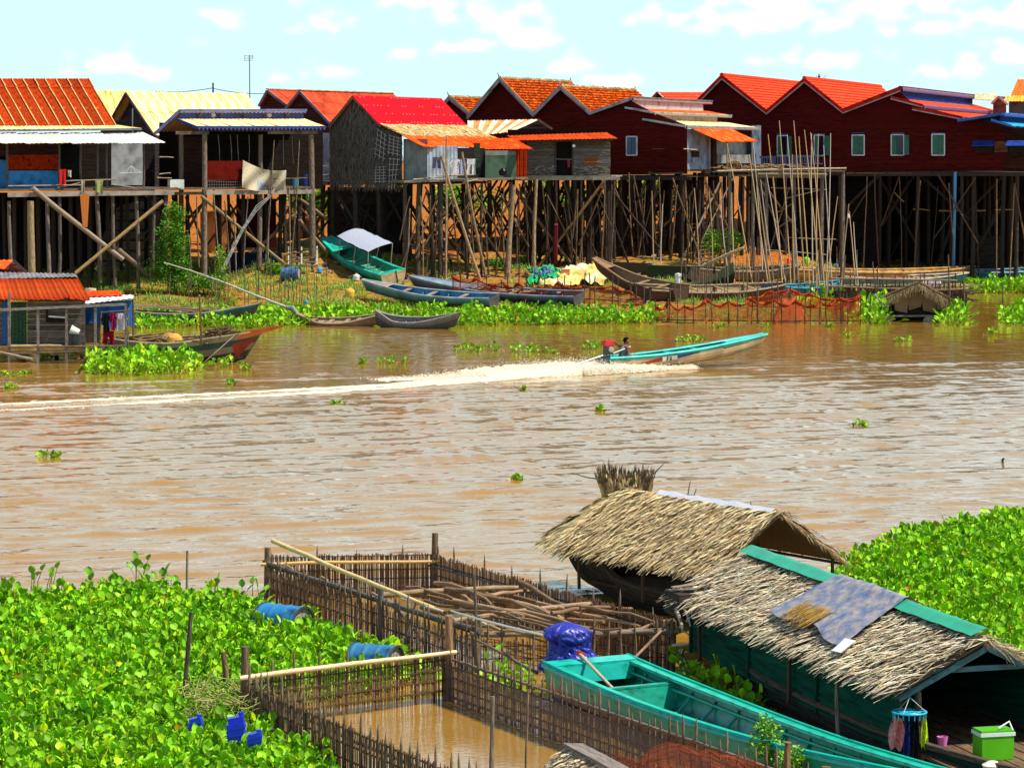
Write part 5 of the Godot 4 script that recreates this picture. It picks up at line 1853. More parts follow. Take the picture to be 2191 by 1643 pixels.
# a leafy bush or creeper: many small leaf sprigs through a volume
func bush(called: String,label: String,category: String,where: Vector3,blobs: Array,count: int,size: float,col: Color,stem := true) -> void:
	var t := thing(called,label,category,where)
	var places := []
	var cols := []
	for i in count:
		var q: Array = blobs[i % blobs.size()]
		var d := rv(1.0)
		while d.length() > 1.0:
			d = rv(1.0)
		d = d*(0.55 + 0.45*d.length())
		var p: Vector3 = q[0] + d*q[1]
		var b := Basis(Vector3.UP,rf(0,TAU))*Basis(Vector3.RIGHT,rf(-0.9,0.9))
		var sc := size*rf(0.6,1.4)
		places.append(Transform3D(b.scaled(Vector3(sc,sc,sc)),p - where))
		var k := rf(0.55,1.35)
		cols.append(Color(col.r*k*rf(0.8,1.3),col.g*k,col.b*k))
	multi("foliage",small_leaf,places,cols,M.leaf,t)
	if stem:
		for i in mini(5,blobs.size() + 1):
			var q: Array = blobs[i % blobs.size()]
			pole(t,"stem",where + Vector3(rf(-0.2,0.2),-0.1,0),q[0] + rv(0.2),0.03,0.012,Color(0.25,0.2,0.1),0.1)

# ---------------------------------------------------------------- boats

# stations along a hull: stern a, bow b (waterline height), half width, gunwale height, rise at bow and stern
func boat(called: String,label: String,a: Vector3,b: Vector3,hw: float,h: float,opt: Dictionary) -> Node3D:
	var t := thing(called,label,"boat",(a + b)/2,opt.get("group",""))
	var d := (b - a)
	var L := d.length()
	var ex := d/L
	var ez := ex.cross(Vector3.UP).normalized()
	var roll: float = opt.get("roll",0.0)
	ez = ez.rotated(ex,roll)
	var ey := ez.cross(ex).normalized()
	var bow: float = opt.get("bow",0.4)
	var stern: float = opt.get("stern",0.1)
	var bw: float = opt.get("bow_w",0.05)
	var sw: float = opt.get("stern_w",0.75)
	var taper: float = opt.get("taper",0.5)
	var rise: float = opt.get("rise",0.3)
	var n := 26
	var keel: float = opt.get("keel",-0.12)
	var rake_: float = opt.get("rake",0.5)
	var P := func(k: float,u: float,y: float) -> Vector3:
		return a + ex*(k*L + rake_*maxf(0.0,y)*smoothstep(0.75,1.0,k) - opt.get("stern_rake",0.0)*maxf(0.0,y)*smoothstep(0.2,0.0,k)) + ez*u + ey*y
	var W := func(k: float) -> float:
		var f: float = lerpf(sw,1.0,smoothstep(0.0,0.35,k))
		var g: float = lerpf(1.0,bw,pow(clampf((k - 1.0 + taper)/taper,0.0,1.0),1.7))
		return hw*f*g
	var S := func(k: float) -> float:
		return h + bow*pow(clampf((k - 0.45)/0.55,0,1),2.0) + stern*pow(clampf((0.4 - k)/0.4,0,1),2.0)
	var K := func(k: float) -> float:
		return keel + rise*pow(clampf((k - 0.6)/0.4,0,1),2.0) + opt.get("stern_rise",0.0)*pow(clampf((0.3 - k)/0.3,0,1),2.0)
	var out: Color = opt.get("out",Color(0.1,0.1,0.1))
	var inn: Color = opt.get("inn",out)
	var rim: Color = opt.get("rim",out)
	var bands: Array = opt.get("bands",[])   # colours of strakes from the gunwale down
	var m: Material = opt.get("mat",M.paint)
	var s := Shape.new()
	var prof := [[1.0,1.0],[0.975,0.8],[0.94,0.58],[0.86,0.35],[0.68,0.12],[0.35,0.02],[0.0,0.0]]
	for side in [-1.0,1.0]:
		for q in prof.size() - 1:
			var r0 := []
			var r1 := []
			for i in n + 1:
				var k := i/float(n)
				var w: float = W.call(k)
				var sy: float = S.call(k)
				var ky: float = K.call(k)
				r0.append(P.call(k,side*w*prof[q][0],lerpf(ky,sy,prof[q][1])))
				r1.append(P.call(k,side*w*prof[q + 1][0],lerpf(ky,sy,prof[q + 1][1])))
			var cc: Color = bands[mini(q,bands.size() - 1)] if bands else out
			s.sheet([r0,r1],[cc,cc])
	# transom
	for e in [0.0,1.0]:
		for q in prof.size() - 1:
			var w: float = W.call(e)
			var y0: float = lerpf(K.call(e),S.call(e),prof[q][1])
			var y1: float = lerpf(K.call(e),S.call(e),prof[q + 1][1])
			s.quad(P.call(e,-w*prof[q][0],y0),P.call(e,w*prof[q][0],y0),P.call(e,w*prof[q + 1][0],y1),P.call(e,-w*prof[q + 1][0],y1),opt.get("transom",out))
	obj("hull",s,m,t)
	# inside: sides and floor
	s = Shape.new()
	var fl: float = opt.get("floor",0.08)
	var inp := [[0.96,1.0],[0.9,0.6],[0.8,0.25]]
	for side in [-1.0,1.0]:
		var rs := [[],[],[],[]]
		for i in n + 1:
			var k: float = clampf(i/float(n),0.012,0.985)
			var w: float = maxf(W.call(k) - 0.02,0.004)
			var sy: float = S.call(k)
			var fy: float = maxf(fl,K.call(k) + 0.05)
			rs[0].append(P.call(k,side*w,sy - 0.005))
			rs[1].append(P.call(k,side*w*0.93,lerpf(fy,sy,0.5)))
			rs[2].append(P.call(k,side*w*0.78,fy))
			rs[3].append(P.call(k,0.0,fy - 0.005))
		s.sheet(rs,[inn,inn,inn,inn])
	obj("inside",s,opt.get("in_mat",m),t)
	# gunwales
	var rw: float = opt.get("rim_w",0.07)
	for side in [-1.0,1.0]:
		s = Shape.new()
		var r := [[],[],[],[]]
		for i in n + 1:
			var k := i/float(n)
			var w: float = W.call(k)
			var sy: float = S.call(k)
			var ww: float = minf(rw,w*1.2)
			r[0].append(P.call(k,side*(w - ww),sy - 0.02))
			r[1].append(P.call(k,side*(w - ww),sy + 0.02))
			r[2].append(P.call(k,side*(w + 0.025),sy + 0.025))
			r[3].append(P.call(k,side*(w + 0.03),sy - 0.035))
		s.sheet(r,[rim,rim,rim,rim])
		obj("gunwale",s,m,t)
	# ribs and thwarts
	var ribs: int = opt.get("ribs",0)
	for i in ribs:
		var k := (i + 1.0)/(ribs + 1.0)*0.9
		var w: float = W.call(k)
		s = Shape.new()
		var pts := []
		for u in [-0.95,-0.86,-0.6,0.0,0.6,0.86,0.95]:
			var y: float = fl + 0.015 + pow(absf(u),5.0)*(S.call(k) - fl)*0.95
			pts.append(P.call(k,u*w*0.97,y))
		s.tube(pts,radii(0.022,0.022,7),5,opt.get("rib_col",inn))
		obj("rib",s,m,t)
	for k in opt.get("thwarts",[]):
		var w: float = W.call(k)*0.95
		var y: float = S.call(k) - 0.06
		s = Shape.new()
		s.box(P.call(k,0.0,y),ez*w,ey*0.014,ex*opt.get("thwart_w",0.1),opt.get("thwart_col",inn))
		obj("thwart",s,m,t)
	# small decks at the ends
	for q in opt.get("decks",[]):
		s = Shape.new()
		var r0 := []
		var r1 := []
		var rm := []
		for i in 9:
			var k: float = lerpf(q[0],q[1],i/8.0)
			var w: float = W.call(k)*0.99
			r0.append(P.call(k,-w,S.call(k) - 0.01))
			rm.append(P.call(k,0.0,S.call(k) + 0.01))
			r1.append(P.call(k,w,S.call(k) - 0.01))
		s.sheet([r0,rm,r1],[q[2],q[2],q[2]])
		obj("end_deck",s,m,t)
	t.set_meta("label",label)
	frames[t] = [P,W,S,K]
	return t

var frames := {}

func boat_point(t: Node3D,k: float,u: float,y: float) -> Vector3:
	return frames[t][0].call(k,u*frames[t][1].call(k),frames[t][2].call(k) + y)

# where a sight line meets the far bank
func bank_at(x: float,y: float) -> Vector3:
	var r := sight(x,y)
	var d := 100.0
	while d < 190.0:
		var p := EYE + r*(d/-r.z)
		if p.y < maxf(0.0,ground(p.x,p.z)):
			p.y = maxf(0.0,ground(p.x,p.z))
			return p
		d += 0.1
	return at(x,y,d)

# ---------------------------------------------------------------- the far bank and what lies on it

func build_far_bank() -> void:
	far_plants()
	far_boats()
	far_gear()
	pole_forest()
	floating_shed()
	floating_hut()

func far_plants() -> void:
	var band := PackedVector2Array()
	for q in [[270,690],[330,676],[480,676],[560,668],[640,670],[720,672],[860,668],[960,672],[1060,672],[1250,670],[1404,674],[1404,692],[1240,695],[980,697],[860,692],[700,694],[520,703],[430,699],[300,704]]:
		var w := bank_at(q[0],q[1])
		band.push_back(Vector2(w.x,w.z))
	hyacinth_mat("hyacinth_mat","long band of bright green water hyacinth along the far shore",band,75.0,1.25,null,"",true)
	hyacinth_mat("hyacinth_mat","oval raft of water hyacinth in front of the firewood boat",plan([[186,778],[230,764],[330,762],[420,770],[432,786],[380,798],[240,800],[188,795]],0.05),60.0,1.3)
	hyacinth_mat("hyacinth_mat","strip of water hyacinth at the far right shore below the boats",plan([[2066,604],[2110,594],[2250,590],[2260,622],[2140,624],[2072,620]],0.1),60.0,1.5)
	hyacinth_mat("hyacinth_mat","small tongue of water hyacinth cut by the frame's right edge",plan([[2150,676],[2185,660],[2260,655],[2260,692],[2165,692]],0.1),60.0,1.4)
	hyacinth_mat("hyacinth_mat","water hyacinth between the orange net and the thatched hut",plan([[1835,668],[1880,650],[1905,665],[1898,690],[1845,688]],0.1),45.0,1.7)
	hyacinth_mat("hyacinth_mat","water hyacinth just right of the thatched floating hut",plan([[2008,680],[2030,668],[2068,672],[2066,688],[2015,694]],0.1),45.0,1.6)
	hyacinth_mat("hyacinth_mat","water hyacinth behind the orange net among the pole feet",plan([[1560,620],[1700,606],[1790,612],[1800,650],[1700,660],[1590,640]],0.1),30.0,1.9)
	# grass and weeds on the bank
	var places := []
	var cols := []
	for i in 26000:
		var x := rf(-26,34)
		var t := rf(0.0,17.0)
		var z := -shore(x) - t
		var g := soft.get_noise_2d(x*0.16,z*0.16) + 0.35*bumps.get_noise_2d(x*0.7,z*0.7)
		var want := 0.1 if t > 3.0 else -0.25
		if x < -9.0:
			want -= 0.28
		if x > 10.0:
			want += 0.1
		if t > 11.0 and x > -10.0:
			want += 0.25
		if g < want - 0.14:
			continue
		var sc := rf(0.5,1.2)
		places.append(Transform3D(Basis(Vector3.UP,rf(0,TAU)).scaled(Vector3(sc,sc*rf(0.4,0.95),sc)),Vector3(x,ground(x,z) - 0.02,z)))
		var dry := clampf(rf(-0.3,1.0) + bumps.get_noise_2d(x*0.4,z*0.4),0,1)
		cols.append(Color(0.75,1.1,0.7).lerp(Color(1.7,1.35,1.0),dry*dry)*rf(0.7,1.2))
	var o := multi("bank_grass",grass_mesh,places,cols,M.grass)
	tag(o,"green and straw-coloured grass growing over the sloping bank","grass")
	# creeper hanging at the left houses, bushes behind
	var blobs := []
	for q in [[372,460,0.55,0.6],[366,500,0.75,0.7],[378,520,0.6,0.8],[360,545,0.9,0.8],[345,580,1.0,0.8],[385,575,0.6,0.7],[400,605,1.2,0.5],[440,610,1.0,0.5]]:
		blobs.append([at(q[0],q[1],131.0 + rf(-0.5,0.5)),Vector3(q[2],q[3],0.6)])
	bush("creeper","tall green creeper climbing the posts between the two left houses","vine",Vector3(at(365,600,131).x,ground(at(365,600,131).x,-131.0),-131),blobs,2600,1.25,Color(0.42,0.62,0.4))
	blobs = []
	for q in [[470,600,0.5,0.7],[470,560,0.35,0.8],[480,640,0.8,0.4]]:
		blobs.append([at(q[0],q[1],128.0),Vector3(q[2],q[3],0.4)])
	bush("shrub","thin weedy shrub at the foot of the blue trimmed porch posts","bush",bank_at(470,640),blobs,500,1.0,Color(0.9,0.85,0.5))
	var k := 0
	for q in [[1180,425,2.4,1.9,"green bush behind the plank shed's posts"],[1295,430,2.2,1.6,"green bush behind the posts right of the plank shed"],[1370,420,1.6,1.8,"bush lowest of three greens below the maroon wall window"],[1440,420,2.0,1.8,"bright green bush below the grey annex doors"],[1010,430,2.2,1.7,"green bush behind the crimson roofed house's porch posts"],[1545,520,0.9,1.2,"small leafy sapling among the platform posts"],[655,420,1.4,1.6,"green bush glimpsed between porch house and thatched house"]]:
		var d := 166.0 if q[0] != 1545 else 141.0
		var c := at(q[0],q[1],d)
		var g := Vector3(c.x,ground(c.x,c.z),c.z)
		var bl := []
		for i in 4:
			bl.append([c + Vector3(rf(-0.7,0.7)*q[2],rf(-0.5,0.3)*q[3],rf(-0.5,0.5)),Vector3(q[2]*0.55,q[3]*0.6,0.8)])
		bush("bush",q[4],"bush",g,bl,900,2.2 if d > 150 else 1.1,Color(0.75,0.9,0.5))
		k += 1
	for q in [[1060,565,"small green plant growing at a post foot left of the tall bamboo"],[580,575,"leafy weed by the dark blue tarp under the porch house"],[1125,560,"weed clump on the bank before the plank shed"]]:
		var g := bank_at(q[0],q[1] + 12)
		bush("weed",q[2],"plant",g,[[g + Vector3(0,0.35,0),Vector3(0.45,0.4,0.3)],[g + Vector3(0.3,0.2,0),Vector3(0.3,0.25,0.3)]],160,1.3,Color(0.6,0.9,0.6))
	# drifting clumps
	var cl := [[1000,752,70,22,"left clump of the ragged pair drifting before the hyacinth band"],[1050,750,50,20,"right clump of the ragged pair drifting before the hyacinth band"],[1135,754,80,26,"wide spiky hyacinth clump drifting left of the speeding boat"],[1183,756,20,12,"tiny round clump just right of the wide spiky one"],[1270,747,66,24,"dense hyacinth clump drifting right behind the engine"],[1478,731,72,18,"low dense clump drifting beyond the speeding boat's middle"],[838,777,66,22,"loose hyacinth clump drifting above the wake's middle"],[778,778,14,18,"single upright sprig left of the loose clump above the wake"],[1820,722,36,20,"hyacinth clump drifting below the orange net's right end"],[1934,730,40,16,"yellowish flat clump drifting below the thatched hut"],[2125,716,22,18,"small upright sprig drifting toward the right edge"],[1775,700,16,10,"tiny sprig close under the orange net"],[485,785,66,30,"hyacinth clump at the bow of the firewood boat"],[525,793,26,14,"little clump drifting off the firewood boat's bow"],[18,805,40,20,"clump at the left edge below the floating shed"],[20,832,36,10,"flat clump at the left edge just above the wake"],[55,800,26,8,"flat thin sprig beside the left edge clump"],[100,768,40,16,"hyacinth sprig under the floating shed's platform"],[232,766,40,26,"hyacinth tuft growing up between shed platform and green raft"],[492,822,20,14,"small sprig floating just above the wake at left"],[1068,798,30,10,"sprig floating at the upper edge of the churned wake"],[1120,834,16,12,"tiny sprig floating just below the wake's middle"],[1285,880,14,18,"small upright sprig on open water below the boat"],[1840,912,34,12,"flat sprig alone on open water at right"],[100,978,50,14,"long loose sprig alone on open water at left"],[1106,1028,24,10,"tiny sprig alone on open water above the fish pen"],[720,866,24,8,"yellow sprig floating below the wake left of centre"],[1640,700,20,12,"sprig tangled at the foot of the orange net stakes"],[1540,702,22,16,"sprig beside the left orange net stakes"]]
	for q in cl:
		clump(q[0],q[1],q[2],q[3],q[4])

func far_boats() -> void:
	var teal := Color(0.012,0.42,0.29)
	# green boat hauled up, with a canopy
	var a := Vector3(-5.6,ground(-5.6,-133.0) + 0.2,-133.0)
	var b := Vector3(-8.9,ground(-8.9,-138.0) + 0.02,-138.0)
	b = a + (b - a)*1.0
	var t := boat("green_boat","turquoise green boat hauled up the bank under a silver canopy",a,b,0.72,0.4,{"out": teal,"roll": -0.2,"inn": Color(0.02,0.42,0.27),"rim": Color(0.015,0.55,0.4),"bow": 0.4,"rise": 0.35,"bow_w": 0.42,"stern_w": 0.95,"taper": 0.5,"ribs": 10,"rib_col": Color(0.45,0.38,0.2),"decks": [[0.78,1.0,Color(0.015,0.46,0.32)],[0.0,0.08,Color(0.015,0.46,0.32)]],"transom": Color(0.7,0.55,0.3),"rim_w": 0.12})
	var s := Shape.new()
	var c := []
	for k in [0.3,0.72]:
		for u in [-0.95,0.95]:
			c.append(boat_point(t,k,u,0.0))
	var top := []
	for i in 9:
		var row := []
		for j in 7:
			var k := lerpf(0.2,0.72,i/8.0)
			var u := j/3.0 - 1.0
			var e := boat_point(t,k,u*0.95,0) - boat_point(t,k,0,0)
			row.append(boat_point(t,k,0,0)*Vector3(1,0,1) + e*Vector3(1,0,1) + Vector3(0,boat_point(t,0.4,0,0).y + 1.1 + u*0.2 + (k - 0.4)*1.3 - u*u*0.06 + 0.02*sin(i*2.0),0))
		top.append(row)
	s.sheet(top,range(9).map(func(i): return Color(0.46,0.5,0.62)))
	obj("canopy",s,M.cloth,t)
	for q in [[0.22,0],[0.45,3],[0.7,7]]:
		for u in [-0.9,0.9]:
			pole(t,"canopy_post",boat_point(t,q[0],u,0),top[q[1]][0 if u < 0 else 6],0.025,0.025,Color(0.5,0.42,0.3),0.0)
	pole(t,"rudder_bar",boat_point(t,0.0,0.2,0.05),boat_point(t,0.0,0.3,-0.55),0.03,0.03,Color(0.05,0.05,0.05),0.0)
	# two long wooden boats on the mud
	var slate := Color(0.09,0.16,0.2)
	t = boat("wooden_boat","long weathered blue wooden boat on the bank, bow toward the green boat",bank_at(1058,660) + Vector3(0,0.14,0),bank_at(790,640) + Vector3(0,0.2,0),0.62,0.34,{"bands": [Color(0.26,0.42,0.44),Color(0.07,0.22,0.27),Color(0.06,0.18,0.22),Color(0.09,0.09,0.09)],"roll": -0.17,"inn": Color(0.03,0.2,0.4),"rim": Color(0.3,0.4,0.42),"bow": 0.36,"rise": 0.3,"stern_w": 0.8,"taper": 0.55,"bow_w": 0.16,"ribs": 8,"thwarts": [0.25,0.5,0.7],"decks": [[0.82,1.0,Color(0.42,0.3,0.22)]],"thwart_col": Color(0.36,0.27,0.2)})
	t = boat("wooden_boat","blue wooden boat with oxide red inside, right one of the long pair",bank_at(1240,656) + Vector3(0,0.16,0),bank_at(892,632) + Vector3(0,0.2,0),0.66,0.32,{"bands": [Color(0.16,0.22,0.28),Color(0.02,0.08,0.17),Color(0.02,0.06,0.12)],"roll": -0.17,"inn": Color(0.28,0.04,0.025),"rim": Color(0.2,0.27,0.32),"bow": 0.35,"rise": 0.3,"stern_w": 0.9,"taper": 0.5,"bow_w": 0.2,"ribs": 6,"thwarts": [0.15,0.4,0.62],"decks": [[0.62,1.0,Color(0.24,0.34,0.42)]],"thwart_col": Color(0.35,0.2,0.13)})
	s = Shape.new()
	for i in 24:
		var p := boat_point(t,rf(0.25,0.6),rf(-0.5,0.5),0.0)
		stick(s,p,p + Vector3(rf(-0.6,0.6),rf(0,0.06),rf(-0.3,0.3)),0.02,0.02,shade(Color(0.5,0.36,0.22),0.3),0.02,4)
	solo("loose_sticks",s,M.wood,"loose sticks lying across the oxide red boat","firewood")
	s = Shape.new()
	var p0 := boat_point(t,0.16,0.0,-0.05)
	s.lathe(p0,[Vector2(0.3,-0.2),Vector2(0.28,0.02),Vector2(0.1,0.14),Vector2(0.001,0.16)],12,Color(0.02,0.02,0.03))
	solo("black_bundle",s,M.cloth,"round black bundle in the stern of the oxide red boat","bundle")
	# canoes at the water's edge
	boat("canoe","grey weathered canoe with upturned ends at the hyacinth's edge",water_at(806,699),water_at(972,704),0.5,0.34,{"bands": [Color(0.3,0.28,0.25),Color(0.22,0.2,0.18),Color(0.13,0.12,0.11)],"roll": 0.2,"inn": Color(0.3,0.27,0.24),"rim": Color(0.34,0.31,0.28),"bow": 0.4,"stern": 0.42,"rise": 0.25,"stern_rise": 0.2,"bow_w": 0.06,"stern_w": 0.08,"taper": 0.5,"ribs": 7,"rib_col": Color(0.36,0.33,0.3),"mat": M.plank,"keel": -0.14})
	boat("canoe","brown wooden canoe half hidden in the hyacinth left of the grey one",water_at(636,695),water_at(812,698),0.5,0.22,{"out": Color(0.3,0.2,0.12),"roll": 0.2,"inn": Color(0.42,0.29,0.18),"rim": Color(0.44,0.31,0.19),"bow": 0.4,"stern": 0.3,"rise": 0.25,"bow_w": 0.06,"stern_w": 0.1,"taper": 0.45,"thwarts": [0.2,0.4,0.6,0.75],"mat": M.plank,"keel": -0.14})
	boat("skiff","small dark green skiff behind the brown canoe",water_at(905,668,0.1),water_at(735,660,0.15),0.45,0.16,{"out": Color(0.02,0.22,0.12),"inn": Color(0.25,0.16,0.1),"rim": Color(0.02,0.3,0.16),"bow": 0.2,"rise": 0.15,"bow_w": 0.1,"thwarts": [0.3,0.6]})
	# covered teal boat on the left
	t = boat("plank_boat","dark teal boat decked with old planks behind the shed's blue tarp",water_at(285,690,0.1),water_at(535,690,0.1),0.6,0.42,{"bands": [Color(0.06,0.22,0.22),Color(0.03,0.14,0.14),Color(0.1,0.06,0.05)],"inn": Color(0.04,0.12,0.13),"rim": Color(0.3,0.22,0.15),"bow": 0.45,"rise": 0.5,"bow_w": 0.05,"stern_w": 0.9,"taper": 0.55,"thwarts": [0.3,0.5]})
	for i in 9:
		s = Shape.new()
		var u := i/4.0 - 1.0
		s.beam(boat_point(t,0.02,u*0.9,0.22 + rf(0,0.03)),boat_point(t,rf(0.5,0.75),u*0.8,0.04 + rf(0,0.03)),0.13,0.03,shade(Color(0.36,0.25,0.17),0.25))
		obj("deck_plank",s,M.plank,t)
	# the firewood boat with the orange prow
	t = boat("cargo_boat","big dark wooden boat with bright orange prow, loaded with firewood",water_at(250,762),water_at(520,774),0.95,0.62,{"bands": [Color(0.42,0.3,0.17),Color(0.02,0.09,0.075),Color(0.3,0.24,0.15),Color(0.05,0.045,0.04),Color(0.05,0.04,0.035)],"inn": Color(0.2,0.13,0.08),"rim": Color(0.46,0.34,0.2),"bow": 0.55,"stern": 0.1,"rise": 0.35,"bow_w": 0.05,"stern_w": 0.8,"taper": 0.5,"keel": -0.25,"rake": 0.75,"ribs": 5,"thwarts": [0.2,0.45],"rim_w": 0.09})
	var prow := boat_point(t,1.0,0,0)
	s = Shape.new()
	var q0 := boat_point(t,0.9,0.9,0.06)
	var q1 := boat_point(t,0.9,-0.9,0.06)
	var tip := prow + (boat_point(t,1.0,0,0) - boat_point(t,0.9,0,0))*0.9 + Vector3(0,0.04,0)
	for e in [0.0,-0.26]:
		s.tri(q0 + Vector3(0,e,0),q1 + Vector3(0,e,0),tip + Vector3(0,e*0.3,0),Color(0.9,0.13,0.015))
	s.quad(q0,tip,tip + Vector3(0,-0.08,0),q0 + Vector3(0,-0.26,0),Color(0.9,0.13,0.015))
	s.quad(q1,tip,tip + Vector3(0,-0.08,0),q1 + Vector3(0,-0.26,0),Color(0.9,0.13,0.015))
	obj("prow",s,M.paint,t)
	s = Shape.new()
	var r0 := boat_point(t,0.985,1.3,-0.3)
	s.tri(boat_point(t,0.9,1.06,-0.35),boat_point(t,0.995,1.2,-0.25),boat_point(t,0.95,0.8,-0.95),Color(0.4,0.03,0.02))
	obj("bow_panel",s,M.paint,t)
	s = Shape.new()
	for i in 90:
		var k := rf(0.05,0.72)
		var p := boat_point(t,k,rf(-0.8,0.8),rf(-0.2,0.12))
		stick(s,p,p + (boat_point(t,1,0,0) - boat_point(t,0,0,0)).normalized()*rf(0.4,1.5) + rv(0.12) ,rf(0.025,0.06),0.03,shade(Color(0.44,0.28,0.15),0.4),0.04,5)
	solo("firewood",s,M.wood,"split logs and branches piled in the orange-prowed boat","firewood")
	s = Shape.new()
	for i in 160:
		var k := rf(0.66,0.86)
		var p := boat_point(t,k,rf(-0.7,0.7),rf(-0.05,0.35 - absf(k - 0.76)*2.0))
		stick(s,p,p + (boat_point(t,1,0,0) - boat_point(t,0,0,0)).normalized()*rf(0.3,0.7) + rv(0.2),0.016,0.01,shade(Color(0.26,0.17,0.1),0.4),0.05,4)
	solo("twig_bundle",s,M.wood,"bundle of thin dark twigs heaped near the orange prow","firewood")
	for q in [[0.5,0.3,Color(0.75,0.42,0.1),"yellow ochre sack among the firewood, nearer the prow"],[0.42,0.0,Color(0.5,0.26,0.1),"brown sack among the firewood, nearer the stern"]]:
		s = Shape.new()
		var p := boat_point(t,q[0],q[1],0.02)
		s.lathe(p,[Vector2(0.001,-0.1),Vector2(0.26,-0.05),Vector2(0.3,0.1),Vector2(0.2,0.24),Vector2(0.06,0.3),Vector2(0.001,0.31)],10,q[2],Basis(Vector3.RIGHT,0.4))
		solo("sack",s,M.cloth,q[3],"sack")
	s = Shape.new()
	s.tube([boat_point(t,0.9,1.0,0.0),water_at(440,772,0.15),water_at(432,778,0.0)],[0.018,0.018,0.018],4,Color(0.4,0.3,0.2))
	solo("mooring_rope",s,M.wood,"mooring rope from the orange prow down to the slim stake","rope")
	s = Shape.new()
	stick(s,water_at(430,785,-0.3),at(426,632,96.5),0.045,0.035,Color(0.33,0.24,0.15),0.04)
	solo("mooring_stake",s,M.wood,"tall slim mooring stake standing in front of the firewood boat","stake")
	s = Shape.new()
	stick(s,water_at(174,792,-0.3),water_at(185,765,0.55),0.05,0.04,Color(0.16,0.12,0.09),0.03)
	solo("stump_stake",s,M.wood,"short slanted stake in the water left of the green raft","stake")
	# brown boats in front of the posts, right of centre
	t = boat("wooden_boat","brown wooden boat with high curved bow beside the yellow tarp",bank_at(1460,645) + Vector3(0,0.16,0),bank_at(1292,618) + Vector3(0,0.3,0),0.6,0.4,{"out": Color(0.13,0.08,0.055),"roll": -0.2,"inn": Color(0.34,0.22,0.13),"rim": Color(0.3,0.19,0.11),"bow": 0.7,"rise": 0.6,"bow_w": 0.22,"stern_w": 0.85,"taper": 0.6,"thwarts": [0.25,0.5],"mat": M.plank,"decks": [[0.86,1.0,Color(0.4,0.22,0.1)]]})
	t = boat("wooden_boat","broad brown wooden boat lying right of the white post",bank_at(1372,645) + Vector3(0,0.16,0),bank_at(1660,645) + Vector3(0,0.18,0),0.75,0.42,{"out": Color(0.15,0.09,0.06),"roll": 0.2,"inn": Color(0.4,0.28,0.17),"rim": Color(0.36,0.25,0.16),"bow": 0.3,"rise": 0.3,"bow_w": 0.3,"stern_w": 0.85,"taper": 0.4,"thwarts": [0.2,0.4,0.6,0.8],"mat": M.plank})
	s = Shape.new()
	s.lathe(boat_point(t,0.28,-0.2,-0.3),[Vector2(0.001,0),Vector2(0.14,0),Vector2(0.13,0.8),Vector2(0.16,0.82),Vector2(0.16,0.95),Vector2(0.001,0.98)],12,Color(0.75,0.76,0.74))
	solo("white_pipe",s,M.plastic,"short thick white pipe standing in the broad brown boat","pipe")
	s = Shape.new()
	s.slab(bank_at(1312,586) + Vector3(0,0.6,0),bank_at(1395,590) + Vector3(0,0.6,0),bank_at(1395,590),bank_at(1312,586),0.06,Color(0.09,0.07,0.05))
	s.slab(bank_at(1385,600) + Vector3(0,0.75,0.3),bank_at(1530,604) + Vector3(0,0.75,0.3),bank_at(1530,604),bank_at(1385,600),0.06,Color(0.05,0.07,0.045))
	solo("dark_tarp_fence",s,M.cloth,"low dark tarpaulin fence behind the broad brown boat","fence")
	s = Shape.new()
	var rows := []
	for i in 8:
		var row := []
		for j in 6:
			var u := j/5.0
			var k := i/7.0
			row.append(at(lerpf(1480,1570,k),600 - 40*pow(k,1.6) + u*(10 + 35*k),134.0) + Vector3(0,0,0.5*sin(u*3.0)))
		rows.append(row)
	s.sheet(rows,range(8).map(func(i): return Color(0.045,0.055,0.03)))
	solo("dark_sail",s,M.cloth,"dark olive tarp slung from the platform posts to the brown boat","tarp")
	# long boats at the right shore
	var L := [[1690,592,2075,598,Color(0.5,0.2,0.05),Color(0.75,0.42,0.12),Color(0.55,0.3,0.08),"long narrow boat with ochre inside drawn up by the pole forest"],[1780,606,2060,612,Color(0.02,0.16,0.14),Color(0.4,0.3,0.2),Color(0.45,0.38,0.28),"long dark green boat with pale rims, nearer than the ochre one"],[2040,592,2260,596,Color(0.02,0.16,0.3),Color(0.3,0.1,0.07),Color(0.04,0.25,0.35),"blue boat with red inside at the right edge"],[1640,628,1790,632,Color(0.02,0.13,0.24),Color(0.1,0.3,0.4),Color(0.04,0.25,0.38),"blue hulled boat behind the orange net's right half"],[1480,592,1700,598,Color(0.2,0.13,0.08),Color(0.3,0.2,0.12),Color(0.3,0.2,0.12),"old brown boat under the drying platform"]]
	for q in L:
		boat("long_boat",q[7],bank_at(q[0],q[1] + 16) + Vector3(0,0.3,0),bank_at(q[2],q[3] + 10) + Vector3(0,0.3,0),0.55,0.42,{"roll": 0.14,"out": q[4],"inn": q[5],"rim": q[6],"bow": 0.3,"rise": 0.3,"bow_w": 0.12,"stern_w": 0.8,"taper": 0.4,"thwarts": [0.2,0.35,0.5,0.65,0.8],"thwart_col": q[6]})

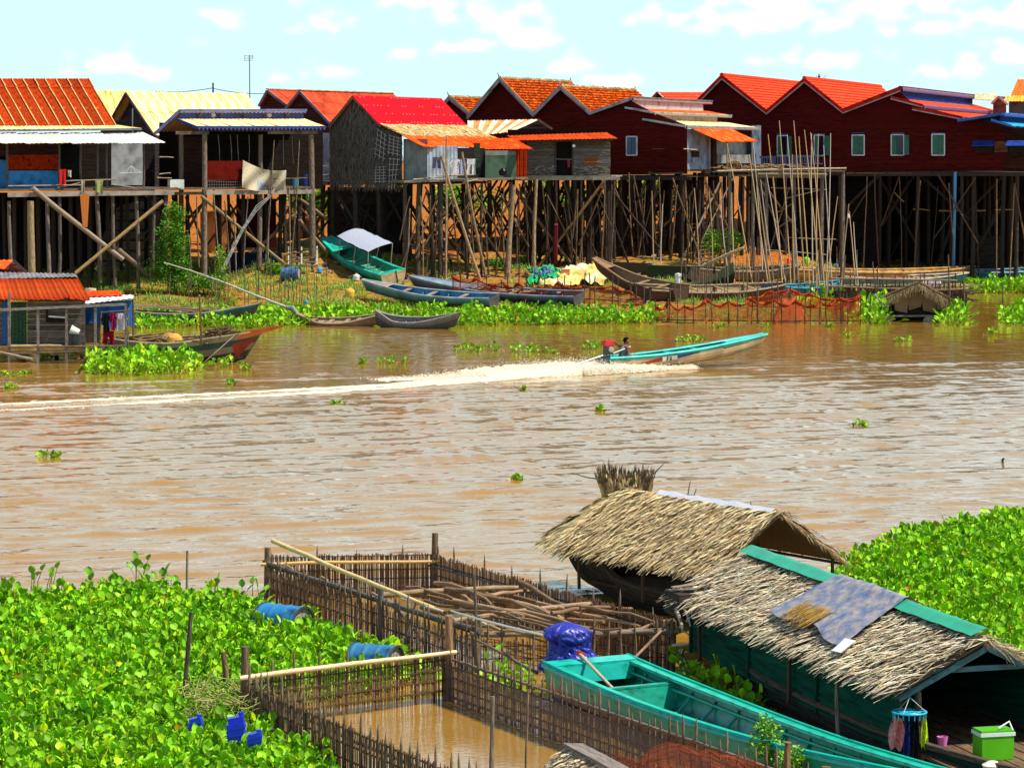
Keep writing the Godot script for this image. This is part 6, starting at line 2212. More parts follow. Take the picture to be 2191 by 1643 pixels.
func far_gear() -> void:
	var s: Shape
	# nets on stakes: x from, to, top and foot heights in pixels at distance d
	var orange := Color(0.52,0.085,0.018)
	net_row("stake_net","orange fishing net strung on stakes along the bank above the oxide red boat",[[968,592,642],[1020,596,640],[1075,604,645],[1110,606,650],[1150,612,655],[1195,605,652],[1240,612,650]],bank_at(1080,640).z,Color(0.55,0.1,0.02),12)
	net_row("stake_net","rust coloured net sagging from the yellow tarp to the brown boats",[[1205,612,640],[1250,612,650],[1310,612,655],[1350,625,650],[1376,640,655]],bank_at(1300,650).z,Color(0.4,0.1,0.03),6)
	net_row("stake_net","long red orange net enclosure standing in the water at right of centre",[[1404,655,690],[1432,646,686],[1465,655,682],[1512,641,688],[1560,645,690],[1608,640,688],[1656,640,696],[1705,645,692],[1755,645,690],[1800,638,685],[1841,632,694]],-122.8,orange,14)
	net_row("stake_net","far side of the red orange net enclosure, partly heaped",[[1600,638,660],[1650,624,655],[1690,618,655],[1735,630,655],[1790,640,665],[1838,634,670]],-126.5,Color(0.7,0.13,0.02),6)
	# heap of orange net
	s = Shape.new()
	var rows := []
	for i in 14:
		var row := []
		for j in 14:
			var u := j/13.0*2 - 1
			var k := i/13.0
			var p := at(1690 + u*40,690,123.4 + k*1.6)
			p.y = (1.0 - u*u)*sin(k*PI)*1.2*(0.8 + 0.5*bumps.get_noise_2d(u*4,k*6)) + 0.05
			row.append(p)
		rows.append(row)
	s.sheet(rows,range(14).map(func(i): return shade(orange,0.2)))
	solo("net_heap",s,M.net,"heap of bright red orange netting in the middle of the net enclosure","net")
	# tarps drying on the bank
	var tarps := [["green_tarp","bright green tarp spread on the bank",1135,1195,585,612,Color(0.03,0.5,0.16),0.2],["blue_tarp","small grey blue tarp lying on the bright green one",1140,1180,593,607,Color(0.12,0.2,0.36),0.26],["yellow_tarp","wrinkled yellow and white plastic sheets spread on the bank",1160,1300,580,618,Color(0.88,0.66,0.2),0.12]]
	for q in tarps:
		s = Shape.new()
		rows = []
		var cols := []
		for i in 14:
			var row := []
			var cl := []
			for j in 22:
				var u := j/21.0
				var k := i/13.0
				var p := bank_at(lerpf(q[2],q[3],u) + 8*sin(k*7.0 + q[2]),lerpf(q[4],q[5],k) + 5*sin(u*6.0))
				p.y += q[7] + 0.1 + 0.28*bumps.get_noise_2d(u*5 + q[2],k*5) + 0.12*bumps.get_noise_2d(u*14,k*14)
				row.append(p)
				var w := smoothstep(0.0,0.3,bumps.get_noise_2d(u*3.0 + 7,k*3.0))
				cl.append((q[6] as Color).lerp(Color(0.85,0.8,0.62),w) if q[0] == "yellow_tarp" else shade(q[6],0.1))
			rows.append(row)
			cols.append(cl)
		s.sheet(rows,cols)
		solo(q[0],s,M.cloth,q[1],"tarp")
	s = Shape.new()
	var cb := bank_at(1210,596) + Vector3(0,0.3,0)
	s.cube(cb,Vector3(0.42,0.24,0.3),Color(0.65,0.2,0.05))
	s.cube(cb + Vector3(0,0.13,0),Vector3(0.45,0.03,0.33),Color(0.7,0.25,0.07))
	solo("orange_crate",s,M.plastic,"small orange crate sitting on the yellow plastic sheets","crate")
	# barrels, cans and litter
	barrel(bank_at(622,600) + Vector3(0,0.3,0),Vector3(1,0.05,0.25),0.3,0.85,Color(0.04,0.16,0.33),"blue metal drum lying on the bank below the porch house")
	barrel(water_at(1525 + 465,612,0.55),Vector3(1,0,-0.35),0.33,1.0,Color(0.1,0.1,0.11),"dark grey drum lying on the cage behind the thatched hut")
	for q in [[748,628,Color(0.78,0.45,0.06),"yellow jerrycan on the mud left of the blue boat's bow",0.42],[683,577,Color(0.05,0.4,0.7),"bright blue basin lying on the upper bank",0.25],[654,643,Color(0.04,0.35,0.65),"blue plastic bag on the lower bank",0.2],[762,594,Color(0.75,0.73,0.68),"white bundle at the green boat's side",0.3],[1868,578,Color(0.8,0.1,0.03),"red can on the ochre boat, farther of the two red cans",0.3],[1965,578,Color(0.7,0.01,0.02),"red petrol can on the ochre boat, right of the pole forest",0.42],[1726,556,Color(0.2,0.75,0.05),"lime green tub behind the bamboo poles",0.35],[1690,556,Color(0.75,0.06,0.03),"red tub behind the bamboo poles",0.28],[1790,566,Color(0.06,0.3,0.6),"blue can between poles and ochre boat",0.25],[1640,582,Color(0.03,0.12,0.5),"dark blue can among the pole feet",0.3],[1618,578,Color(0.8,0.03,0.04),"red can among the pole feet",0.3],[2012,548,Color(0.75,0.6,0.05),"yellow can under the maroon house",0.3],[905,578,Color(0.5,0.33,0.14),"brown sack by the posts right of the green boat",0.35],[2128,575,Color(0.1,0.35,0.6),"blue tub on the boats at the right edge",0.35],[2080,572,Color(0.6,0.6,0.6),"pale tub on the far right shore",0.25]]:
		s = Shape.new()
		var p := bank_at(q[0],q[1] + 8)
		var z: float = q[4]
		s.lathe(p,[Vector2(0.001,0.0),Vector2(z*0.5,0.0),Vector2(z*0.56,z*0.6),Vector2(z*0.5,z*0.85),Vector2(z*0.18,z*0.95),Vector2(z*0.18,z*1.1),Vector2(0.001,z*1.1)],10,q[2])
		solo(q[3].split(" ")[0] + "_container" if not "bundle" in q[3] and not "bag" in q[3] and not "sack" in q[3] else "bundle",s,M.plastic,q[3],"container")
	# big dark tarps under the porch house
	var f := front(560,136.5,-20)
	s = Shape.new()
	panel(s,f,470,545,595,612,0.0,0.06,Color(0.008,0.02,0.05))
	panel(s,f,470,540,595,546,-0.02,0.1,Color(0.01,0.025,0.06))
	solo("blue_tarp_wall",s,M.cloth,"dark blue tarp screen standing under the porch house","tarp")
	s = Shape.new()
	panel(s,f,505,425,590,530,1.5,0.05,Color(0.05,0.008,0.014))
	solo("maroon_tarp",s,M.cloth,"large dark maroon tarp hanging under the porch house","tarp")
	# bent white poles at the porch
	s = Shape.new()
	for i in 3:
		s.tube([at(577 + i*2,418,130),at(548,440 + i*6,130),at(516 + i*2,492,130),at(470 + i*3,582,130)],[0.022,0.026,0.03,0.034],6,Color(0.66,0.63,0.58))
	solo("bent_poles",s,M.wood,"bundle of bent white poles leaning from porch to bank","poles")
	s = Shape.new()
	s.tube([at(350,562,127),at(410,580,126),at(480,605,125),at(540,630,124),at(625,662,122.6)],[0.03,0.036,0.042,0.05,0.06],7,Color(0.62,0.57,0.48))
	s.tube([at(612,658,122.8),at(625,660,122.6),at(636,672,122.4)],[0.1,0.14,0.05],6,Color(0.35,0.34,0.33))
	solo("long_tail_shaft",s,M.wood,"long pale propeller shaft slanting down over the reeds at left","shaft")
	# reeds and sticks standing at the left shore
	s = Shape.new()
	for i in 46:
		var x := rf(360,700)
		var p := bank_at(x,rf(625,672))
		stick(s,p - Vector3(0,0.2,0),p + Vector3(rf(-0.1,0.1),rf(0.7,2.3),rf(-0.1,0.1)),0.018,0.014,shade(Color(0.2,0.15,0.1),0.3),0.05,4)
	var st := solo("shore_sticks",s,M.wood,"thin upright sticks standing in the weeds of the left shore","sticks")
	st.set_meta("kind","stuff")
	s = Shape.new()
	for i in 420:
		var p := bank_at(rf(600,1560),rf(545,650)) + Vector3(0,0.05,0)
		if i % 3 == 0:
			stick(s,p,p + Vector3(rf(-0.7,0.7),rf(0,0.12),rf(-0.4,0.4)),0.025,0.02,shade(Color(0.5,0.35,0.2),0.4),0.05,4)
		else:
			s.box(p,Vector3(rf(0.04,0.14),0.02,rf(-0.05,0.05)),Vector3(0.01,rf(0.02,0.06),0),Vector3(0,0.01,rf(0.04,0.1)),[Color(0.6,0.55,0.48),Color(0.5,0.4,0.28),Color(0.3,0.26,0.2),Color(0.7,0.68,0.64),Color(0.25,0.14,0.08)][i % 5])
	st = solo("bank_litter",s,M.wall,"scattered sticks, rags and rubbish on the bank between the houses and the boats","litter")
	st.set_meta("kind","stuff")
	# planks stacked at the foot of the thatched house
	for q in [[870,520,980,548,"upper orange plank of the pair leaning low under the porch"],[880,530,985,558,"lower orange plank of the pair leaning low under the porch"]]:
		s = Shape.new()
		s.beam(at(q[0],q[1],137),at(q[2],q[3],136.5),0.1,0.1,Color(0.5,0.2,0.06))
		solo("leaning_plank",s,M.plank,q[4],"plank")
	s = Shape.new()
	for i in 5:
		s.beam(bank_at(615,545 + i*9) + Vector3(0,0.3,0),bank_at(680,548 + i*9) + Vector3(0,0.3,0),0.06,0.06,Color(0.5,0.46,0.4))
	for x in [617,645,678]:
		s.beam(bank_at(x,545) + Vector3(0,0.34,0),bank_at(x,582) + Vector3(0,0.34,0),0.06,0.06,Color(0.55,0.5,0.44))
	solo("wooden_pallet",s,M.wood,"pale wooden slatted frame lying on the upper bank","pallet")
	# wicker fences glowing in the sun behind the posts
	var k := 0
	for q in [[1110,1230,505,548,156.0,"low bamboo fence behind the plank shed's posts"],[1300,1400,490,545,158.0,"low bamboo fence behind the maroon wall's posts"],[1410,1560,495,560,154.0,"low bamboo fence behind the grey annex posts"]]:
		s = Shape.new()
		for i in 34:
			var x := lerpf(q[0],q[1],i/33.0)
			var p := at(x,q[3],q[4])
			p.y = ground(p.x,p.z) - 0.1
			stick(s,p,p + Vector3(rf(-0.06,0.06),rf(1.2,1.8),0),0.025,0.02,shade(Color(0.42,0.25,0.1),0.4),0.03,4)
		for h in [0.3,0.8,1.2]:
			var p := at(q[0],q[3],q[4])
			var r := at(q[1],q[3],q[4])
			s.beam(Vector3(p.x,ground(p.x,p.z) + h,p.z),Vector3(r.x,ground(r.x,r.z) + h,r.z),0.04,0.05,Color(0.42,0.26,0.1))
		solo("bamboo_fence",s,M.wood,q[5],"fence")
	# back slope sheds seen between the posts
	for q in [[1120,1160,470,520,162.0,Color(0.3,0.03,0.025),"small dark red shed behind the plank shed's posts"],[850,880,430,470,160.0,Color(0.06,0.35,0.55),"bright blue box behind the thatched house's posts"],[610,680,470,512,156.0,Color(0.55,0.2,0.05),"orange rusted fence sheet behind the porch house"],[430,500,455,540,150.0,Color(0.5,0.26,0.09),"ochre sheet metal pile behind the porch house's posts"]]:
		s = Shape.new()
		var p := at((q[0] + q[1])/2.0,q[3],q[4])
		var w: float = (q[1] - q[0])*q[4]/FOCAL
		var h: float = (q[3] - q[2])*q[4]/FOCAL
		var g := ground(p.x,p.z)
		s.cube(Vector3(p.x,(maxf(p.y,g) + g)/2 + h/2 - 0.1,p.z),Vector3(w,h + absf(p.y - g) + 0.2,0.8),q[5])
		s.beam(Vector3(p.x - w*0.6,maxf(p.y,g) + h,p.z + 0.3),Vector3(p.x + w*0.6,maxf(p.y,g) + h + 0.1,p.z + 0.3),1.1,0.06,q[5])
		solo("back_shed",s,M.sheet,q[6],"shed")
	# brown treads on two stringers, behind the legs
	s = Shape.new()
	for i in 12:
		var p := at(1500 + i*3.0,480 + i*8.0,150.0 - i*0.6)
		s.beam(p - Vector3(0.6,0,0),p + Vector3(0.6,0.1,0),0.3,0.05,shade(Color(0.45,0.27,0.13),0.2))
	for e in [-0.6,0.6]:
		s.beam(at(1500,482,150) + Vector3(e,-0.05,0),at(1533,570,143.4) + Vector3(e,-0.05,0),0.06,0.12,Color(0.25,0.16,0.09))
	solo("plank_stair",s,M.plank,"open plank stair rising under the grey annex","stairs")
	# hanging pale cloth bag under the plank shed
	s = Shape.new()
	s.lathe(at(1133,470,141),[Vector2(0.001,-0.1),Vector2(0.2,0.0),Vector2(0.24,0.25),Vector2(0.12,0.5),Vector2(0.02,0.6)],10,Color(0.3,0.32,0.36))
	solo("hung_sack",s,M.cloth,"grey sack hanging from a brace under the plank shed","sack")
	s = Shape.new()
	stick(s,at(1190,480,138.5),bank_at(1188,578),0.1,0.13,Color(0.22,0.03,0.05),0.03)
	solo("wine_red_cloth_post",s,M.cloth,"wine red wrapped post standing under the plank shed's doorway","post")
	# laundry at the thatched house
	var g := front(915,135.3,-22)
	shirt(g,934,336,18,24,Color(0.1,0.11,0.17),"dark blue shorts hanging on the grey lean-to wall",true)
	shirt(g,975,341,24,32,Color(0.78,0.74,0.78),"white shirt, left one of the pair on the porch line",false)
	shirt(g,990,341,16,32,Color(0.4,0.45,0.7),"blue and white shirt hanging next to the white one",false)
	shirt(g,1008,340,18,34,Color(0.7,0.72,0.72),"pale grey trousers hanging at the porch line's right end",true)
	s = Shape.new()
	s.beam(g.px(930,338,0),g.px(1022,340,0),0.02,0.02,Color(0.4,0.3,0.2))
	solo("clothes_line",s,M.wood,"thin rod carrying the laundry before the thatched house's porch","clothes line")
	s = Shape.new()
	var v := g.px(1076,370,-0.3)
	s.lathe(v,[Vector2(0.001,-0.15),Vector2(0.18,-0.12),Vector2(0.2,0.1),Vector2(0.1,0.22),Vector2(0.001,0.24)],10,Color(0.01,0.01,0.012))
	solo("black_pot",s,M.metal,"black round pot on the porch before the green board wall","pot")
	var h := front(1210,139.6,6)
	shirt(h,1217,342,7,16,Color(0.6,0.04,0.12),"small pink red cloth hanging in the plank shed's doorway",false)
	s = Shape.new()
	s.lathe(h.px(1228,312,-0.2),[Vector2(0.001,0.02),Vector2(0.06,0.02),Vector2(0.08,0.0),Vector2(0.06,-0.02),Vector2(0.001,-0.02)],12,Color(0.75,0.75,0.75),Basis(Vector3.RIGHT,PI/2))
	solo("wall_lamp",s,M.plastic,"small round white lamp beside the plank shed's doorway","lamp")

# stakes with a net hung between them; list of (x, top y, foot y) pixels at depth z
func net_row(called: String,label: String,list: Array,z: float,col: Color,sag: float) -> void:
	var t := thing(called,label,"net",Vector3(at(list[0][0],690,-z).x,0,z))
	var s := Shape.new()
	var rows := [[],[],[],[],[],[]]
	var cols := []
	for i in 6:
		cols.append(shade(Color(col.r*(1.3 if i == 0 else 1.0),col.g,col.b),0.12))
	for i in list.size() - 1:
		var steps := 7
		for j in steps + (1 if i == list.size() - 2 else 0):
			var k := j/float(steps)
			var x: float = lerpf(list[i][0],list[i + 1][0],k)
			var ty: float = lerpf(list[i][1],list[i + 1][1],k) + sag*4.0*k*(1 - k)*0.8
			var by: float = lerpf(list[i][2],list[i + 1][2],k) - 3.0*sin(k*PI)
			for r in 6:
				var a := at(x,lerpf(ty,by,r/5.0),-z)
				a.z += 0.18*sin(x*0.21 + r*0.9) + 0.1*bumps.get_noise_2d(x*0.2,r*2.0)
				rows[r].append(a)
	s.sheet(rows,cols)
	obj("netting",s,M.net,t)
	s = Shape.new()
	for i in rows[0].size() - 1:
		var c2 := Color(col.r*0.75,col.g*0.6,col.b*0.8)
		s.tube([rows[0][i],rows[0][i + 1] ],[0.06 + 0.03*sin(i*1.3),0.06 + 0.03*sin((i + 1)*1.3)],5,c2)
	obj("gathered_edge",s,M.cloth,t)
	for q in list:
		for r in 2:
			var x: float = q[0] + r*rf(12,24)
			var b := at(x,q[2] + 8,-z - 0.1*r)
			b.y = minf(b.y,-0.2 if z > -123.5 else ground(b.x,b.z) - 0.1)
			pole(t,"stake",b,at(x + rf(-3,3),q[1] - rf(2,30),-z - 0.1*r),0.03,0.025,shade(Color(0.14,0.1,0.08),0.3),0.04,null,5)
	pole(t,"foot_rail",at(list[0][0],list[0][2] - 6,-z + 0.1),at(list[-1][0],list[-1][2] - 8,-z + 0.1),0.03,0.03,Color(0.3,0.14,0.08),0.05,null,5)

func barrel(c: Vector3,axis: Vector3,r: float,L: float,col: Color,label: String,tilt_up := 0.0) -> Node3D:
	var ax := axis.normalized()
	var side := ax.cross(Vector3.UP).normalized()
	var bs := Basis(side,ax,side.cross(ax))
	var t := thing("drum",label,"barrel",c - Vector3(0,r,0))
	var s := Shape.new()
	var prof := []
	for i in 15:
		var k := i/14.0
		var bump := 0.012 if i in [1,5,9,13] else 0.0
		prof.append(Vector2(r + bump,(k - 0.5)*L))
	s.lathe(c,prof,24,col,bs)
	obj("shell",s,M.drum,t)
	for e in [-1.0,1.0]:
		s = Shape.new()
		s.lathe(c,[Vector2(0.001,e*(L*0.5 - 0.03)),Vector2(r - 0.012,e*(L*0.5 - 0.03))],24,Color(0.4,0.35,0.3),bs)
		obj("lid",s,M.wood,t)
		s = Shape.new()
		s.lathe(c,[Vector2(r - 0.014,e*(L*0.5 - 0.03)),Vector2(r - 0.014,e*(L*0.5 + 0.012)),Vector2(r + 0.014,e*(L*0.5 + 0.012)),Vector2(r + 0.014,e*(L*0.5 - 0.012))],24,Color(0.16,0.14,0.13),bs)
		obj("rim",s,M.metal,t)
	return t

# a shirt or trousers flat on a line
func shirt(f: Front,x: float,y: float,w: float,h: float,col: Color,label: String,legs: bool,d := -0.05) -> void:
	var s := Shape.new()
	var body := func(x0: float,y0: float,x1: float,y1: float,x2: float,y2: float,x3: float,y3: float) -> void:
		var rows := []
		for i in 6:
			var row := []
			for j in 5:
				var u := j/4.0
				var k := i/5.0
				var px := lerpf(lerpf(x0,x1,u),lerpf(x3,x2,u),k)
				var py := lerpf(lerpf(y0,y1,u),lerpf(y3,y2,u),k)
				row.append(f.px(x + px*w,y + py*h,d + 0.035*sin(u*7.0 + k*2.0 + x)))
			rows.append(row)
		s.sheet(rows,[col,col,col,col,col,col])
	if legs:
		body.call(-0.5,0.0,0.5,0.0,0.48,0.35,-0.48,0.35)
		body.call(-0.48,0.33,-0.02,0.33,-0.12,1.0,-0.55,1.0)
		body.call(0.02,0.33,0.48,0.33,0.55,1.0,0.12,1.0)
	else:
		body.call(-0.3,0.0,0.3,0.0,0.32,1.0,-0.32,1.0)
		body.call(-0.3,0.0,-0.28,0.28,-0.46,0.5,-0.58,0.32)
		body.call(0.28,0.28,0.3,0.0,0.58,0.32,0.46,0.5)
	solo("hung_garment",s,M.cloth,label,"clothes")

func pole_forest() -> void:
	var list := [[1644,287,1676,604],[1668,258,1694,606],[1699,258,1724,622],[1685,288,1712,612],[1710,292,1736,622],[1722,278,1758,606],[1735,283,1768,612],[1737,286,1742,622],[1752,286,1748,624],[1778,285,1767,590],[1612,303,1634,590],[1556,307,1612,602],[1620,388,1652,592],[1628,384,1660,600],[1655,378,1676,602],[1793,420,1768,566],[1817,436,1798,612],[1818,452,1836,622],[1827,475,1843,632],[1486,402,1496,600],[1518,408,1526,596],[1541,428,1562,606],[1395,408,1400,600],[1418,436,1414,606],[1566,412,1572,598],[1604,330,1648,604],[1696,330,1702,616],[1763,310,1786,618],[1640,370,1690,612]]
	list.sort_custom(func(a,b): return a[2] < b[2])
	for i in list.size():
		var q: Array = list[i]
		var d := rf(137.2,139.8)
		var a := at(q[2],q[3],d)
		a.y = minf(a.y,ground(a.x,a.z)) - 0.2
		var b := at(q[0],q[1],d + rf(0.3,1.0))
		var s := Shape.new()
		stick(s,a,b,0.042,0.02,shade([Color(0.55,0.33,0.14),Color(0.5,0.42,0.34),Color(0.6,0.38,0.18)][i % 3],0.15),0.06,6)
		solo("bamboo_pole",s,M.bamboo,"%s long bamboo pole from the left, counted by the feet, in the pole forest" % ORDINAL[i],"pole","bamboo poles by the platform")
	# a white rag on one, sticks along the shore before them
	var s := Shape.new()
	s.lathe(at(1816,463,137),[Vector2(0.001,-0.12),Vector2(0.07,-0.05),Vector2(0.05,0.1),Vector2(0.001,0.14)],8,Color(0.75,0.72,0.68))
	solo("tied_rag",s,M.cloth,"white rag tied to a leaning pole at the pole forest's right end","rag")
	s = Shape.new()
	for i in 60:
		var x := rf(1440,1860)
		var p := bank_at(x,rf(618,655))
		stick(s,p - Vector3(0,0.3,0),p + Vector3(rf(-0.15,0.15),rf(0.8,2.6),rf(-0.1,0.1)),0.02,0.015,shade(Color(0.3,0.22,0.15),0.4),0.05,4)
	var st := solo("shore_sticks",s,M.wood,"thin upright sticks standing in the water around the orange net","sticks")
	st.set_meta("kind","stuff")
	s = Shape.new()
	stick(s,at(1500,572,138),at(1592,530,137),0.11,0.07,Color(0.62,0.45,0.25),0.06)
	solo("slanting_log",s,M.wood,"pale log slanting up from the dark sail to the platform posts","log")
	# fence of sticks and long cage behind the hut
	var f := front(1930,137,2)
	var t := thing("wooden_cage","long low wooden fish cage of sticks behind the thatched hut","cage",f.px(1930,655)*Vector3(1,0,1))
	for i in 34:
		var x := 1778 + i*8.7
		pole(t,"stake",f.px(x,668,0),f.px(x + rf(-2,2),618 - rf(0,34),0),0.04,0.03,shade(Color(0.17,0.12,0.09),0.35),0.03,null,5)
	s = Shape.new()
	for i in 90:
		var x := rf(1778,2060)
		s.beam(f.px(x,rf(618,652),0.05 + rf(0,0.05)),f.px(x + rf(20,60),rf(618,652),0.05 + rf(0,0.05)),0.03,0.06,shade(Color(0.2,0.15,0.11),0.4))
	panel(s,f,1780,622,2070,657,0.15,0.04,Color(0.06,0.045,0.035))
	obj("wicker_side",s,M.wood,t,"stuff")
	for q in [[1776,612,1990,618],[1780,596,2050,600],[1985,620,2072,618]]:
		pole(t,"rail",f.px(q[0],q[1],-0.05),f.px(q[2],q[3],-0.05),0.05,0.045,Color(0.36,0.25,0.16),0.04)
	s = Shape.new()
	for i in 120:
		var p := f.px(rf(1780,2062),612,rf(0.0,2.5))
		stick(s,p,p + Vector3(rf(-1.2,1.2),rf(-0.02,0.1),rf(-0.3,0.3)),0.03,0.02,shade(Color(0.4,0.29,0.19),0.4),0.05,4)
	solo("brush_cover",s,M.wood,"dry branches laid over the long fish cage","firewood")
	for q in [[1878,570,1885,640],[2062,570,2066,660],[2030,545,2038,690],[2146,610,2148,660],[1868,560,1880,625]]:
		s = Shape.new()
		var d := 128.0 if q[0] == 2030 or q[0] == 2146 else 136.5
		var b := at(q[2],q[3],d)
		b.y = -0.3
		stick(s,b,at(q[0],q[1],d),0.04,0.03,Color(0.2,0.15,0.11),0.04)
		solo("cage_post",s,M.wood,{1878: "tall post at the left end of the long fish cage",2062: "tall post at the right end of the long fish cage",2030: "slim stake standing in the water right of the thatched hut",2146: "short lone stake in open water near the right edge",1868: "thin post just left of the thatched hut's ridge"}[q[0]],"stake")

func floating_shed() -> void:
	var f := front(100,100.5,-6)
	var t := thing("floating_shed","grey plank floating shed with rusty orange roof at the left edge","house",f.px(100,750)*Vector3(1,0,1))
	var s: Shape
	# walls of wide planks
	for q in [[57,180],[-20,21]]:
		var y := 636.0
		while y < 738.0:
			var y2 := minf(y + rf(10,13),740.0)
			panel_part("plank",t,f,q[0] + rf(-0.6,0.6),y + 0.3,q[1] + rf(-0.6,0.6),y2 - 0.3,rf(-0.02,0.02),0.04,shade(Color(0.17,0.14,0.125),0.3),M.plank)
			y = y2
	panel_part("green_door",t,f,22,646,56,738,0.03,0.05,Color(0.05,0.11,0.06),M.siding)
	for i in 4:
		panel_part("door_board",t,f,22.5 + i*8.5,647,30 + i*8.5,738,-0.02,0.03,shade(Color(0.06,0.125,0.07),0.1),M.plank)
	panel_part("blue_curtain",t,f,3,645,14,738,-0.06,0.03,Color(0.05,0.15,0.36),M.cloth)
	var win := panel_part("window",t,f,97,660,139,690,-0.03,0.05,Color(0.006,0.006,0.007),M.dark)
	s = Shape.new()
	s.slab(f.px(102,664,-0.45),f.px(140,664,-0.45),f.px(139,680,-0.35),f.px(102,678,-0.35),0.03,Color(0.1,0.09,0.085))
	s.beam(f.px(103,677,-0.5),f.px(139,679,-0.5),0.06,0.05,Color(0.55,0.52,0.48))
	obj("awning_shutter",s,M.plank,win)
	s = Shape.new()
	s.slab(f.px(-20,640,0.1),f.px(178,636,0.1),f.px(178,636,3.0),f.px(-20,640,3.0),0.05,Color(0.05,0.04,0.035))
	panel(s,f,178,636,181,738,1.4,2.8,Color(0.08,0.065,0.055))
	obj("back_wall",s,M.siding,t)
	for i in 10:
		s = Shape.new()
		var xa := lerpf(-30,162,i/10.0)
		var xb := lerpf(-30,162,(i + 1.0)/10.0) + 1.0
		var xc := lerpf(-20,191,i/10.0)
		var xd := lerpf(-20,191,(i + 1.0)/10.0) + 1.0
		corrugated(s,f.px(xa,590,2.2),f.px(xb,590 - (i % 2)*0.5,2.2),f.px(xc,642 - (i % 3),-0.5),f.px(xd,640 + rf(-2,2) - (6.0 if i == 7 else 0.0),-0.5),0.14,0.022,shade(Color(0.45,0.42,0.38),0.14))
		obj("roof_sheet",s,M.orange_rust,t)
	s = Shape.new()
	corrugated(s,f.px(-30,582,2.4),f.px(160,585,2.4),f.px(-30,597,1.8),f.px(165,592,1.8),0.16,0.02,Color(0.22,0.2,0.21))
	obj("ridge_sheet",s,M.sheet,t)
	s = Shape.new()
	corrugated(s,f.px(-30,582,2.4),f.px(160,585,2.4),f.px(-30,600,4.4),f.px(160,600,4.4),0.16,0.02,Color(0.5,0.2,0.1))
	obj("roof_slope",s,M.rust,t)
	# platform, rails and posts
	s = Shape.new()
	for i in 16:
		var w := -1.55 + i*0.1
		s.beam(f.px(-20,742,w),f.px(268,741 - 2*rng.randf(),w),0.085,0.035,shade(Color(0.3,0.22,0.15),0.3))
	obj("platform_slats",s,M.plank,t,"stuff")
	pole(t,"edge_log",f.px(22,741,-0.9),f.px(185,742,-0.9),0.07,0.06,Color(0.55,0.38,0.2),0.03)
	pole(t,"platform_beam",f.px(-20,757,-1.5),f.px(272,746,-1.5),0.06,0.06,Color(0.33,0.26,0.2),0.01)
	pole(t,"gangplank",f.px(-10,752,-1.9),f.px(68,769,-2.2),0.06,0.06,Color(0.36,0.29,0.22),0.01)
	for q in [[18,625,785],[80,662,775],[141,658,775],[203,655,778],[268,650,772]]:
		s = Shape.new()
		var top := f.px(q[0],q[1],-1.5)
		var bot := f.px(q[0],q[2],-1.5)
		bot.y = -0.4
		s.beam(top,bot,0.09,0.09,shade(Color(0.3,0.25,0.22),0.2),f.ez)
		obj("rail_post",s,M.wood,t)
	s = Shape.new()
	s.beam(f.px(-20,664,-1.56),f.px(268,651,-1.56),0.05,0.09,Color(0.36,0.31,0.28))
	obj("hand_rail",s,M.wood,t)
	for x in [50,120,175,240]:
		var p := f.px(x,760,0.3)
		pole(t,"pile",p,Vector3(p.x,-0.5,p.z),0.08,0.08,DARKWOOD,0.02)
	# its neighbour's roof peeping behind
	var g := front(15,112,-10)
	var n := thing("small_shed","small orange roofed shed peeping up behind the floating shed","shed",g.px(10,640)*Vector3(1,0,1))
	s = Shape.new()
	corrugated(s,g.px(-40,556,1.5),g.px(27,556,1.5),g.px(-60,578,0),g.px(8,575,0),0.2,0.02,Color(0.9,0.8,0.65))
	obj("roof",s,M.orange_rust,n)
	s = Shape.new()
	siding(s,g,[[8,640],[8,577],[27,558],[50,580],[50,640]],0.4,0.2,Color(0.16,0.05,0.05),0.2)
	obj("wall",s,M.siding,n)
	rake(n,g.px(27,556,0.3),g.px(55,582,0.3),Color(0.1,0.07,0.06),0.1)
	# lean-to of blue tarp beside it
	var b := front(235,102.5,-6)
	var lt := thing("tarp_shelter","blue tarp shelter with white roof sheet beside the floating shed","shelter",b.px(235,735)*Vector3(1,0,1))
	s = Shape.new()
	corrugated(s,b.px(178,632,1.5),b.px(285,631,1.5),b.px(180,650,-0.3),b.px(284,638,-0.3),0.2,0.015,Color(0.85,0.84,0.78))
	obj("roof_sheet",s,M.sheet,lt)
	s = Shape.new()
	corrugated(s,b.px(185,622,2.0),b.px(250,621,2.0),b.px(185,634,1.0),b.px(262,632,1.0),0.2,0.015,Color(0.8,0.5,0.35))
	obj("rear_roof_sheet",s,M.orange_rust,lt)
	s = Shape.new()
	var rows := []
	for i in 9:
		var row := []
		for j in 22:
			var u := j/21.0
			var k := i/8.0
			row.append(b.px(lerpf(180,284,u) + k*4.0,lerpf(648 - u*6,694 + u*8.0 - 4*sin(u*9),k),-0.1 + 0.07*sin(u*19 + k*3)*(0.3 + k) + (0.5 if u > 0.93 else 0.0)))
		rows.append(row)
	s.sheet(rows,range(9).map(func(i): return Color(0.025,0.12,0.36)))
	obj("tarp",s,M.gloss,lt)
	panel_part("board_wall",lt,b,176,690,214,733,0.1,0.05,Color(0.33,0.23,0.14),M.plank)
	for x in [180,232,284]:
		pole(lt,"post",b.px(x,640,0),Vector3(b.px(x,740,0).x,-0.3,b.px(x,740,0).z),0.04,0.04,OLD,0.01)
	s = Shape.new()
	s.slab(b.px(178,741,-0.4),b.px(290,739,-0.4),b.px(290,739,1.6),b.px(178,741,1.6),0.06,Color(0.2,0.15,0.1))
	obj("floor",s,M.plank,lt)
	# laundry on its front rod
	var c := front(240,99.6,-6)
	s = Shape.new()
	s.tube([c.px(214,668,0),c.px(276,664,0)],[0.02,0.02],6,Color(0.3,0.2,0.13))
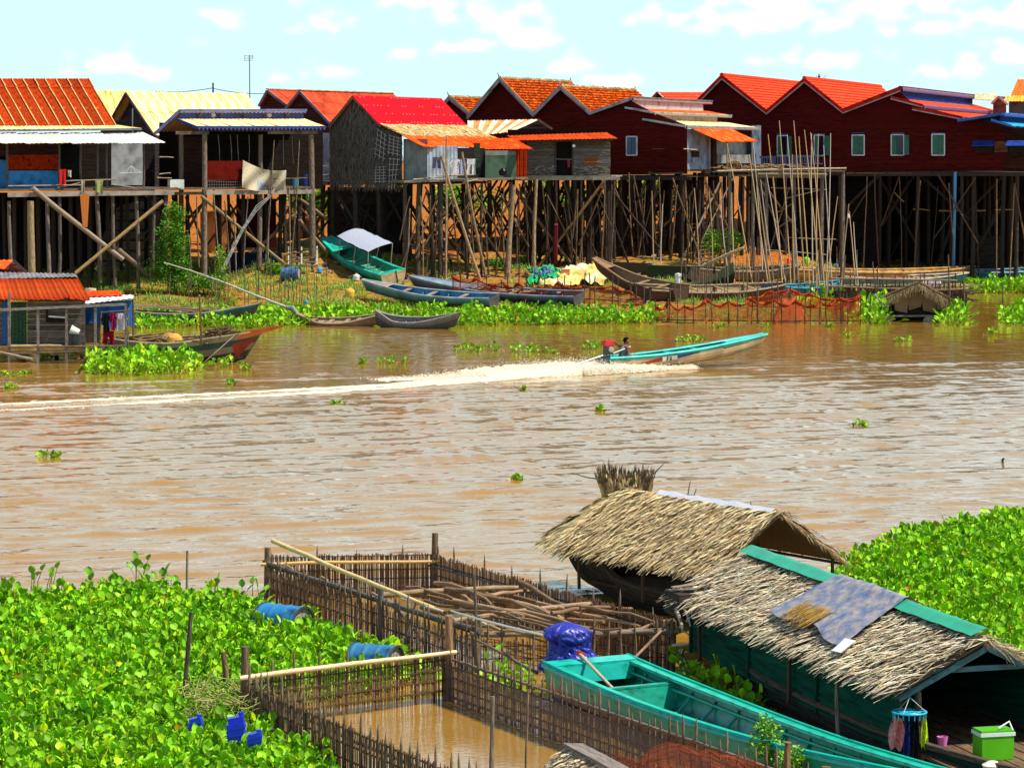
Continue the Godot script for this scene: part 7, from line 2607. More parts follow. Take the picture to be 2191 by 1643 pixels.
	s.tube([c.px(274,660,0),c.px(273,745,0.0)],[0.025,0.025],6,Color(0.3,0.2,0.13))
	s.tube([c.px(216,666,0),c.px(212,745,0.0)],[0.025,0.025],6,Color(0.3,0.2,0.13))
	solo("laundry_rack",s,M.wood,"rough wooden laundry rack in front of the blue tarp","rack")
	shirt(c,226,671,20,40,Color(0.02,0.018,0.02),"black shirt, leftmost on the rack before the blue tarp",false)
	shirt(c,241,670,14,37,Color(0.5,0.012,0.06),"crimson shirt hanging between black and white ones",false,-0.1)
	shirt(c,253,670,17,38,Color(0.72,0.62,0.72),"pinkish white shirt, left one of the white pair on the rack",false,-0.06)
	shirt(c,263,670,15,36,Color(0.82,0.8,0.82),"bright white shirt, rightmost on the rack",false,-0.11)
	shirt(c,231,708,24,28,Color(0.36,0.01,0.025),"dark red trousers hanging low below the black shirt",true)
	# bin and bucket
	s = Shape.new()
	s.lathe(f.px(159,741,-1.0),[Vector2(0.001,0),Vector2(0.2,0),Vector2(0.22,0.42),Vector2(0.23,0.44),Vector2(0.001,0.42)],14,Color(0.03,0.035,0.035))
	solo("black_bin",s,M.plastic,"dark round bin standing on the floating shed's platform","bin")
	s = Shape.new()
	s.lathe(f.px(160,709,-1.0),[Vector2(0.001,-0.14),Vector2(0.12,-0.14),Vector2(0.17,0.17),Vector2(0.185,0.17),Vector2(0.15,0.1),Vector2(0.11,-0.12),Vector2(0.001,-0.12)],14,Color(0.72,0.68,0.62),Basis(Vector3(0,0,1),1.2))
	solo("white_bucket",s,M.plastic,"white bucket tipped on its side on top of the dark bin","bucket")
	# cream drum and boat shape behind
	s = Shape.new()
	s.lathe(at(193,628,110),[Vector2(0.001,-0.2),Vector2(0.2,-0.2),Vector2(0.22,0.2),Vector2(0.001,0.22)],12,Color(0.6,0.5,0.3))
	solo("cream_tub",s,M.plastic,"cream tub behind the blue tarp shelter's roof","tub")

func floating_hut() -> void:
	var f := front(1960,124.5,8)
	var t := thing("thatched_hut","small ragged thatched hut floating on drums in the far river","hut",f.px(1955,690)*Vector3(1,0,1))
	var s := Shape.new()
	siding(s,f,[[1908,685],[1908,634],[1964,612],[2012,636],[2012,686]],0.0,0.16,Color(0.035,0.025,0.02),0.4)
	obj("wall",s,M.siding,t)
	s = Shape.new()
	for i in 4:
		var x := 1912 + i*30
		s.slab(f.px(x,628 + (i % 2)*6,-0.1 - i*0.03),f.px(x + 34,622 + i*3,-0.12 - i*0.03),f.px(x + 30,670 - (i % 2)*14,-0.1 - i*0.03),f.px(x + 4,664,-0.1 - i*0.03),0.02,shade(Color(0.28,0.18,0.1),0.4))
	obj("hanging_mats",s,M.thatch,t)
	s = Shape.new()
	s.slab(f.px(1966,606,-0.5),f.px(1966,606,2.0),f.px(1893,636,2.0),f.px(1893,636,-0.5),0.06,Color(0.2,0.14,0.08))
	s.slab(f.px(1966,606,-0.5),f.px(1966,606,2.0),f.px(2032,640,2.0),f.px(2032,640,-0.5),0.06,Color(0.2,0.14,0.08))
	obj("roof",s,M.thatch,t)
	s = Shape.new()
	thatch_patch(s,f.px(1966,604,-0.6),f.px(1966,604,2.0),f.px(1893,636,-0.6),f.px(1893,636,2.0),900,Color(0.36,0.26,0.15),0.35,0.012)
	thatch_patch(s,f.px(1966,604,-0.6),f.px(1966,604,2.0),f.px(2032,640,-0.6),f.px(2032,640,2.0),900,Color(0.4,0.27,0.14),0.35,0.012)
	for i in 300:
		var k := rf(0,1)
		var a := f.px(lerpf(1896,1966,k),lerpf(636,606,k),-0.6) if i % 2 == 0 else f.px(lerpf(1966,2030,k),lerpf(606,640,k),-0.6)
		var d := Vector3(rf(-0.1,0.1),-rf(0.15,0.5),rf(0,0.1))
		s.quad(a - f.ex*0.012,a + f.ex*0.012,a + d + f.ex*0.006,a + d - f.ex*0.006,shade(Color(0.4,0.28,0.15),0.4))
	obj("thatch",s,M.thatch,t,"stuff")
	for q in [[1905,640,1902,690],[2010,640,2012,690]]:
		pole(t,"post",f.px(q[0],q[1],-0.1),f.px(q[2],q[3],-0.1),0.05,0.05,DARKWOOD,0.02)
	pole(t,"platform_beam",f.px(1892,678,-0.4),f.px(2018,676,-0.4),0.05,0.05,Color(0.25,0.22,0.2),0.02)
	s = Shape.new()
	s.slab(f.px(1890,676,-0.4),f.px(2016,676,-0.4),f.px(2016,676,2.0),f.px(1890,676,2.0),0.08,DARKWOOD)
	obj("floor",s,M.plank,t)
	pole(t,"slanting_pole",f.px(1872,630,-0.8),f.px(1900,660,-0.4),0.04,0.03,Color(0.45,0.38,0.3),0.02)
	var b0 := f.px(1902,682,-0.1)
	barrel(Vector3(b0.x,0.06,b0.z),f.ez + f.ex*0.15,0.26,0.8,Color(0.02,0.08,0.24),"dark blue drum afloat under the thatched hut's left corner")
	var b1 := f.px(1990,684,-0.1)
	barrel(Vector3(b1.x,0.02,b1.z),f.ez + f.ex*0.1,0.24,0.8,Color(0.03,0.03,0.04),"black drum afloat under the thatched hut's right half")

# strips of dry leaf laid down a slope from the ridge a-b to the eave c-d
func thatch_patch(s: Shape,a: Vector3,b: Vector3,c: Vector3,d: Vector3,count: int,col: Color,length: float,wide: float,courses := 9,cut = null) -> void:
	var nn := (b - a).cross(c - a).normalized()
	if nn.y < 0.0:
		nn = -nn
	var al := (b - a).normalized()
	for i in count:
		var k := rf(-0.01,1.01)
		var row := rng.randi_range(0,courses - 1)
		var q := (row + rf(-0.35,0.45))/courses
		q = maxf(q,0.0)
		if cut != null and not cut.call(k,q):
			continue
		var p := a.lerp(b,k).lerp(c.lerp(d,k),q)
		var down := (c.lerp(d,k) - a.lerp(b,k)).normalized()
		var dir := (down + al*rf(-0.32,0.2)).normalized()
		var ln := length*rf(0.5,1.25)
		var w := al.rotated(nn,rf(-0.5,0.5))*wide*rf(0.4,1.4)
		var lift := rf(0.01,0.1)
		var p0 := p + nn*(rf(0.0,0.03))
		var p1 := p + dir*ln*0.55 + nn*lift
		var p2 := p + dir*ln + nn*(lift + rf(-0.045,0.05))
		var kk := shade(col,0.5)*(0.5 if rng.randf() < 0.2 else 1.0)
		var hue := rf(-0.08,0.08)
		kk = Color(kk.r*(1 + hue),kk.g,kk.b*(1 - hue*2.0))
		s.quad(p0 - w,p0 + w,p1 + w,p1 - w,kk)
		s.quad(p1 - w,p1 + w,p2 + w*0.3,p2 - w*0.3,kk)

# ---------------------------------------------------------------- the speeding boat, its rider and the wake

func build_river() -> void:
	var a := water_at(1292,795,0.0) + Vector3(0,-0.02,0)
	var b := water_at(1612,779,0.0) + Vector3(0,0.42,0)
	var t := boat("speedboat","long turquoise motor boat with cream hull speeding along the river",a,b,0.5,0.42,{"bands": [Color(0.012,0.46,0.38),Color(0.62,0.47,0.26),Color(0.62,0.47,0.26),Color(0.56,0.4,0.2),Color(0.05,0.05,0.035)],"inn": Color(0.02,0.42,0.36),"rim": Color(0.015,0.58,0.5),"bow": 0.18,"rise": 0.25,"bow_w": 0.35,"stern_w": 0.85,"taper": 0.45,"rake": 0.9,"ribs": 4,"rim_w": 0.12,"decks": [[0.8,1.0,Color(0.015,0.56,0.48)]],"thwarts": [0.45,0.62],"keel": -0.06,"floor": 0.1})
	var side := 1.0
	# painted bands along the near side: red wedge, white field with a small dark flower, blue wedge
	var band := func(called: String,k0: float,k1: float,y00: float,y01: float,y10: float,y11: float,col: Color) -> void:
		var s := Shape.new()
		var r0 := []
		var r1 := []
		for i in 9:
			var q := i/8.0
			var k := lerpf(k0,k1,q)
			r0.append(boat_point(t,k,side*(1.03 - 0.02),-lerpf(y00,y10,q)) )
			r1.append(boat_point(t,k,side*(1.025 - 0.05),-lerpf(y01,y11,q)))
		s.sheet([r0,r1],[col,col])
		obj(called,s,M.paint,t)
	band.call("red_stripe",0.2,0.33,0.24,0.3,0.1,0.25,Color(0.5,0.035,0.01))
	band.call("white_field",0.332,0.43,0.1,0.25,0.1,0.24,Color(0.75,0.7,0.6))
	band.call("blue_stripe",0.432,0.58,0.1,0.22,0.1,0.12,Color(0.015,0.05,0.25))
	band.call("blue_stripe",0.75,0.9,0.12,0.16,0.13,0.15,Color(0.06,0.05,0.12))
	var s := Shape.new()
	for i in 4:
		var o := boat_point(t,0.372,1.02,-0.17) + (Vector3(0.06,0.03,0) if i == 0 else Vector3(-0.06,0.03,0) if i == 1 else Vector3(0.06,-0.04,0) if i == 2 else Vector3(-0.06,-0.04,0)) + Vector3(0,0,0.03)
		s.box(o,Vector3(0.04,0.012,0),Vector3(-0.008,0.024,0),Vector3(0,0,0.006),Color(0.02,0.02,0.03))
	obj("flower_mark",s,M.paint,t)
	var dir := (b - a).normalized()
	var flat := Vector3(dir.x,0,dir.z).normalized()
	var right := flat.cross(Vector3.UP)
	# engine on a swivel at the stern, its long shaft into the water
	var e := boat_point(t,0.03,0.1,0.1)
	var m := thing("outboard_engine","red topped petrol engine on the stern of the speeding boat","engine",e)
	s = Shape.new()
	s.box(e + Vector3(0,0.36,0),flat*0.19,Vector3(0,0.075,0),right*0.13,Color(0.7,0.035,0.012))
	s.box(e + Vector3(0,0.45,0) - flat*0.02,flat*0.14,Vector3(0,0.025,0),right*0.1,Color(0.75,0.06,0.02))
	obj("fuel_tank",s,M.paint,m)
	s = Shape.new()
	s.box(e + Vector3(0,0.14,0),flat*0.13,Vector3(0,0.14,0),right*0.12,Color(0.1,0.09,0.085))
	s.lathe(e + flat*0.02 + right*0.13 + Vector3(0,0.16,0),[Vector2(0.001,0.06),Vector2(0.1,0.05),Vector2(0.11,0.0),Vector2(0.001,-0.02)],12,Color(0.5,0.42,0.34),Basis(right,0).rotated(flat,PI/2))
	obj("engine_block",s,M.metal,m)
	s = Shape.new()
	for q in [[-0.13,0.1],[0.13,0.1],[-0.13,-0.1],[0.13,-0.1]]:
		s.tube([e + flat*q[0] + right*q[1] - Vector3(0,0.15,0),e + flat*q[0]*0.8 + right*q[1] + Vector3(0,0.3,0)],[0.015,0.015],5,Color(0.05,0.05,0.05))
	obj("mount",s,M.metal,m)
	pole(m,"shaft",e,e - flat*2.4 - Vector3(0,0.55,0),0.03,0.03,Color(0.4,0.4,0.4),0.0,M.metal)
	pole(m,"tiller",e + flat*0.1 - Vector3(0,0.02,0),e + flat*0.78 + right*0.22 + Vector3(0,0.24,0),0.025,0.022,Color(0.75,0.75,0.72),0.0,M.plastic)
	rider(boat_point(t,0.115,0.15,-0.22),flat,right,e)
	# dark seat cloth before him
	s = Shape.new()
	s.box(boat_point(t,0.2,0.0,-0.04),flat*0.35,Vector3(0,0.04,0),right*0.3,Color(0.03,0.035,0.04))
	solo("seat_mat",s,M.cloth,"dark mat lying in the speeding boat in front of the rider","mat")
	foam(a,flat,right)
	# lone stick
	s = Shape.new()
	stick(s,water_at(2146,990,-0.3),water_at(2148,982,0.12) ,0.02,0.03,Color(0.08,0.06,0.05),0.02)
	solo("lone_stick",s,M.wood,"short dark stick poking out of open water near the right edge","stick")

# signed distance of a chain of tapered capsules joined smoothly: [a, b, ra, rb]
func field(p: Vector3,bones: Array,k: float) -> float:
	var d := 1e3
	for q in bones:
		var ab: Vector3 = q[1] - q[0]
		var h := clampf((p - q[0]).dot(ab)/maxf(ab.length_squared(),1e-9),0.0,1.0)
		var e: float = (p - q[0] - ab*h).length() - lerpf(q[2],q[3],h)
		var m := clampf(0.5 + 0.5*(d - e)/k,0.0,1.0)
		d = lerpf(d,e,m) - k*m*(1.0 - m)
	return d

# surface nets over the field; axes map the local frame (forward, up, right) into the world
func skin(s: Shape,bones: Array,cell: float,k: float,o: Vector3,bs: Basis,col: Color) -> void:
	var lo := Vector3(1e3,1e3,1e3)
	var hi := -lo
	for q in bones:
		for i in 2:
			var r: float = q[2 + i] + cell*3
			lo = lo.min(q[i] - Vector3(r,r,r)); hi = hi.max(q[i] + Vector3(r,r,r))
	var n := Vector3i(((hi - lo)/cell).ceil()) + Vector3i.ONE
	var f := PackedFloat32Array()
	f.resize(n.x*n.y*n.z)
	for z in n.z:
		for y in n.y:
			for x in n.x:
				f[(z*n.y + y)*n.x + x] = field(lo + Vector3(x,y,z)*cell,bones,k)
	var vid := {}
	var pts := []
	for z in n.z - 1:
		for y in n.y - 1:
			for x in n.x - 1:
				var c := PackedFloat32Array()
				var neg := 0
				for i in 8:
					var q := f[((z + (i >> 2))*n.y + y + ((i >> 1) & 1))*n.x + x + (i & 1)]
					c.push_back(q)
					neg += 1 if q < 0.0 else 0
				if neg == 0 or neg == 8:
					continue
				var sum := Vector3.ZERO
				var cnt := 0
				for i in 8:
					for bit in [1,2,4]:
						var j: int = i | bit
						if j == i or (c[i] < 0.0) == (c[j] < 0.0):
							continue
						var tt := c[i]/(c[i] - c[j])
						var A := Vector3(i & 1,(i >> 1) & 1,i >> 2)
						var B := Vector3(j & 1,(j >> 1) & 1,j >> 2)
						sum += A.lerp(B,tt)
						cnt += 1
				vid[Vector3i(x,y,z)] = pts.size()
				pts.append(lo + (Vector3(x,y,z) + sum/cnt)*cell)
	var nrm := []
	for p in pts:
		var h := cell*0.5
		nrm.append(Vector3(field(p + Vector3(h,0,0),bones,k) - field(p - Vector3(h,0,0),bones,k),field(p + Vector3(0,h,0),bones,k) - field(p - Vector3(0,h,0),bones,k),field(p + Vector3(0,0,h),bones,k) - field(p - Vector3(0,0,h),bones,k)).normalized())
	var ax := [Vector3i(1,0,0),Vector3i(0,1,0),Vector3i(0,0,1)]
	for key in vid:
		var v: Vector3i = key
		for d in 3:
			var e: Vector3i = v + ax[d]
			var i0 := (v.z*n.y + v.y)*n.x + v.x
			var i1 := (e.z*n.y + e.y)*n.x + e.x
			if (f[i0] < 0.0) == (f[i1] < 0.0):
				continue
			var u: Vector3i = ax[(d + 1) % 3]
			var w: Vector3i = ax[(d + 2) % 3]
			var ks := [v,v - u,v - u - w,v - w]
			if not (vid.has(ks[1]) and vid.has(ks[2]) and vid.has(ks[3])):
				continue
			var P := []
			var N := []
			for q in ks:
				P.append(o + bs*pts[vid[q]])
				N.append((bs*nrm[vid[q]]).normalized())
			var uv := Vector2.ZERO
			s.stri(P[0],P[1],P[2],N[0],N[1],N[2],col,col,col,uv,uv,uv)
			s.stri(P[0],P[2],P[3],N[0],N[2],N[3],col,col,col,uv,uv,uv)

func rider(seat: Vector3,flat: Vector3,right: Vector3,engine: Vector3) -> void:
	var bs := Basis(flat,Vector3.UP,right)
	var t := thing("person","person in grey sleeveless shirt steering the speeding boat, one arm back on the engine","person",seat)
	var brown := Color(0.19,0.075,0.038)
	var hip := Vector3(0,0.12,0)
	var chest := Vector3(0.07,0.42,0)
	var neck := Vector3(0.12,0.58,0)
	var head := Vector3(0.17,0.73,0)
	var shR := Vector3(0.09,0.52,0.17)
	var shL := Vector3(0.07,0.52,-0.17)
	var elR := Vector3(0.1,0.26,0.24)
	var haR := Vector3(0.33,0.24,0.17)
	var back := bs.inverse()*(engine + Vector3(0,0.5,0) - seat)
	var haL := back + Vector3(0.1,0.0,0.0)
	var elL := shL.lerp(haL,0.5) + Vector3(0,0.05,-0.08)
	var knR := Vector3(0.4,0.24,0.2)
	var knL := Vector3(0.42,0.24,-0.18)
	var body := [[hip,chest,0.13,0.14],[chest,neck,0.14,0.055],[shL,shR,0.07,0.07],[neck,head - Vector3(0.02,0.05,0),0.052,0.055],
		[shR,elR,0.05,0.038],[elR,haR,0.038,0.026],[shL,elL,0.05,0.038],[elL,haL,0.038,0.026],
		[hip + Vector3(0,-0.03,0.08),knR,0.085,0.06],[knR,Vector3(0.2,0.02,0.12),0.055,0.035],[Vector3(0.2,0.02,0.12),Vector3(0.34,-0.02,0.14),0.035,0.025],
		[hip + Vector3(0,-0.03,-0.08),knL,0.085,0.06],[knL,Vector3(0.2,0.02,-0.1),0.055,0.035],[Vector3(0.2,0.02,-0.1),Vector3(0.34,-0.02,-0.1),0.035,0.025]]
	var s := Shape.new()
	skin(s,body,0.024,0.035,seat,bs,brown)
	# head with brow, nose, mouth, chin and ears
	var hd := [[head + Vector3(-0.015,0.02,0),head + Vector3(0.012,0.02,0),0.088,0.085],[head + Vector3(0.03,-0.03,0),head + Vector3(0.045,-0.075,0),0.06,0.038],[head + Vector3(0.088,0.012,0),head + Vector3(0.105,-0.022,0),0.011,0.016],[head + Vector3(0.082,-0.055,-0.012),head + Vector3(0.082,-0.055,0.012),0.013,0.013],[head + Vector3(0.078,0.03,-0.03),head + Vector3(0.078,0.03,0.03),0.014,0.014],[head + Vector3(-0.005,0.005,0.085),head + Vector3(-0.01,-0.025,0.086),0.018,0.012],[head + Vector3(-0.005,0.005,-0.085),head + Vector3(-0.01,-0.025,-0.086),0.018,0.012],[head + Vector3(-0.02,-0.05,0),neck + Vector3(0,0.02,0),0.05,0.05]]
	skin(s,hd,0.008,0.02,seat,bs,brown)
	for z in [-0.03,0.03]:
		s.lathe(seat + bs*(head + Vector3(0.082,0.008,z)),[Vector2(0.001,-0.009),Vector2(0.01,0),Vector2(0.001,0.009)],8,Color(0.03,0.025,0.02))
	# hands: palm, four fingers curled round what they hold, thumb from the palm's side
	for q in [[haR,Vector3(1,-0.15,-0.2).normalized(),Vector3(0,-1,0)],[haL,Vector3(-1,0.0,0.1).normalized(),Vector3(0,-1,0)]]:
		var f0: Vector3 = q[1]
		var dn: Vector3 = q[2]
		var sd := f0.cross(dn).normalized()
		var hand := [[q[0] - f0*0.02,q[0] + f0*0.05,0.026,0.026]]
		for i in 4:
			var off := sd*(i - 1.5)*0.021
			var ln: float = [0.032,0.038,0.036,0.028][i]
			var r0: Vector3 = q[0] + f0*0.07 + off
			hand.append([q[0] + f0*0.03 + off,r0,0.012,0.0095])
			hand.append([r0,r0 + f0*ln*0.7 + dn*ln*0.6,0.0095,0.009])
			hand.append([r0 + f0*ln*0.7 + dn*ln*0.6,r0 + dn*ln*1.5,0.009,0.008])
		var tb: Vector3 = q[0] + f0*0.015 + sd*0.032
		hand.append([tb,tb + f0*0.03 + sd*0.02 + dn*0.01,0.012,0.0095])
		hand.append([tb + f0*0.03 + sd*0.02 + dn*0.01,tb + f0*0.05 + sd*0.015 + dn*0.03,0.0095,0.008])
		skin(s,hand,0.006,0.008,seat,bs,brown)
	obj("body",s,M.skin,t)
	s = Shape.new()
	skin(s,[[hip + Vector3(0,0.02,0),chest,0.142,0.155],[chest,neck - Vector3(0.0,0.05,0),0.155,0.075],[shL*0.8 + chest*0.2,shR*0.8 + chest*0.2,0.07,0.07]],0.022,0.04,seat,bs,Color(0.3,0.31,0.35))
	obj("shirt",s,M.cloth,t)
	s = Shape.new()
	s.tube(range(13).map(func(i): return seat + bs*(neck + Vector3(-0.01 + 0.075*cos(i*TAU/12),-0.02 + 0.02*cos(i*TAU/12 + PI),0.075*sin(i*TAU/12)))),radii(0.014,0.014,13),5,Color(0.7,0.7,0.72))
	obj("collar",s,M.cloth,t)
	s = Shape.new()
	skin(s,[[hip - Vector3(0.02,0,0),hip + Vector3(0,0.06,0),0.15,0.145],[hip + Vector3(0,-0.03,0.08),knR*0.8,0.1,0.08],[hip + Vector3(0,-0.03,-0.08),knL*0.8,0.1,0.08]],0.024,0.03,seat,bs,Color(0.03,0.03,0.045))
	obj("shorts",s,M.cloth,t)
	s = Shape.new()
	skin(s,[[head + Vector3(-0.028,0.045,0),head + Vector3(0.02,0.062,0),0.09,0.07],[head + Vector3(-0.05,0.02,0),head + Vector3(-0.05,-0.03,0),0.07,0.045]],0.012,0.02,seat,bs,Color(0.012,0.009,0.008))
	obj("hair",s,M.cloth,t)

# churned water: low ridges with torn edges, and a cloud of droplets thrown up at the stern
func foam(stern: Vector3,flat: Vector3,right: Vector3) -> void:
	var drop := Shape.new()
	for i in 8:
		var q := [Vector3(1,0,0),Vector3(0,0,1),Vector3(-1,0,0),Vector3(0,0,-1)]
		var a: Vector3 = q[i % 4]
		var b: Vector3 = q[(i + 1) % 4]
		var c := Vector3(0,1 if i < 4 else -1,0)
		drop.stri(a,b,c,a,b,c,Color.WHITE,Color.WHITE,Color.WHITE,Vector2.ZERO,Vector2.ZERO,Vector2.ZERO)
	var m := drop.mesh()
	var places := []
	var cols := []
	var white := Color(0.9,0.82,0.66)
	# two torn foam lines and the froth between them, down the wake to the left edge
	froth(white,stern,flat,right)
	var i := 0
	while i < 60000:
		i += 1
		var x := lerpf(3.4,-26.0,pow(rng.randf(),1.5))
		var zc := wake_at(x)
		if zc < -900.0:
			continue
		var age := clampf((3.4 - x)/24.0,0.0,1.0)
		var pick := rng.randf()
		var s := 0.0
		if pick < 0.42:
			s = 0.1 + rng.randfn(0.0,0.12 + 0.06*age) + 0.12*soft.get_noise_2d(x*0.8,1.0)
		elif pick < 0.84:
			s = lerpf(0.75,2.8,age) + rng.randfn(0.0,0.14 + 0.05*age) + 0.15*soft.get_noise_2d(x*0.8,7.0)
		elif pick < 0.95:
			s = rf(-0.3,lerpf(1.2,2.0,age))
			if bumps.get_noise_2d(x*1.2,s*3.0) < age*0.5 - 0.1:
				continue
		else:
			s = -1.35*age + rng.randfn(0.0,0.1)
			if bumps.get_noise_2d(x*0.8,4.0) < 0.1:
				continue
		if bumps.get_noise_2d(x*0.9,s*1.5 + 20.0) < -0.32 + 0.18*age:
			continue
		var z := zc + s
		var r := rf(0.005,0.015)*(1.2 - 0.3*age)
		places.append(Transform3D(Basis.from_scale(Vector3(r*rf(1.2,2.4),r*0.7,r*1.2)),Vector3(x,wave(x,z) + r*0.2 + (rf(0,0.05) if age < 0.3 else 0.0),z)))
		cols.append(white*rf(0.85,1.05))
	# fans of spray beside and behind the stern
	for j in 70000:
		var back := rng.randf()
		var sd := 1.0 if rng.randf() < 0.72 else -1.0
		var p: Vector3
		if j % 3 == 0:
			# low bright sheet curling off the near side
			var k := rf(-0.2,1.0)
			p = stern + flat*(2.7 - k*4.2) + right*sd*(0.4 + 0.55*maxf(k,0.0) + rng.randfn(0.0,0.14)) + Vector3(0,absf(rng.randfn(0.0,0.06 + 0.1*maxf(k,0.0))),0)
		else:
			back = back*back
			var hh := 0.62*sin(clampf(back*3.0 + 0.25,0.0,PI))*exp(-back*1.4)
			p = stern + flat*(0.7 - back*9.0 + rf(-0.3,0.3)) + right*(rng.randfn(0.1,0.34 + back*0.4)) + Vector3(0,absf(rng.randfn(0.0,0.55))*hh + 0.02,0)
		p.y = maxf(p.y,0.015)
		var r := rf(0.003,0.011)*(1.0 if p.y > 0.25 else 1.5)
		places.append(Transform3D(Basis.from_scale(Vector3(r*rf(1.0,2.5),r,r)),p))
		cols.append(white*rf(0.9,1.1))
	var o := multi("wake_foam",m,places,cols,M.foam)
	tag(o,"white foam and spray trailing in two lines behind the speeding boat","wake")

# thin sheets of froth lying on the ridges of the wake
func froth(white: Color,stern: Vector3,flat: Vector3,right: Vector3) -> void:
	var s := Shape.new()
	for line in 3:
		var rows := []
		for i in 220:
			var x := lerpf(3.2,-27.0,i/219.0)
			var age := clampf((3.4 - x)/24.0,0.0,1.0)
			var off: float = [0.1,lerpf(0.75,2.8,age),0.45][line]
			var half: float = [lerpf(0.5,0.15,age),lerpf(0.55,0.22,age),0.7*(1.0 - smoothstep(0.1,0.5,age))][line]*(0.75 + 0.7*absf(bumps.get_noise_2d(x*1.3,line*9.0))) + 0.02
			var row := []
			for j in 5:
				var z := wake_at(x) + off + (j/2.0 - 1.0)*half + 0.12*soft.get_noise_2d(x*0.8,line*7.0) + 0.06*bumps.get_noise_2d(x*4.0,j*3.0)
				row.append(Vector3(x,wave(x,z) + 0.012 + (0.05*(1.0 - age) if j in [1,2,3] else 0.0),z))
			rows.append(row)
		s.sheet(rows,range(220).map(func(_k): return white))
	# the curling sheets of spray at either side of the stern
	for side in [1.0,-1.0]:
		for layer in 2:
			var rows := []
			for i in 60:
				var k := i/59.0
				var row := []
				for j in 12:
					var u := j/11.0
					var up := sin(u*PI)*(0.1 + 0.34*sin(clampf(k*2.2,0.0,PI))*(1.0 - k*0.6))*(1.0 - 0.35*layer)
					up *= 0.75 + 0.8*absf(bumps.get_noise_2d(k*16.0 + layer*5.0,u*4.0))
					var out: float = side*(0.32 + (0.15 + 0.75*sqrt(k))*u + 0.1*bumps.get_noise_2d(k*9.0,u*3.0 + side))
					row.append(stern + flat*(2.7 - k*8.0) + right*out + Vector3(0,0.03 + up,0))
				rows.append(row)
			s.sheet(rows,range(60).map(func(_k): return white))
	tag(obj("wake_froth",s,M.froth,null,"stuff"),"smooth cream froth lying along the wake behind the speeding boat","wake")

# ---------------------------------------------------------------- the near shore: hyacinth, fish pens, boats

func build_near() -> void:
	houseboats()
	moored_boat()
	fish_pens()
	near_plants()
	near_gear()

func near_plants() -> void:
	var hull_a := Vector2(3.43,-39.2)
	var ax := Vector2(0.295,0.955)
	var outside := func(x: float,z: float) -> bool:
		if in_pen(x,z):
			return false
		var q := Vector2(x,z) - hull_a
		return not (absf(q.dot(Vector2(ax.y,-ax.x))) < 0.95 and q.dot(ax) > -1.6 and q.dot(ax) < 9.0)
	hyacinth_mat("hyacinth_mat","large mat of glossy green water hyacinth filling the lower left corner",plan([[-140,1292],[60,1275],[200,1268],[300,1255],[420,1272],[553,1288],[570,1302],[700,1346],[850,1396],[930,1428],[700,1475],[515,1492],[540,1560],[640,1600],[800,1720],[-160,1740]],0.15),800.0,0.74,outside)
	hyacinth_mat("hyacinth_mat","mat of water hyacinth along the right edge beyond the thatched boats",plan([[1750,1290],[1800,1225],[1850,1178],[1960,1138],[2080,1112],[2300,1078],[2300,1760],[2150,1700],[2130,1480],[1980,1360],[1800,1300]],0.15),640.0,0.74,outside)
	hyacinth_mat("hyacinth_mat","small patch of water hyacinth caught between fish pen and green plank houseboat",plan([[1440,1400],[1500,1388],[1560,1440],[1640,1500],[1600,1530],[1480,1470]],0.1),160.0,0.9,outside)
	hyacinth_mat("hyacinth_mat","few hyacinth plants in the gap between the two fish pens",plan([[1030,1440],[1080,1425],[1150,1440],[1145,1475],[1080,1470]],0.1),120.0,0.75,outside)
	# plants that stand clear of the mat
	var tall := [[72,1262,0.5],[108,1268,0.62],[190,1275,0.5],[245,1268,0.45],[285,1262,0.7],[303,1262,0.78],[345,1272,0.6],[372,1285,0.5],[466,1290,0.62],[512,1295,0.5],[545,1300,0.55],[18,1280,0.5]]
	tall.sort_custom(func(a,b): return a[0] < b[0])
	for i in tall.size():
		var q: Array = tall[i]
		var c := water_at(q[0],q[1])
		var t := thing("hyacinth_plant","%s tall hyacinth plant from the left standing clear along the left mat's river edge" % ORDINAL[i],"water plant",c,"tall hyacinths on the mat's edge")
		for j in rng.randi_range(3,5):
			var s := Shape.new()
			var k := rf(0.7,1.1)
			hyacinth_leaf(s,c + Vector3(rf(-0.07,0.07),-0.05,rf(-0.07,0.07)),Basis(Vector3.UP,rf(0,TAU))*Basis(Vector3(0,0,1),rf(-0.3,0.5)),q[2]*rf(0.4,0.75),rf(0.12,0.17),Color(0.17*k,0.38*k,0.025),Color(0.25,0.3,0.06),6)
			obj("leaf",s,M.leaf,t)
	# cut weeds heaped at the pen's corner
	var s := Shape.new()
	for i in 420:
		var p := water_at(rf(395,560),rf(1500,1560),0.15) + Vector3(0,rf(0,0.35),0)
		var d := Vector3(rf(-1,1),rf(-0.5,0.6),rf(-1,1)).normalized()*rf(0.1,0.32)
		stick(s,p,p + d,0.008,0.004,[Color(0.35,0.34,0.07),Color(0.45,0.42,0.14),Color(0.22,0.2,0.06),Color(0.2,0.3,0.04)][i % 4],0.03,4)
	tag(obj("cut_weeds",s,M.grass,null,"stuff"),"tangled heap of cut yellowish water weeds at the near pen's left corner","weeds")
	for q in [[1640,1625,"leafy weed growing at the brown post below the turquoise boat",0.5],[1690,1650,"leafy weed right of the brown post below the turquoise boat",0.35]]:
		var g := water_at(q[0],q[1] + 40,0.1)
		bush("weed",q[2],"plant",g,[[g + Vector3(0,q[3]*0.8,0),Vector3(0.2,q[3]*0.7,0.15)]],170,0.55,Color(0.9,1.0,0.5))

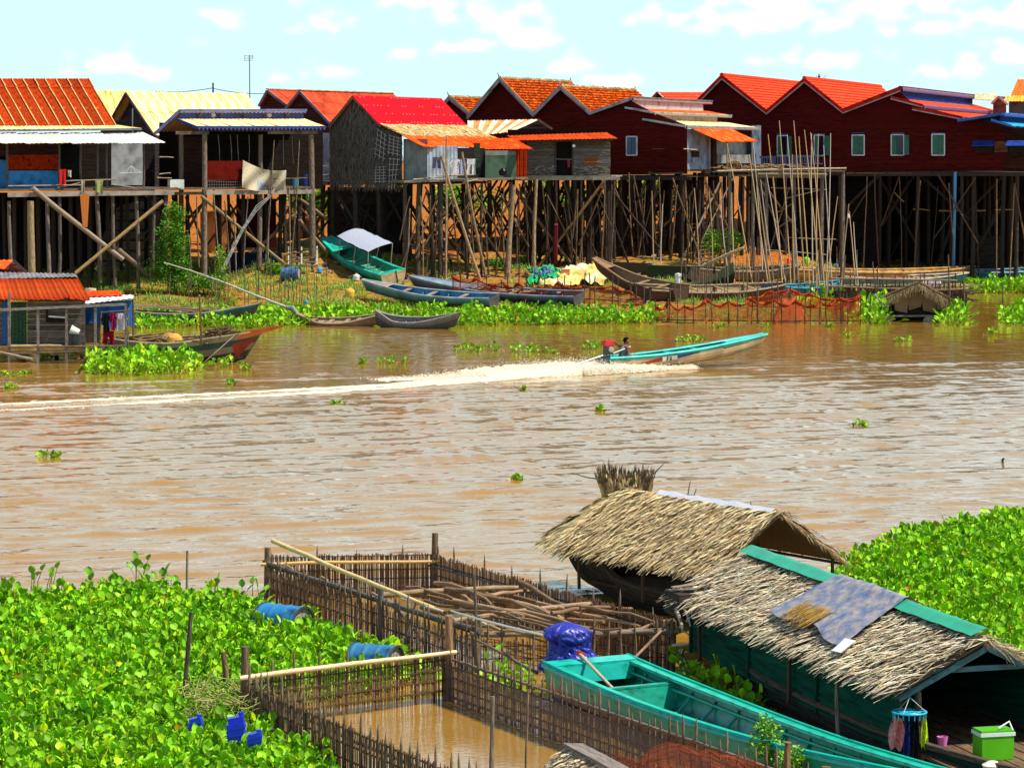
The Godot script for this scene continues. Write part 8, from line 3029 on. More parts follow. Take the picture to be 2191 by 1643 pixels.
# one screen of a pen from a to b (at the water): thin slats, pointed stakes, rails
func screen(t: Node3D,a: Vector3,b: Vector3,h: float,gap: float,stake_gap: float,rail: Color,opt := {}) -> void:
	var e := (b - a).normalized()
	var L := a.distance_to(b)
	var out := e.cross(Vector3.UP)
	var s := Shape.new()
	var x := 0.0
	var tone := 1.0
	while x < L:
		if rng.randf() < 0.05:
			tone = rf(0.7,1.25)
		var top := h*(0.93 + 0.05*soft.get_noise_1d(x*3.0)) + rf(-0.03,0.03)
		var p := a + e*x + out*rf(-0.008,0.008)
		var q := p + Vector3(0,top,0) + e*rf(-0.02,0.02)
		var k := shade(Color(0.29,0.17,0.1)*tone,0.35)
		s.beam(p - Vector3(0,0.25,0),q,opt.get("wide",0.015),0.006,k,out)
		x += gap*rf(0.8,1.25)
	for hh in opt.get("cords",[0.18,0.36,0.54]):
		s.beam(a + Vector3(0,hh,0) + out*0.012,b + Vector3(0,hh + 0.01,0) + out*0.012,0.012,0.012,Color(0.14,0.08,0.05))
		s.beam(a + Vector3(0,hh,0) - out*0.012,b + Vector3(0,hh + 0.01,0) - out*0.012,0.012,0.012,Color(0.14,0.08,0.05))
	obj("slat_screen",s,M.wood,t,"stuff")
	x = 0.06
	while x < L and stake_gap > 0.0:
		var p := a + e*x - out*0.03
		var hh: float = h*rf(0.98,1.3)*opt.get("stake_h",1.0)
		s = Shape.new()
		var col := shade(Color(0.2,0.13,0.09),0.35)
		var tip := p + Vector3(rf(-0.03,0.03),hh,rf(-0.03,0.03))
		s.tube([p - Vector3(0,0.3,0),p.lerp(tip,0.5) + rv(0.012),p.lerp(tip,0.86),tip],[0.02,0.019,0.018,0.004],6,col,shade(Color(0.34,0.25,0.17),0.2))
		obj("stake",s,M.wood,t)
		x += stake_gap*rf(0.75,1.3)
	for r in opt.get("rails",[[0.6,0.028,-0.05]]):
		s = Shape.new()
		var pts := crooked(a + Vector3(0,r[0],0) + out*r[2] - e*0.1,b + Vector3(0,r[0],0) + out*r[2] + e*0.1,0.03,9)
		s.tube(pts,radii(r[1],r[1]*0.85,9),8,r[3] if r.size() > 3 else rail)
		obj("rail",s,M.bamboo if (r[3] if r.size() > 3 else rail).r > 0.5 else M.wood,t)

func fish_pens() -> void:
	for i in 2:
		var c := []
		for q in pens[i]:
			c.append(Vector3(q.x,0,q.y))
		var t := thing("fish_pen",["farther fish pen of brown bamboo slats covered with branches","nearer fish pen of brown bamboo slats holding still yellow water"][i],"fish pen",(c[0] + c[2])/2)
		var yellow := Color(0.72,0.45,0.14)
		var dark := Color(0.17,0.15,0.14)
		if i == 0:
			screen(t,c[0],c[1],0.76,0.017,0.6,yellow,{"rails": [[0.58,0.03,0.05,yellow]],"cords": [0.15,0.3,0.45,0.68],"wide": 0.019})
			screen(t,c[1],c[2],0.74,0.018,0.9,dark,{"rails": [[0.5,0.02,0.05]],"wide": 0.019})
			screen(t,c[2],c[3],0.5,0.042,0.22,Color(0.3,0.23,0.18),{"stake_h": 1.25,"rails": [[0.55,0.05,0.0]]})
			screen(t,c[3],c[0],0.5,0.03,0.2,dark,{"stake_h": 1.3,"rails": [[0.6,0.042,0.0]]})
		else:
			screen(t,c[0],c[1],0.72,0.026,0.34,yellow,{"rails": [[0.66,0.034,0.06,Color(0.8,0.6,0.33)]],"cords": [0.14,0.28,0.42,0.55]})
			screen(t,c[1],c[2],0.5,0.05,0.17,Color(0.28,0.2,0.16),{"stake_h": 1.35,"rails": [[0.56,0.022,-0.05],[0.06,0.025,-0.05]],"cords": [0.2,0.34,0.48]})
			screen(t,c[3],c[0],0.62,0.021,0.21,dark,{"stake_h": 1.1,"rails": [[0.45,0.03,0.06]]})
			# fine dark netting behind the right screen
			var n := Shape.new()
			var off: Vector3 = (c[2] - c[1]).cross(Vector3.UP).normalized()*0.06
			n.quad(c[1] + off - Vector3(0,0.1,0),c[2] + off - Vector3(0,0.1,0),c[2] + off + Vector3(0,0.52,0),c[1] + off + Vector3(0,0.52,0),Color(0.1,0.075,0.085))
			obj("netting",n,M.film,t)
		# corner posts
		for k in 4:
			var hh: float = [[0.85,1.05,0.7,0.8],[1.05,1.15,0.8,0.8]][i][k]
			pole(t,"corner_post",c[k] - Vector3(0,0.3,0),c[k] + Vector3(0.02,hh,0),0.055,0.05,Color(0.24,0.16,0.1) if not (i == 1 and k == 1) else Color(0.36,0.22,0.12),0.01,null,8)
		if i == 0:
			var mid: Vector3 = c[3].lerp(c[0],0.42)
			pole(t,"prop",mid + Vector3(0,-0.2,0),mid + Vector3(0,0.85,0),0.06,0.05,Color(0.18,0.16,0.15),0.01)
			pole(t,"prop",mid + Vector3(0.1,0.6,0.05),mid + Vector3(0.75,-0.1,0.5),0.035,0.03,Color(0.25,0.2,0.17),0.04)
			pole(t,"cross_beam",c[3].lerp(c[0],0.1) + Vector3(0,0.62,0),c[2].lerp(c[1],0.3) + Vector3(0,0.62,0),0.04,0.04,Color(0.4,0.28,0.17),0.04)
			pole(t,"cross_beam",c[3].lerp(c[0],0.42) + Vector3(0,0.66,0),c[2].lerp(c[1],0.55) + Vector3(0,0.6,0),0.045,0.04,Color(0.4,0.28,0.17),0.04)
	# branches heaped over the farther pen
	var logs := [[1113,1246,1312,1310,0.05],[1010,1278,1135,1264,0.035],[1088,1290,1205,1328,0.06],[1150,1290,1370,1340,0.035],[955,1262,1165,1312,0.05],[930,1248,1052,1294,0.035],[890,1272,1140,1348,0.03],[1118,1294,1292,1330,0.045],[1200,1338,1442,1326,0.04],[1180,1312,1352,1302,0.035],[970,1285,1230,1340,0.045],[1020,1300,1260,1345,0.035],[900,1300,1060,1345,0.03],[1040,1272,1180,1300,0.05],[950,1310,1190,1350,0.028],[1000,1320,1150,1352,0.035],[870,1258,1010,1300,0.03],[1060,1310,1330,1345,0.03],[1100,1275,1300,1320,0.028],[985,1270,1120,1318,0.045],[1210,1300,1400,1330,0.025],[910,1285,1120,1330,0.025]]
	logs.sort_custom(func(a,b): return a[0] < b[0])
	var nth := -1
	for q in logs:
		var s := Shape.new()
		nth += 1
		var a := water_at(q[0],q[1],rf(0.58,0.72))
		var b := water_at(q[2],q[3],rf(0.56,0.72))
		s.tube(crooked(a,b,rf(0.04,0.14),8),range(8).map(func(i): return q[4]*(1.0 - 0.45*i/7.0)*rf(0.88,1.12)),8,shade(Color(0.36,0.23,0.135),0.35))
		solo("branch",s,M.wood,"%s weathered branch, counted by left ends from the left, heaped on the farther fish pen" % ORDINAL[nth],"branch","branches heaped on the farther fish pen")
	for q in [[583,1157,930,1302,1.3,0.62,0.04,Color(0.72,0.5,0.22),"long yellow bamboo pole leaning from the river over the farther pen"],[860,1280,1040,1335,0.7,0.62,0.024,Color(0.7,0.6,0.46),"slim pale pole lying under the yellow bamboo on the farther pen"]]:
		var s := Shape.new()
		var d0: float = 6000.0*(7.2 - q[4])/(q[1] - 340.0)
		s.tube(crooked(at(q[0],q[1],d0),water_at(q[2],q[3],q[5]),0.03,10),radii(q[6],q[6]*0.8,10),8,q[7])
		solo("bamboo_pole",s,M.bamboo,q[8],"pole")

func moored_boat() -> void:
	var teal := Color(0.01,0.4,0.29)
	var d := Vector3(0.44,0,0.898)
	var a := Vector3(0.98,0.03,-36.9)
	var t := boat("motor_boat","turquoise fibreglass boat moored beside the nearer fish pen",a,a + d*8.8,0.65,0.42,{"bands": [teal,teal,Color(0.45,0.18,0.05),Color(0.02,0.06,0.12)],"inn": Color(0.008,0.24,0.165),"rim": Color(0.008,0.46,0.32),"bow": 0.25,"rise": 0.25,"bow_w": 0.14,"stern_w": 0.97,"taper": 0.85,"ribs": 12,"rib_col": Color(0.01,0.28,0.2),"rim_w": 0.13,"mat": M.fibre,"floor": 0.06,"thwarts": [0.155],"thwart_w": 0.045,"thwart_col": Color(0.01,0.34,0.24)})
	# stern well, inner mouldings
	var s := Shape.new()
	for side in [-1.0,1.0]:
		var pts := []
		for i in 14:
			pts.append(boat_point(t,lerpf(0.0,0.9,i/13.0),side*(0.8 if i < 3 else 0.85),-0.13))
		s.tube(pts,radii(0.022,0.022,14),6,Color(0.01,0.38,0.27))
	obj("inner_moulding",s,M.fibre,t)
	s = Shape.new()
	for side in [-1.0,1.0]:
		var pts := []
		for i in 14:
			pts.append(boat_point(t,lerpf(0.0,0.92,i/13.0),side*1.0,0.03))
		s.tube(pts,radii(0.02,0.02,14),6,Color(0.01,0.5,0.36))
	obj("rub_rail",s,M.gloss,t)
	s = Shape.new()
	var q0 := boat_point(t,0.003,-0.98,0.02)
	var q1 := boat_point(t,0.003,0.98,0.02)
	s.slab(q0,q1,boat_point(t,0.035,0.96,0.02),boat_point(t,0.035,-0.96,0.02),0.04,Color(0.012,0.5,0.42))
	s.slab(boat_point(t,0.035,-0.9,0.0),boat_point(t,0.035,0.9,0.0),boat_point(t,0.04,0.86,-0.2),boat_point(t,0.04,-0.86,-0.2),0.03,Color(0.012,0.45,0.38))
	obj("transom_cap",s,M.fibre,t)
	s = Shape.new()
	s.slab(boat_point(t,0.16,-0.9,-0.08),boat_point(t,0.16,0.9,-0.08),boat_point(t,0.17,0.8,-0.36),boat_point(t,0.17,-0.8,-0.36),0.03,Color(0.01,0.3,0.21))
	obj("bulkhead",s,M.fibre,t)
	s = Shape.new()
	s.slab(boat_point(t,0.05,-0.7,-0.34),boat_point(t,0.05,0.8,-0.34),boat_point(t,0.15,0.8,-0.34),boat_point(t,0.15,-0.7,-0.34),0.02,Color(0.02,0.015,0.012))
	obj("bilge_board",s,M.plank,t)
	# covered engine on the stern
	var e := at(1216,1428,37.1)
	s = Shape.new()
	var rows := []
	for i in 34:
		var k := i/33.0
		var prof: float = lerpf(0.34,0.23,smoothstep(0.0,0.5,k)) if k < 0.52 else 0.215 + 0.075*sin((k - 0.52)/0.48*PI) - 0.23*pow((k - 0.52)/0.48,5.0)
		var row := []
		for j in 73:
			var an := TAU*j/72.0
			var v := Vector3(cos(an),0,sin(an))
			var fold := 0.03*sin(an*9.0 + k*4.0)*(1.0 - k) + 0.15*(0.3 - absf(bumps.get_noise_3d(v.x*1.5,k*2.6,v.z*1.5))) + 0.07*(0.2 - absf(bumps.get_noise_3d(v.x*4.0 + 9.0,k*6.0,v.z*4.0)))
			if k < 0.001:
				fold += 0.03*sin(an*4.0)
			row.append(e + v*maxf(0.004,prof + fold*(0.25 + minf(1.0,(1.0 - k)*3.0)*0.75))*Vector3(1.05,1,0.8) + Vector3(0.03*sin(k*5.0),k*0.62 - (0.06*sin(an*3.0) if i == 0 else 0.0),0))
		rows.append(row)
	s.sheet(rows,range(34).map(func(i): return Color(0.022,0.03,0.3)))
	var eng := thing("covered_engine","outboard engine wrapped in a crumpled royal blue tarp on the turquoise boat's stern","engine",e)
	obj("tarp_cover",s,M.cover,eng)
	s = Shape.new()
	s.tube(range(25).map(func(i): return e + Vector3(0.03 + 0.245*cos(i*TAU/24),0.33,0.2*sin(i*TAU/24))),radii(0.012,0.012,25),5,Color(0.02,0.025,0.2))
	obj("tie_cord",s,M.cloth,eng)
	pole(eng,"propeller_shaft",at(965,1307,38.9),at(1208,1370,37.0),0.013,0.02,Color(0.68,0.66,0.62),0.02,M.metal,8)
	pole(eng,"tiller",at(1238,1396,36.8),at(1346,1506,35.2),0.024,0.02,Color(0.52,0.42,0.26),0.01,M.bamboo,8)
	s = Shape.new()
	s.box(at(1242,1399,36.75),Vector3(0.05,-0.02,0.03),Vector3(0.01,0.03,0),Vector3(0,0,0.03),Color(0.6,0.03,0.02))
	s.box(at(1248,1408,36.7),Vector3(0.03,-0.03,0.02),Vector3(0.02,0.02,0),Vector3(0,0,0.025),Color(0.05,0.12,0.25))
	obj("throttle_grip",s,M.plastic,eng)
	s = Shape.new()
	s.box(e - Vector3(0,0.04,0),Vector3(0.16,0,0.05),Vector3(0,0.07,0),Vector3(-0.04,0,0.13),Color(0.05,0.05,0.06))
	obj("engine_base",s,M.metal,eng)

# a sampan with a thatched roof: ridge a-b, half width, eave drops
func houseboat(called: String,label: String,a: Vector3,b: Vector3,half: float,drop: float,n_left: int,n_right: int,straw: Color,hull_col: Array,green := false) -> Node3D:
	var e := (b - a)
	e.y = 0
	e = e.normalized()
	var r := Vector3(-e.z,0,e.x)*-1.0
	if r.x < 0.0:
		r = -r
	var fl := Vector3(1,0,1)
	var L := a.distance_to(b)
	var t := boat(called,label,a*fl - e*(1.3 if green else 1.0),b*fl + e*(2.6 if green else 1.4),0.9 if green else 0.85,0.4,{"out": hull_col[0],"bands": hull_col,"inn": Color(0.12,0.08,0.05),"rim": Color(0.14,0.1,0.07),"bow": 0.2,"stern": 0.5,"rise": 0.2,"stern_rise": 0.35,"bow_w": 0.4,"stern_w": 0.3,"taper": 0.35,"mat": M.plank,"keel": -0.2,"stern_rake": 0.7,"decks": [[0.0,0.1,Color(0.16,0.11,0.08)]]})
	t.set_meta("category","houseboat")
	var le_a := a - r*half - Vector3(0,drop,0)
	var le_b := b - r*half - Vector3(0,drop,0)
	var re_a := a + r*half - Vector3(0,drop,0)
	var re_b := b + r*half - Vector3(0,drop,0)
	var s := Shape.new()
	var dn := Vector3(0,0.035,0)
	s.slab(a - dn,b - dn,le_b - dn,le_a - dn,0.03,Color(0.22,0.16,0.095))
	s.slab(a - dn,b - dn,re_b - dn,re_a - dn,0.03,Color(0.22,0.16,0.095))
	obj("roof",s,M.thatch,t)
	s = Shape.new()
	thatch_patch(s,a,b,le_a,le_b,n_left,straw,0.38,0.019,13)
	# a ragged fringe at the eave and the gable's edge
	for i in n_left/9:
		var k := rf(-0.02,1.01)
		var p := le_a.lerp(le_b,k) + (a - le_a)*rf(0.0,0.08)
		var d := ((le_a - a).normalized() + e*rf(-0.35,0.2) - Vector3(0,rf(0.0,0.5),0)).normalized()*rf(0.08,0.26)
		s.quad(p - e*0.012,p + e*0.012,p + d + e*0.003,p + d - e*0.003,shade(straw,0.5))
	obj("thatch_left_slope",s,M.thatch,t,"stuff")
	s = Shape.new()
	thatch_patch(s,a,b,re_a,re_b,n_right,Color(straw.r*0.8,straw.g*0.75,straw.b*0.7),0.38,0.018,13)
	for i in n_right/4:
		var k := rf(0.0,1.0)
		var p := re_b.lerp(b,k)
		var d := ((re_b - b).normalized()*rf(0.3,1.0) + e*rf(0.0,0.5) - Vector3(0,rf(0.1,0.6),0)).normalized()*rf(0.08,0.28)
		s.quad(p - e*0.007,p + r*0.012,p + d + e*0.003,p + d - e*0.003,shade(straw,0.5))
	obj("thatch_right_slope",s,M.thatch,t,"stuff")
	# roof poles and posts
	pole(t,"ridge_pole",a - e*0.1 - Vector3(0,0.09,0),b + e*0.05 - Vector3(0,0.09,0),0.03,0.03,Color(0.2,0.13,0.08),0.01)
	for q in [[le_a,le_b],[re_a,re_b]]:
		pole(t,"eave_pole",q[0] - Vector3(0,0.08,0),q[1] - Vector3(0,0.08,0),0.025,0.025,Color(0.22,0.15,0.09),0.01)
	for k in [0.06,0.5,0.97]:
		for q in [[le_a,le_b,0.12],[re_a,re_b,-0.12]]:
			var p: Vector3 = q[0].lerp(q[1],k) + r*q[2]
			pole(t,"roof_post",p*fl + Vector3(0,0.25,0),p + Vector3(0,0.08,0),0.032,0.03,Color(0.13,0.09,0.065),0.01)
	return t

func houseboats() -> void:
	# ---- the farther, straw coloured one
	var a := water_at(1345,1046,1.78)
	var b := water_at(1670,1097,1.78)
	var straw := Color(0.82,0.6,0.32)
	var t := houseboat("thatched_boat","farther thatched houseboat with golden straw roof and upright thatch tuft",a,b,1.3,0.82,5400,1300,straw,[Color(0.1,0.075,0.055),Color(0.075,0.055,0.045),Color(0.05,0.04,0.035)])
	var e := (b - a).normalized()
	var r := Vector3(-e.z,0,e.x)
	r = -r if r.x < 0 else r
	var le := a - r*1.3 - Vector3(0,0.82,0)
	# the roof's forward end droops over the bow
	var s := Shape.new()
	var f0 := a - e*1.15 - Vector3(0,0.62,0) + r*0.1
	s.slab(a - Vector3(0,0.04,0),f0 - Vector3(0,0.04,0),f0 - r*0.75 - Vector3(0,0.22,0),le - Vector3(0,0.04,0),0.03,Color(0.12,0.08,0.045))
	obj("roof_hip",s,M.thatch,t)
	s = Shape.new()
	thatch_patch(s,a - r*0.05,a + e*0.3,f0 - r*0.8 - Vector3(0,0.25,0),le + e*0.4,1500,Color(0.88,0.65,0.32),0.44,0.026,10)
	thatch_patch(s,a + r*0.2,a - r*0.1,f0 + r*0.25,f0 - r*0.8 - Vector3(0,0.2,0),900,Color(0.88,0.65,0.32),0.44,0.026,10)
	obj("thatch_hip",s,M.thatch,t,"stuff")
	s = Shape.new()
	for i in 620:
		var k := rf(0.0,1.0)
		var p := water_at(lerpf(1288,1392,k),1052 + 6*k,1.66) + Vector3(0,rf(-0.1,0.05),rf(-0.15,0.15))
		var up := Vector3(rf(-0.28,0.24) + (k - 0.5)*0.3,1.0,rf(-0.25,0.25)).normalized()*rf(0.2,0.6)*(0.88 + 0.12*sin(k*9.0))*(1.0 - 0.25*absf(k - 0.45))
		var w := Vector3(rf(0.006,0.016),0,rf(-0.01,0.01))
		var c := shade([Color(0.85,0.6,0.28),Color(0.6,0.4,0.19),Color(0.95,0.7,0.36),Color(0.3,0.2,0.11)][i % 4],0.3)
		s.quad(p - w,p + w,p + up*0.7 + w*0.9,p + up*0.7 - w*0.9,c)
		s.tri(p + up*0.7 - w*0.9,p + up*0.7 + w*0.9,p + up,shade(Color(0.16,0.11,0.07),0.4))
	obj("thatch_tuft",s,M.thatch,t,"stuff")
	# plastic film pegged over the ridge
	s = Shape.new()
	var rows := []
	for i in 16:
		var row := []
		for j in 6:
			var k := lerpf(0.22,0.97,i/15.0)
			var u := j/5.0
			var q := a.lerp(b,k) + r*lerpf(-0.1,0.42,u) - Vector3(0,absf(lerpf(-0.1,0.42,u))*0.6,0)
			row.append(q + Vector3(0,0.06 + 0.03*bumps.get_noise_2d(i*0.6,j*0.8),0))
		rows.append(row)
	s.sheet(rows,range(16).map(func(i): return Color(0.62,0.68,0.8)))
	obj("plastic_film",s,M.film,t)
	for q in [[1470,1068,1478,1030],[1580,1092,1572,1072],[1672,1098,1680,1095],[1612,1100,1606,1072],[1395,1018,1420,993],[1278,1024,1226,1012],[1482,1072,1490,1045]]:
		var d := a.z
		pole(t,"peg",at(q[0],q[1],45.0),at(q[2],q[3],45.0),0.012,0.006,Color(0.12,0.08,0.05),0.02,null,5)
	# floor boards under the roof
	s = Shape.new()
	s.slab(a*Vector3(1,0,1) - r*0.75 + Vector3(0,0.3,0),b*Vector3(1,0,1) - r*0.75 + Vector3(0,0.3,0),b*Vector3(1,0,1) + r*0.75 + Vector3(0,0.3,0),a*Vector3(1,0,1) + r*0.75 + Vector3(0,0.3,0),0.04,Color(0.13,0.08,0.05))
	obj("floor",s,M.plank,t)
	# ---- the nearer one with green plank sides
	a = water_at(1612,1186,1.65)
	b = water_at(2112,1367,1.65)
	e = (b - a).normalized()
	r = Vector3(-e.z,0,e.x)
	r = -r if r.x < 0 else r
	t = houseboat("thatched_boat","nearer thatched houseboat with pale roof, green ridge caps and green plank sides",a,b,1.08,0.53,6200,1300,Color(0.86,0.68,0.45),[Color(0.03,0.07,0.055),Color(0.06,0.05,0.045),Color(0.05,0.04,0.035),Color(0.04,0.035,0.03)],true)
	var L := a.distance_to(b)
	for side in [-1.0,1.0]:
		var f := Front.new()
		f.tilt = tilt
		f.o = a - e*0.2 + r*side*0.86
		f.ex = e
		f.ez = r*-side
		s = Shape.new()
		siding(s,f,[Vector2(0.0,0.3),Vector2(0.0,1.2),Vector2(L + 0.1,1.2),Vector2(L + 0.1,0.3)],0.0,0.085,Color(0.006,0.09,0.055),0.14,0.02)
		obj("plank_wall",s,M.siding,t)
		s = Shape.new()
		for u in [0.1,2.3,4.6,L]:
			s.beam(f.p(u,0.28,-0.03),f.p(u,1.2,-0.03),0.06,0.04,Color(0.006,0.07,0.045),f.ez)
		obj("wall_batten",s,M.plank,t)
	# blue green rafters of the open end
	for side in [-1.0,1.0]:
		s = Shape.new()
		s.beam(b - Vector3(0,0.1,0) + e*0.02,b + r*side*1.12 - Vector3(0,0.64,0) + e*0.02,0.04,0.07,Color(0.012,0.075,0.1))
		obj("rafter",s,M.paint,t)
		pole(t,"end_post",b*Vector3(1,0,1) + r*side*0.86 + Vector3(0,0.3,0),b + r*side*0.86 - Vector3(0,0.5,0),0.035,0.035,Color(0.1,0.08,0.06),0.01)
	s = Shape.new()
	s.beam(b - r*0.75 - Vector3(0,0.34,0),b + r*0.75 - Vector3(0,0.34,0),0.04,0.06,Color(0.012,0.075,0.1))
	obj("tie_beam",s,M.paint,t)
	s = Shape.new()
	var fa := a*Vector3(1,0,1) + Vector3(0,0.36,0)
	var fb := b*Vector3(1,0,1) + Vector3(0,0.36,0) + e*1.9
	for i in 9:
		var u := lerpf(-0.78,0.78,i/8.0)
		s.beam(fa + r*u,fb + r*u,0.17,0.03,shade(Color(0.2,0.13,0.08),0.25))
	obj("floor_boards",s,M.plank,t)
	s = Shape.new()
	s.slab(fa - r*0.84,fa + r*0.84,fa + r*0.84 + Vector3(0,0.9,0),fa - r*0.84 + Vector3(0,0.9,0),0.04,Color(0.02,0.03,0.025))
	obj("rear_bulkhead",s,M.plank,t)
	# weathered bow box with broken boards
	s = Shape.new()
	var bx := at(1470,1290,38.6)
	s.box(bx,r*0.22,Vector3(0,0.16,0),e*0.3,Color(0.07,0.055,0.045))
	for i in 6:
		s.beam(bx + r*rf(-0.3,0.2) + Vector3(0,0.17 + i*0.012,0),bx + r*rf(0.2,0.5) + Vector3(0,0.18 + i*0.012,0) + e*rf(-0.2,0.2),0.07,0.015,shade(Color(0.3,0.23,0.19),0.3))
	obj("bow_box",s,M.plank,t)
	for q in [[1448,1308,1462,1352,0.03],[1466,1305,1478,1340,0.022],[1455,1340,1475,1360,0.018],[1470,1330,1495,1308,0.02],[1440,1382,1475,1378,0.03]]:
		pole(t,"broken_board",at(q[0],q[1],38.2),at(q[2],q[3],38.0),q[4],q[4]*0.7,Color(0.5,0.42,0.32),0.01,null,5)
	# green ridge caps, folded over the ridge
	for q in [[-0.01,0.44],[0.68,1.0]]:
		s = Shape.new()
		rows = []
		for i in 12:
			var row := []
			for j in 9:
				var k := lerpf(q[0],q[1],i/11.0)
				var u := (j/8.0 - 0.5)*0.4
				row.append(a.lerp(b,k) + r*u + Vector3(0,0.13 - absf(u)*0.42 + 0.008*sin(j*3.1) + 0.006*sin(i*2.0),0))
			rows.append(row)
		s.sheet(rows,range(12).map(func(i): return shade(Color(0.015,0.36,0.2),0.06)))
		obj("ridge_cap",s,M.paint,t)
	# worn blue tarp over the middle of the roof, with a straw patch on it
	var roof := func(k: float,q: float,up: float) -> Vector3:
		if q < 0.0:
			return a.lerp(b,k) - r*q*1.08 + Vector3(0,0.53*q + up,0)
		return a.lerp(b,k) - r*q*1.08 + Vector3(0,up - 0.53*q,0)
	s = Shape.new()
	rows = []
	for i in 20:
		var row := []
		for j in 20:
			var k := i/19.0
			var q := lerpf(-0.3,0.86 + 0.06*sin(k*9.0) + 0.05*k,j/19.0)
			row.append(roof.call(lerpf(0.425,0.7 + 0.05*q,k) - 0.03*maxf(q,0.0)*(1 - k),q,0.17 + 0.014*bumps.get_noise_2d(k*7.0,q*7.0) + 0.01*sin(k*3.0 + q*8.0)))
		rows.append(row)
	s.sheet(rows,range(20).map(func(i): return Color(0.82,0.82,0.88)))
	solo("roof_tarp",s,M.tarp,"faded grey blue tarp spread over the middle of the nearer thatched roof","tarp")
	s = Shape.new()
	for i in 150:
		var k := rf(0.47,0.585)
		var q := rf(0.55,0.68)
		var p: Vector3 = roof.call(k,q,0.2)
		var p2: Vector3 = roof.call(k + rf(-0.01,0.015),q + rf(0.2,0.34),0.2 + rf(0,0.03))
		s.quad(p - e*0.008,p + e*0.008,p2 + e*0.006,p2 - e*0.006,shade(Color(0.55,0.33,0.08),0.35))
	solo("straw_patch",s,M.thatch,"patch of yellow straw laid on the faded tarp","thatch")
	s = Shape.new()
	s.slab(roof.call(0.735,0.86,0.19),roof.call(0.77,0.84,0.19),roof.call(0.77,1.02,0.15),roof.call(0.74,1.04,0.15),0.01,Color(0.82,0.84,0.9))
	solo("white_plastic",s,M.plastic,"white plastic scrap at the tarp's lower right corner","plastic sheet")
	s = Shape.new()
	s.slab(at(1678,1376,36.1),at(1692,1382,36.05),at(1688,1398,36.05),at(1674,1394,36.1),0.02,Color(0.6,0.02,0.18))
	solo("pink_rag",s,M.cloth,"small magenta rag tucked under the thatch eave","rag")
	# prop under the eave
	s = Shape.new()
	stick(s,at(1793,1432,33.8),Vector3(at(1806,1700,32.6).x,-0.3,at(1806,1700,32.6).z),0.024,0.03,Color(0.34,0.25,0.17),0.04,8)
	solo("eave_prop",s,M.wood,"thin crooked prop standing under the nearer thatched roof's eave","pole")
	# cool box and cup on the deck
	var c := at(2126,1613,31.6)
	c.y = 0.38
	var cb := thing("cool_box","lime green cool box with white lid at the nearer houseboat's open end","cool box",c)
	s = Shape.new()
	var bx2 := Vector3(0.97,0,-0.24)
	var bz := Vector3(0.24,0,0.97)
	for i in 3:
		s.box(c + Vector3(0,0.135,0),bx2*(0.2 - 0.004*i),Vector3(0,0.135 - 0.004*(2 - i),0),bz*(0.124 + 0.004*i),Color(0.13,0.55,0.02))
	obj("box",s,M.gloss,cb)
	s = Shape.new()
	s.box(c + Vector3(0,0.292,0),bx2*0.212,Vector3(0,0.02,0),bz*0.14,Color(0.72,0.78,0.75))
	s.box(c + Vector3(0,0.318,0),bx2*0.2,Vector3(0,0.02,0),bz*0.13,Color(0.1,0.42,0.03))
	obj("lid",s,M.plastic,cb)
	s = Shape.new()
	s.tube([c + bx2*0.2 + Vector3(0,0.29,0) + bz*0.13,c + bx2*0.17 + Vector3(0,0.42,0) + bz*0.05,c + bx2*0.02 + Vector3(0,0.36,0) + bz*0.1],[0.012,0.012,0.012],6,Color(0.75,0.8,0.8))
	obj("handle",s,M.plastic,cb)
	s = Shape.new()
	var cu := at(2017,1608,32.2)
	cu.y = 0.39
	s.lathe(cu,[Vector2(0.001,0),Vector2(0.05,0),Vector2(0.066,0.11),Vector2(0.06,0.11),Vector2(0.045,0.02),Vector2(0.001,0.02)],16,Color(0.72,0.2,0.55))
	solo("pink_cup",s,M.plastic,"pink plastic cup left of the lime green cool box","cup")
	s = Shape.new()
	s.lathe(at(2125,1646,30.6),[Vector2(0.001,0.0),Vector2(0.1,0.0),Vector2(0.12,0.05),Vector2(0.05,0.09),Vector2(0.001,0.1)],12,Color(0.75,0.72,0.6))
	solo("white_bowl",s,M.plastic,"upturned white bowl at the frame's bottom edge on the houseboat deck","bowl")
	# the peg hanger with small laundry
	var hc := at(1947,1523,31.9)
	var h := thing("peg_hanger","turquoise round peg hanger hanging from the thatch eave","hanger",hc)
	s = Shape.new()
	for q in [0.195,0.12]:
		s.tube(range(25).map(func(i): return hc + Vector3(cos(i*TAU/24),0,sin(i*TAU/24))*q),radii(0.012,0.012,25),6,Color(0.02,0.42,0.6))
	for i in 4:
		var v := Vector3(cos(i*PI/4),0,sin(i*PI/4))*0.195
		s.tube([hc - v,hc + v],[0.008,0.008],5,Color(0.02,0.4,0.58))
	obj("ring",s,M.plastic,h)
	s = Shape.new()
	for i in 18:
		var v := hc + Vector3(cos(i*TAU/18),0,sin(i*TAU/18))*0.19
		s.cube(v - Vector3(0,0.04,0),Vector3(0.012,0.06,0.012),Color(0.02,0.38,0.55))
	obj("pegs",s,M.plastic,h,"stuff")
	s = Shape.new()
	for i in 3:
		s.tube([hc + Vector3(cos(i*2.1),0,sin(i*2.1))*0.19,hc + Vector3(0,0.17,0)],[0.004,0.004],4,Color(0.5,0.52,0.5))
	s.tube([hc + Vector3(0,0.17,0),hc + Vector3(0,0.3,0)],[0.008,0.008],5,Color(0.03,0.4,0.55))
	obj("cord",s,M.plastic,h)
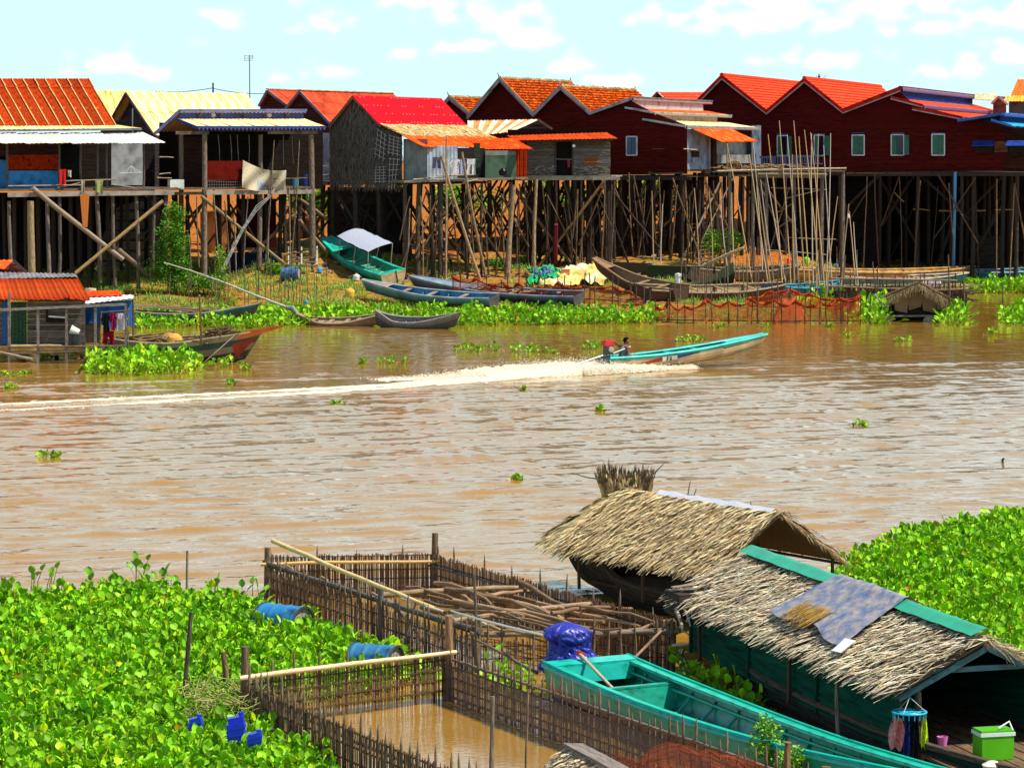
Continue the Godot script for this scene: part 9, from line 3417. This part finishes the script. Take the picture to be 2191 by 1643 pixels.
	for q in [[-0.15,0.05,0.16,0.36,Color(0.8,0.3,0.3),"salmon pink cloth on the peg hanger's left side",0.12],[-0.04,0.12,0.08,0.62,Color(0.02,0.03,0.2),"long navy cloth hanging from the peg hanger",0.06],[0.05,0.1,0.09,0.5,Color(0.015,0.015,0.02),"long black cloth hanging from the peg hanger",0.06],[0.165,0.06,0.07,0.36,Color(0.5,0.75,0.02),"lime yellow cloth hanging at the peg hanger's right side",0.04],[0.11,-0.1,0.06,0.44,Color(0.03,0.25,0.3),"teal cloth hanging behind on the peg hanger",0.04],[0.17,-0.05,0.11,0.62,Color(0.4,0.22,0.12),"brown patterned cloth hanging low at the peg hanger's right",0.05],[-0.1,-0.12,0.1,0.5,Color(0.03,0.06,0.12),"dark slate cloth hanging behind the pink one",0.06]]:
		s = Shape.new()
		rows = []
		for i in 9:
			var row := []
			for j in 7:
				var u := j/6.0 - 0.5
				var k := i/8.0
				row.append(hc + Vector3(q[0] + u*q[2]*(0.55 + 0.6*sin(k*2.6)),-0.06 - k*q[3] - 0.03*sin(u*8.0)*k,q[1] + q[6]*0.5*sin(u*10.0 + k*3.0 + q[0]*30.0)))
			rows.append(row)
		s.sheet(rows,range(9).map(func(i): return shade(q[4],0.08)))
		solo("hung_cloth",s,M.cloth,q[5],"cloth")

func near_gear() -> void:
	barrel(water_at(606,1335,0.16),Vector3(1,0,0.62),0.29,0.75,Color(0.015,0.17,0.38),"scratched blue steel drum half hidden in the hyacinth, farther one of the near pair")
	barrel(water_at(802,1420,0.15),Vector3(1,0,0.4),0.27,0.66,Color(0.02,0.15,0.28),"dark blue steel drum at the near pen's back screen, nearer one of the near pair")
	var s: Shape
	var cans := [[505,1565,0.2,0.3,Color(0.008,0.03,0.55),"royal blue jerrycan lying in the hyacinth below the cut weeds"],[545,1575,0.16,0.14,Color(0.01,0.04,0.5),"small royal blue can lying right of the jerrycan in the hyacinth"],[418,1545,0.15,0.16,Color(0.01,0.04,0.42),"dark blue can peeping out left of the cut weeds"]]
	for q in cans:
		s = Shape.new()
		var p := water_at(q[0],q[1] + 25,0.2)
		for i in 4:
			var k: float = [1.0,1.06,1.06,0.9][i]
			s.box(p + Vector3(0,0.06 + i*q[3]/4.0,0),Vector3(q[2]*0.5*k,0.02,0),Vector3(-0.01,q[3]/8.0,0),Vector3(0,0,0.08*k),q[4])
		s.lathe(p + Vector3(q[2]*0.3,q[3] + 0.03,0),[Vector2(0.03,0),Vector2(0.03,0.05),Vector2(0.001,0.055)],10,q[4])
		solo("jerrycan",s,M.plastic,q[5],"jerrycan")
	var stakes := [[400,1178,397,1300,0.025,Color(0.33,0.25,0.18),"slim crooked stake standing at the left mat's river edge"],[408,1310,384,1530,0.035,Color(0.13,0.1,0.085),"dark slanting stake standing in the middle of the left mat"],[477,1395,486,1500,0.05,Color(0.25,0.14,0.08),"brown stump post at the near pen's back left corner"],[1014,1228,1022,1440,0.026,Color(0.2,0.15,0.12),"tall dark stake tied to the farther pen's front corner"],[1054,1490,1040,1720,0.03,Color(0.26,0.2,0.15),"crooked stake standing in the near pen's yellow water"],[1130,1475,1131,1720,0.016,Color(0.32,0.21,0.13),"thin straight rod standing in the near pen right of the crooked stake"],[962,1345,966,1480,0.055,Color(0.36,0.23,0.12),"stout square topped post between the two fish pens"],[1687,1588,1690,1720,0.05,Color(0.36,0.21,0.1),"short brown post below the turquoise boat"],[1340,1360,1420,1330,0.02,Color(0.4,0.28,0.16),"thin branch sticking out over the farther pen's near corner"],[1440,1325,1336,1428,0.022,Color(0.4,0.28,0.18),"slanting branch propped from the houseboat bow to the turquoise boat"],[1020,1370,1150,1440,0.025,Color(0.22,0.17,0.13),"dark pole slanting down behind the near pen's corner post"],[890,1288,850,1400,0.02,Color(0.2,0.15,0.12),"thin dark stick leaning on the farther pen's left rail"]]
	for q in stakes:
		s = Shape.new()
		var flat: bool = q[6].begins_with("thin branch") or q[6].begins_with("slanting branch") or q[6].begins_with("dark pole")
		var b := water_at(q[2],q[3],0.3 if flat else 0.0)
		var a := at(q[0],q[1],-b.z + (0.8 if flat else 0.0))
		stick(s,b - Vector3(0,0.0 if flat else 0.3,0),a,q[4],q[4]*0.75,q[5],0.03,8)
		solo("stake",s,M.wood,q[6],"stake")
	# thatched roof corner and orange net at the bottom edge
	var A := water_at(1216,1602,0.95)
	var B := water_at(1420,1712,0.95)
	var C := water_at(1172,1660,0.68)
	var D := water_at(1330,1770,0.65)
	var t := thing("thatched_cover","corner of a thatched cover with a weathered ridge board at the bottom edge","thatch",A*Vector3(1,0,1))
	s = Shape.new()
	s.slab(A - Vector3(0,0.03,0),B - Vector3(0,0.03,0),D - Vector3(0,0.03,0),C - Vector3(0,0.03,0),0.03,Color(0.13,0.09,0.05))
	for p in [A,C]:
		s.tube([p,Vector3(p.x,-0.3,p.z)],[0.03,0.03],6,Color(0.2,0.14,0.1))
	obj("base",s,M.wood,t)
	s = Shape.new()
	thatch_patch(s,A,B,C,D,1500,Color(0.8,0.62,0.4),0.26,0.014,9)
	obj("thatch",s,M.thatch,t,"stuff")
	s = Shape.new()
	s.slab(A + Vector3(-0.06,0.05,0),B + Vector3(-0.06,0.05,0),B + Vector3(0.16,0.03,-0.06),A + Vector3(0.16,0.03,-0.06),0.03,Color(0.26,0.22,0.19))
	obj("ridge_board",s,M.plank,t)
	s = Shape.new()
	var rows := []
	var tops := [[1290,1628],[1350,1612],[1430,1598],[1520,1596],[1600,1622],[1690,1655],[1760,1690]]
	for i in 25:
		var row := []
		var tq: Array = tops[mini(i/4,5)]
		var tr: Array = tops[mini(i/4 + 1,6)]
		var p := at(lerpf(tq[0],tr[0],(i % 4)/4.0),lerpf(tq[1],tr[1],(i % 4)/4.0),30.4 - i*0.03)
		for j in 14:
			var u := j/13.0
			row.append(p + Vector3(0.1*sin(i*0.7 + u*3.0)*u,-u*0.62 + 0.09*bumps.get_noise_2d(u*3.0,i*0.4) + 0.05*sin(u*4.0 + i*0.9),u*0.12 + 0.1*sin(i*0.5 + u*2.0)))
		rows.append(row)
	s.sheet(rows,range(25).map(func(i): return Color(0.6,0.13,0.04)))
	var th := Shape.new()
	for i in rows.size():
		for j in 14:
			if i + 1 < rows.size():
				th.tube([rows[i][j],rows[i + 1][j]],[0.004,0.004],3,Color(0.4,0.07,0.02))
			if j < 13:
				th.tube([rows[i][j],rows[i][j + 1]],[0.004,0.004],3,Color(0.4,0.07,0.02))
	var net := solo("orange_net",s,M.mesh_film,"rust orange fishing net spread over the near pen's right screen at the bottom","net")
	obj("net_threads",th,M.cloth,net,"stuff")
	# ropes tied round the farther pen's left rail
	for q in [[1170,0.12],[1230,0.3],[1290,0.55]]:
		s = Shape.new()
		var c0 := Vector3(-4.03,0.6,-45.6).lerp(Vector3(-0.49,0.6,-39.0),q[1])
		s.tube([c0 + Vector3(-0.03,0.07,0),c0 + Vector3(0.07,0.02,0.05),c0 + Vector3(0.05,-0.1,0.05),c0 + Vector3(0.09,-0.25,0.05),c0 + Vector3(0.04,-0.4,0.04)],[0.016,0.018,0.016,0.014,0.01],6,Color(0.5,0.38,0.24))
		solo("rope",s,M.wood,{1170: "frayed rope tied round the farther pen's left rail, nearest the river",1230: "frayed rope tied round the farther pen's left rail, middle one",1290: "frayed rope tied round the farther pen's left rail, nearest the front"}[q[0]],"rope")
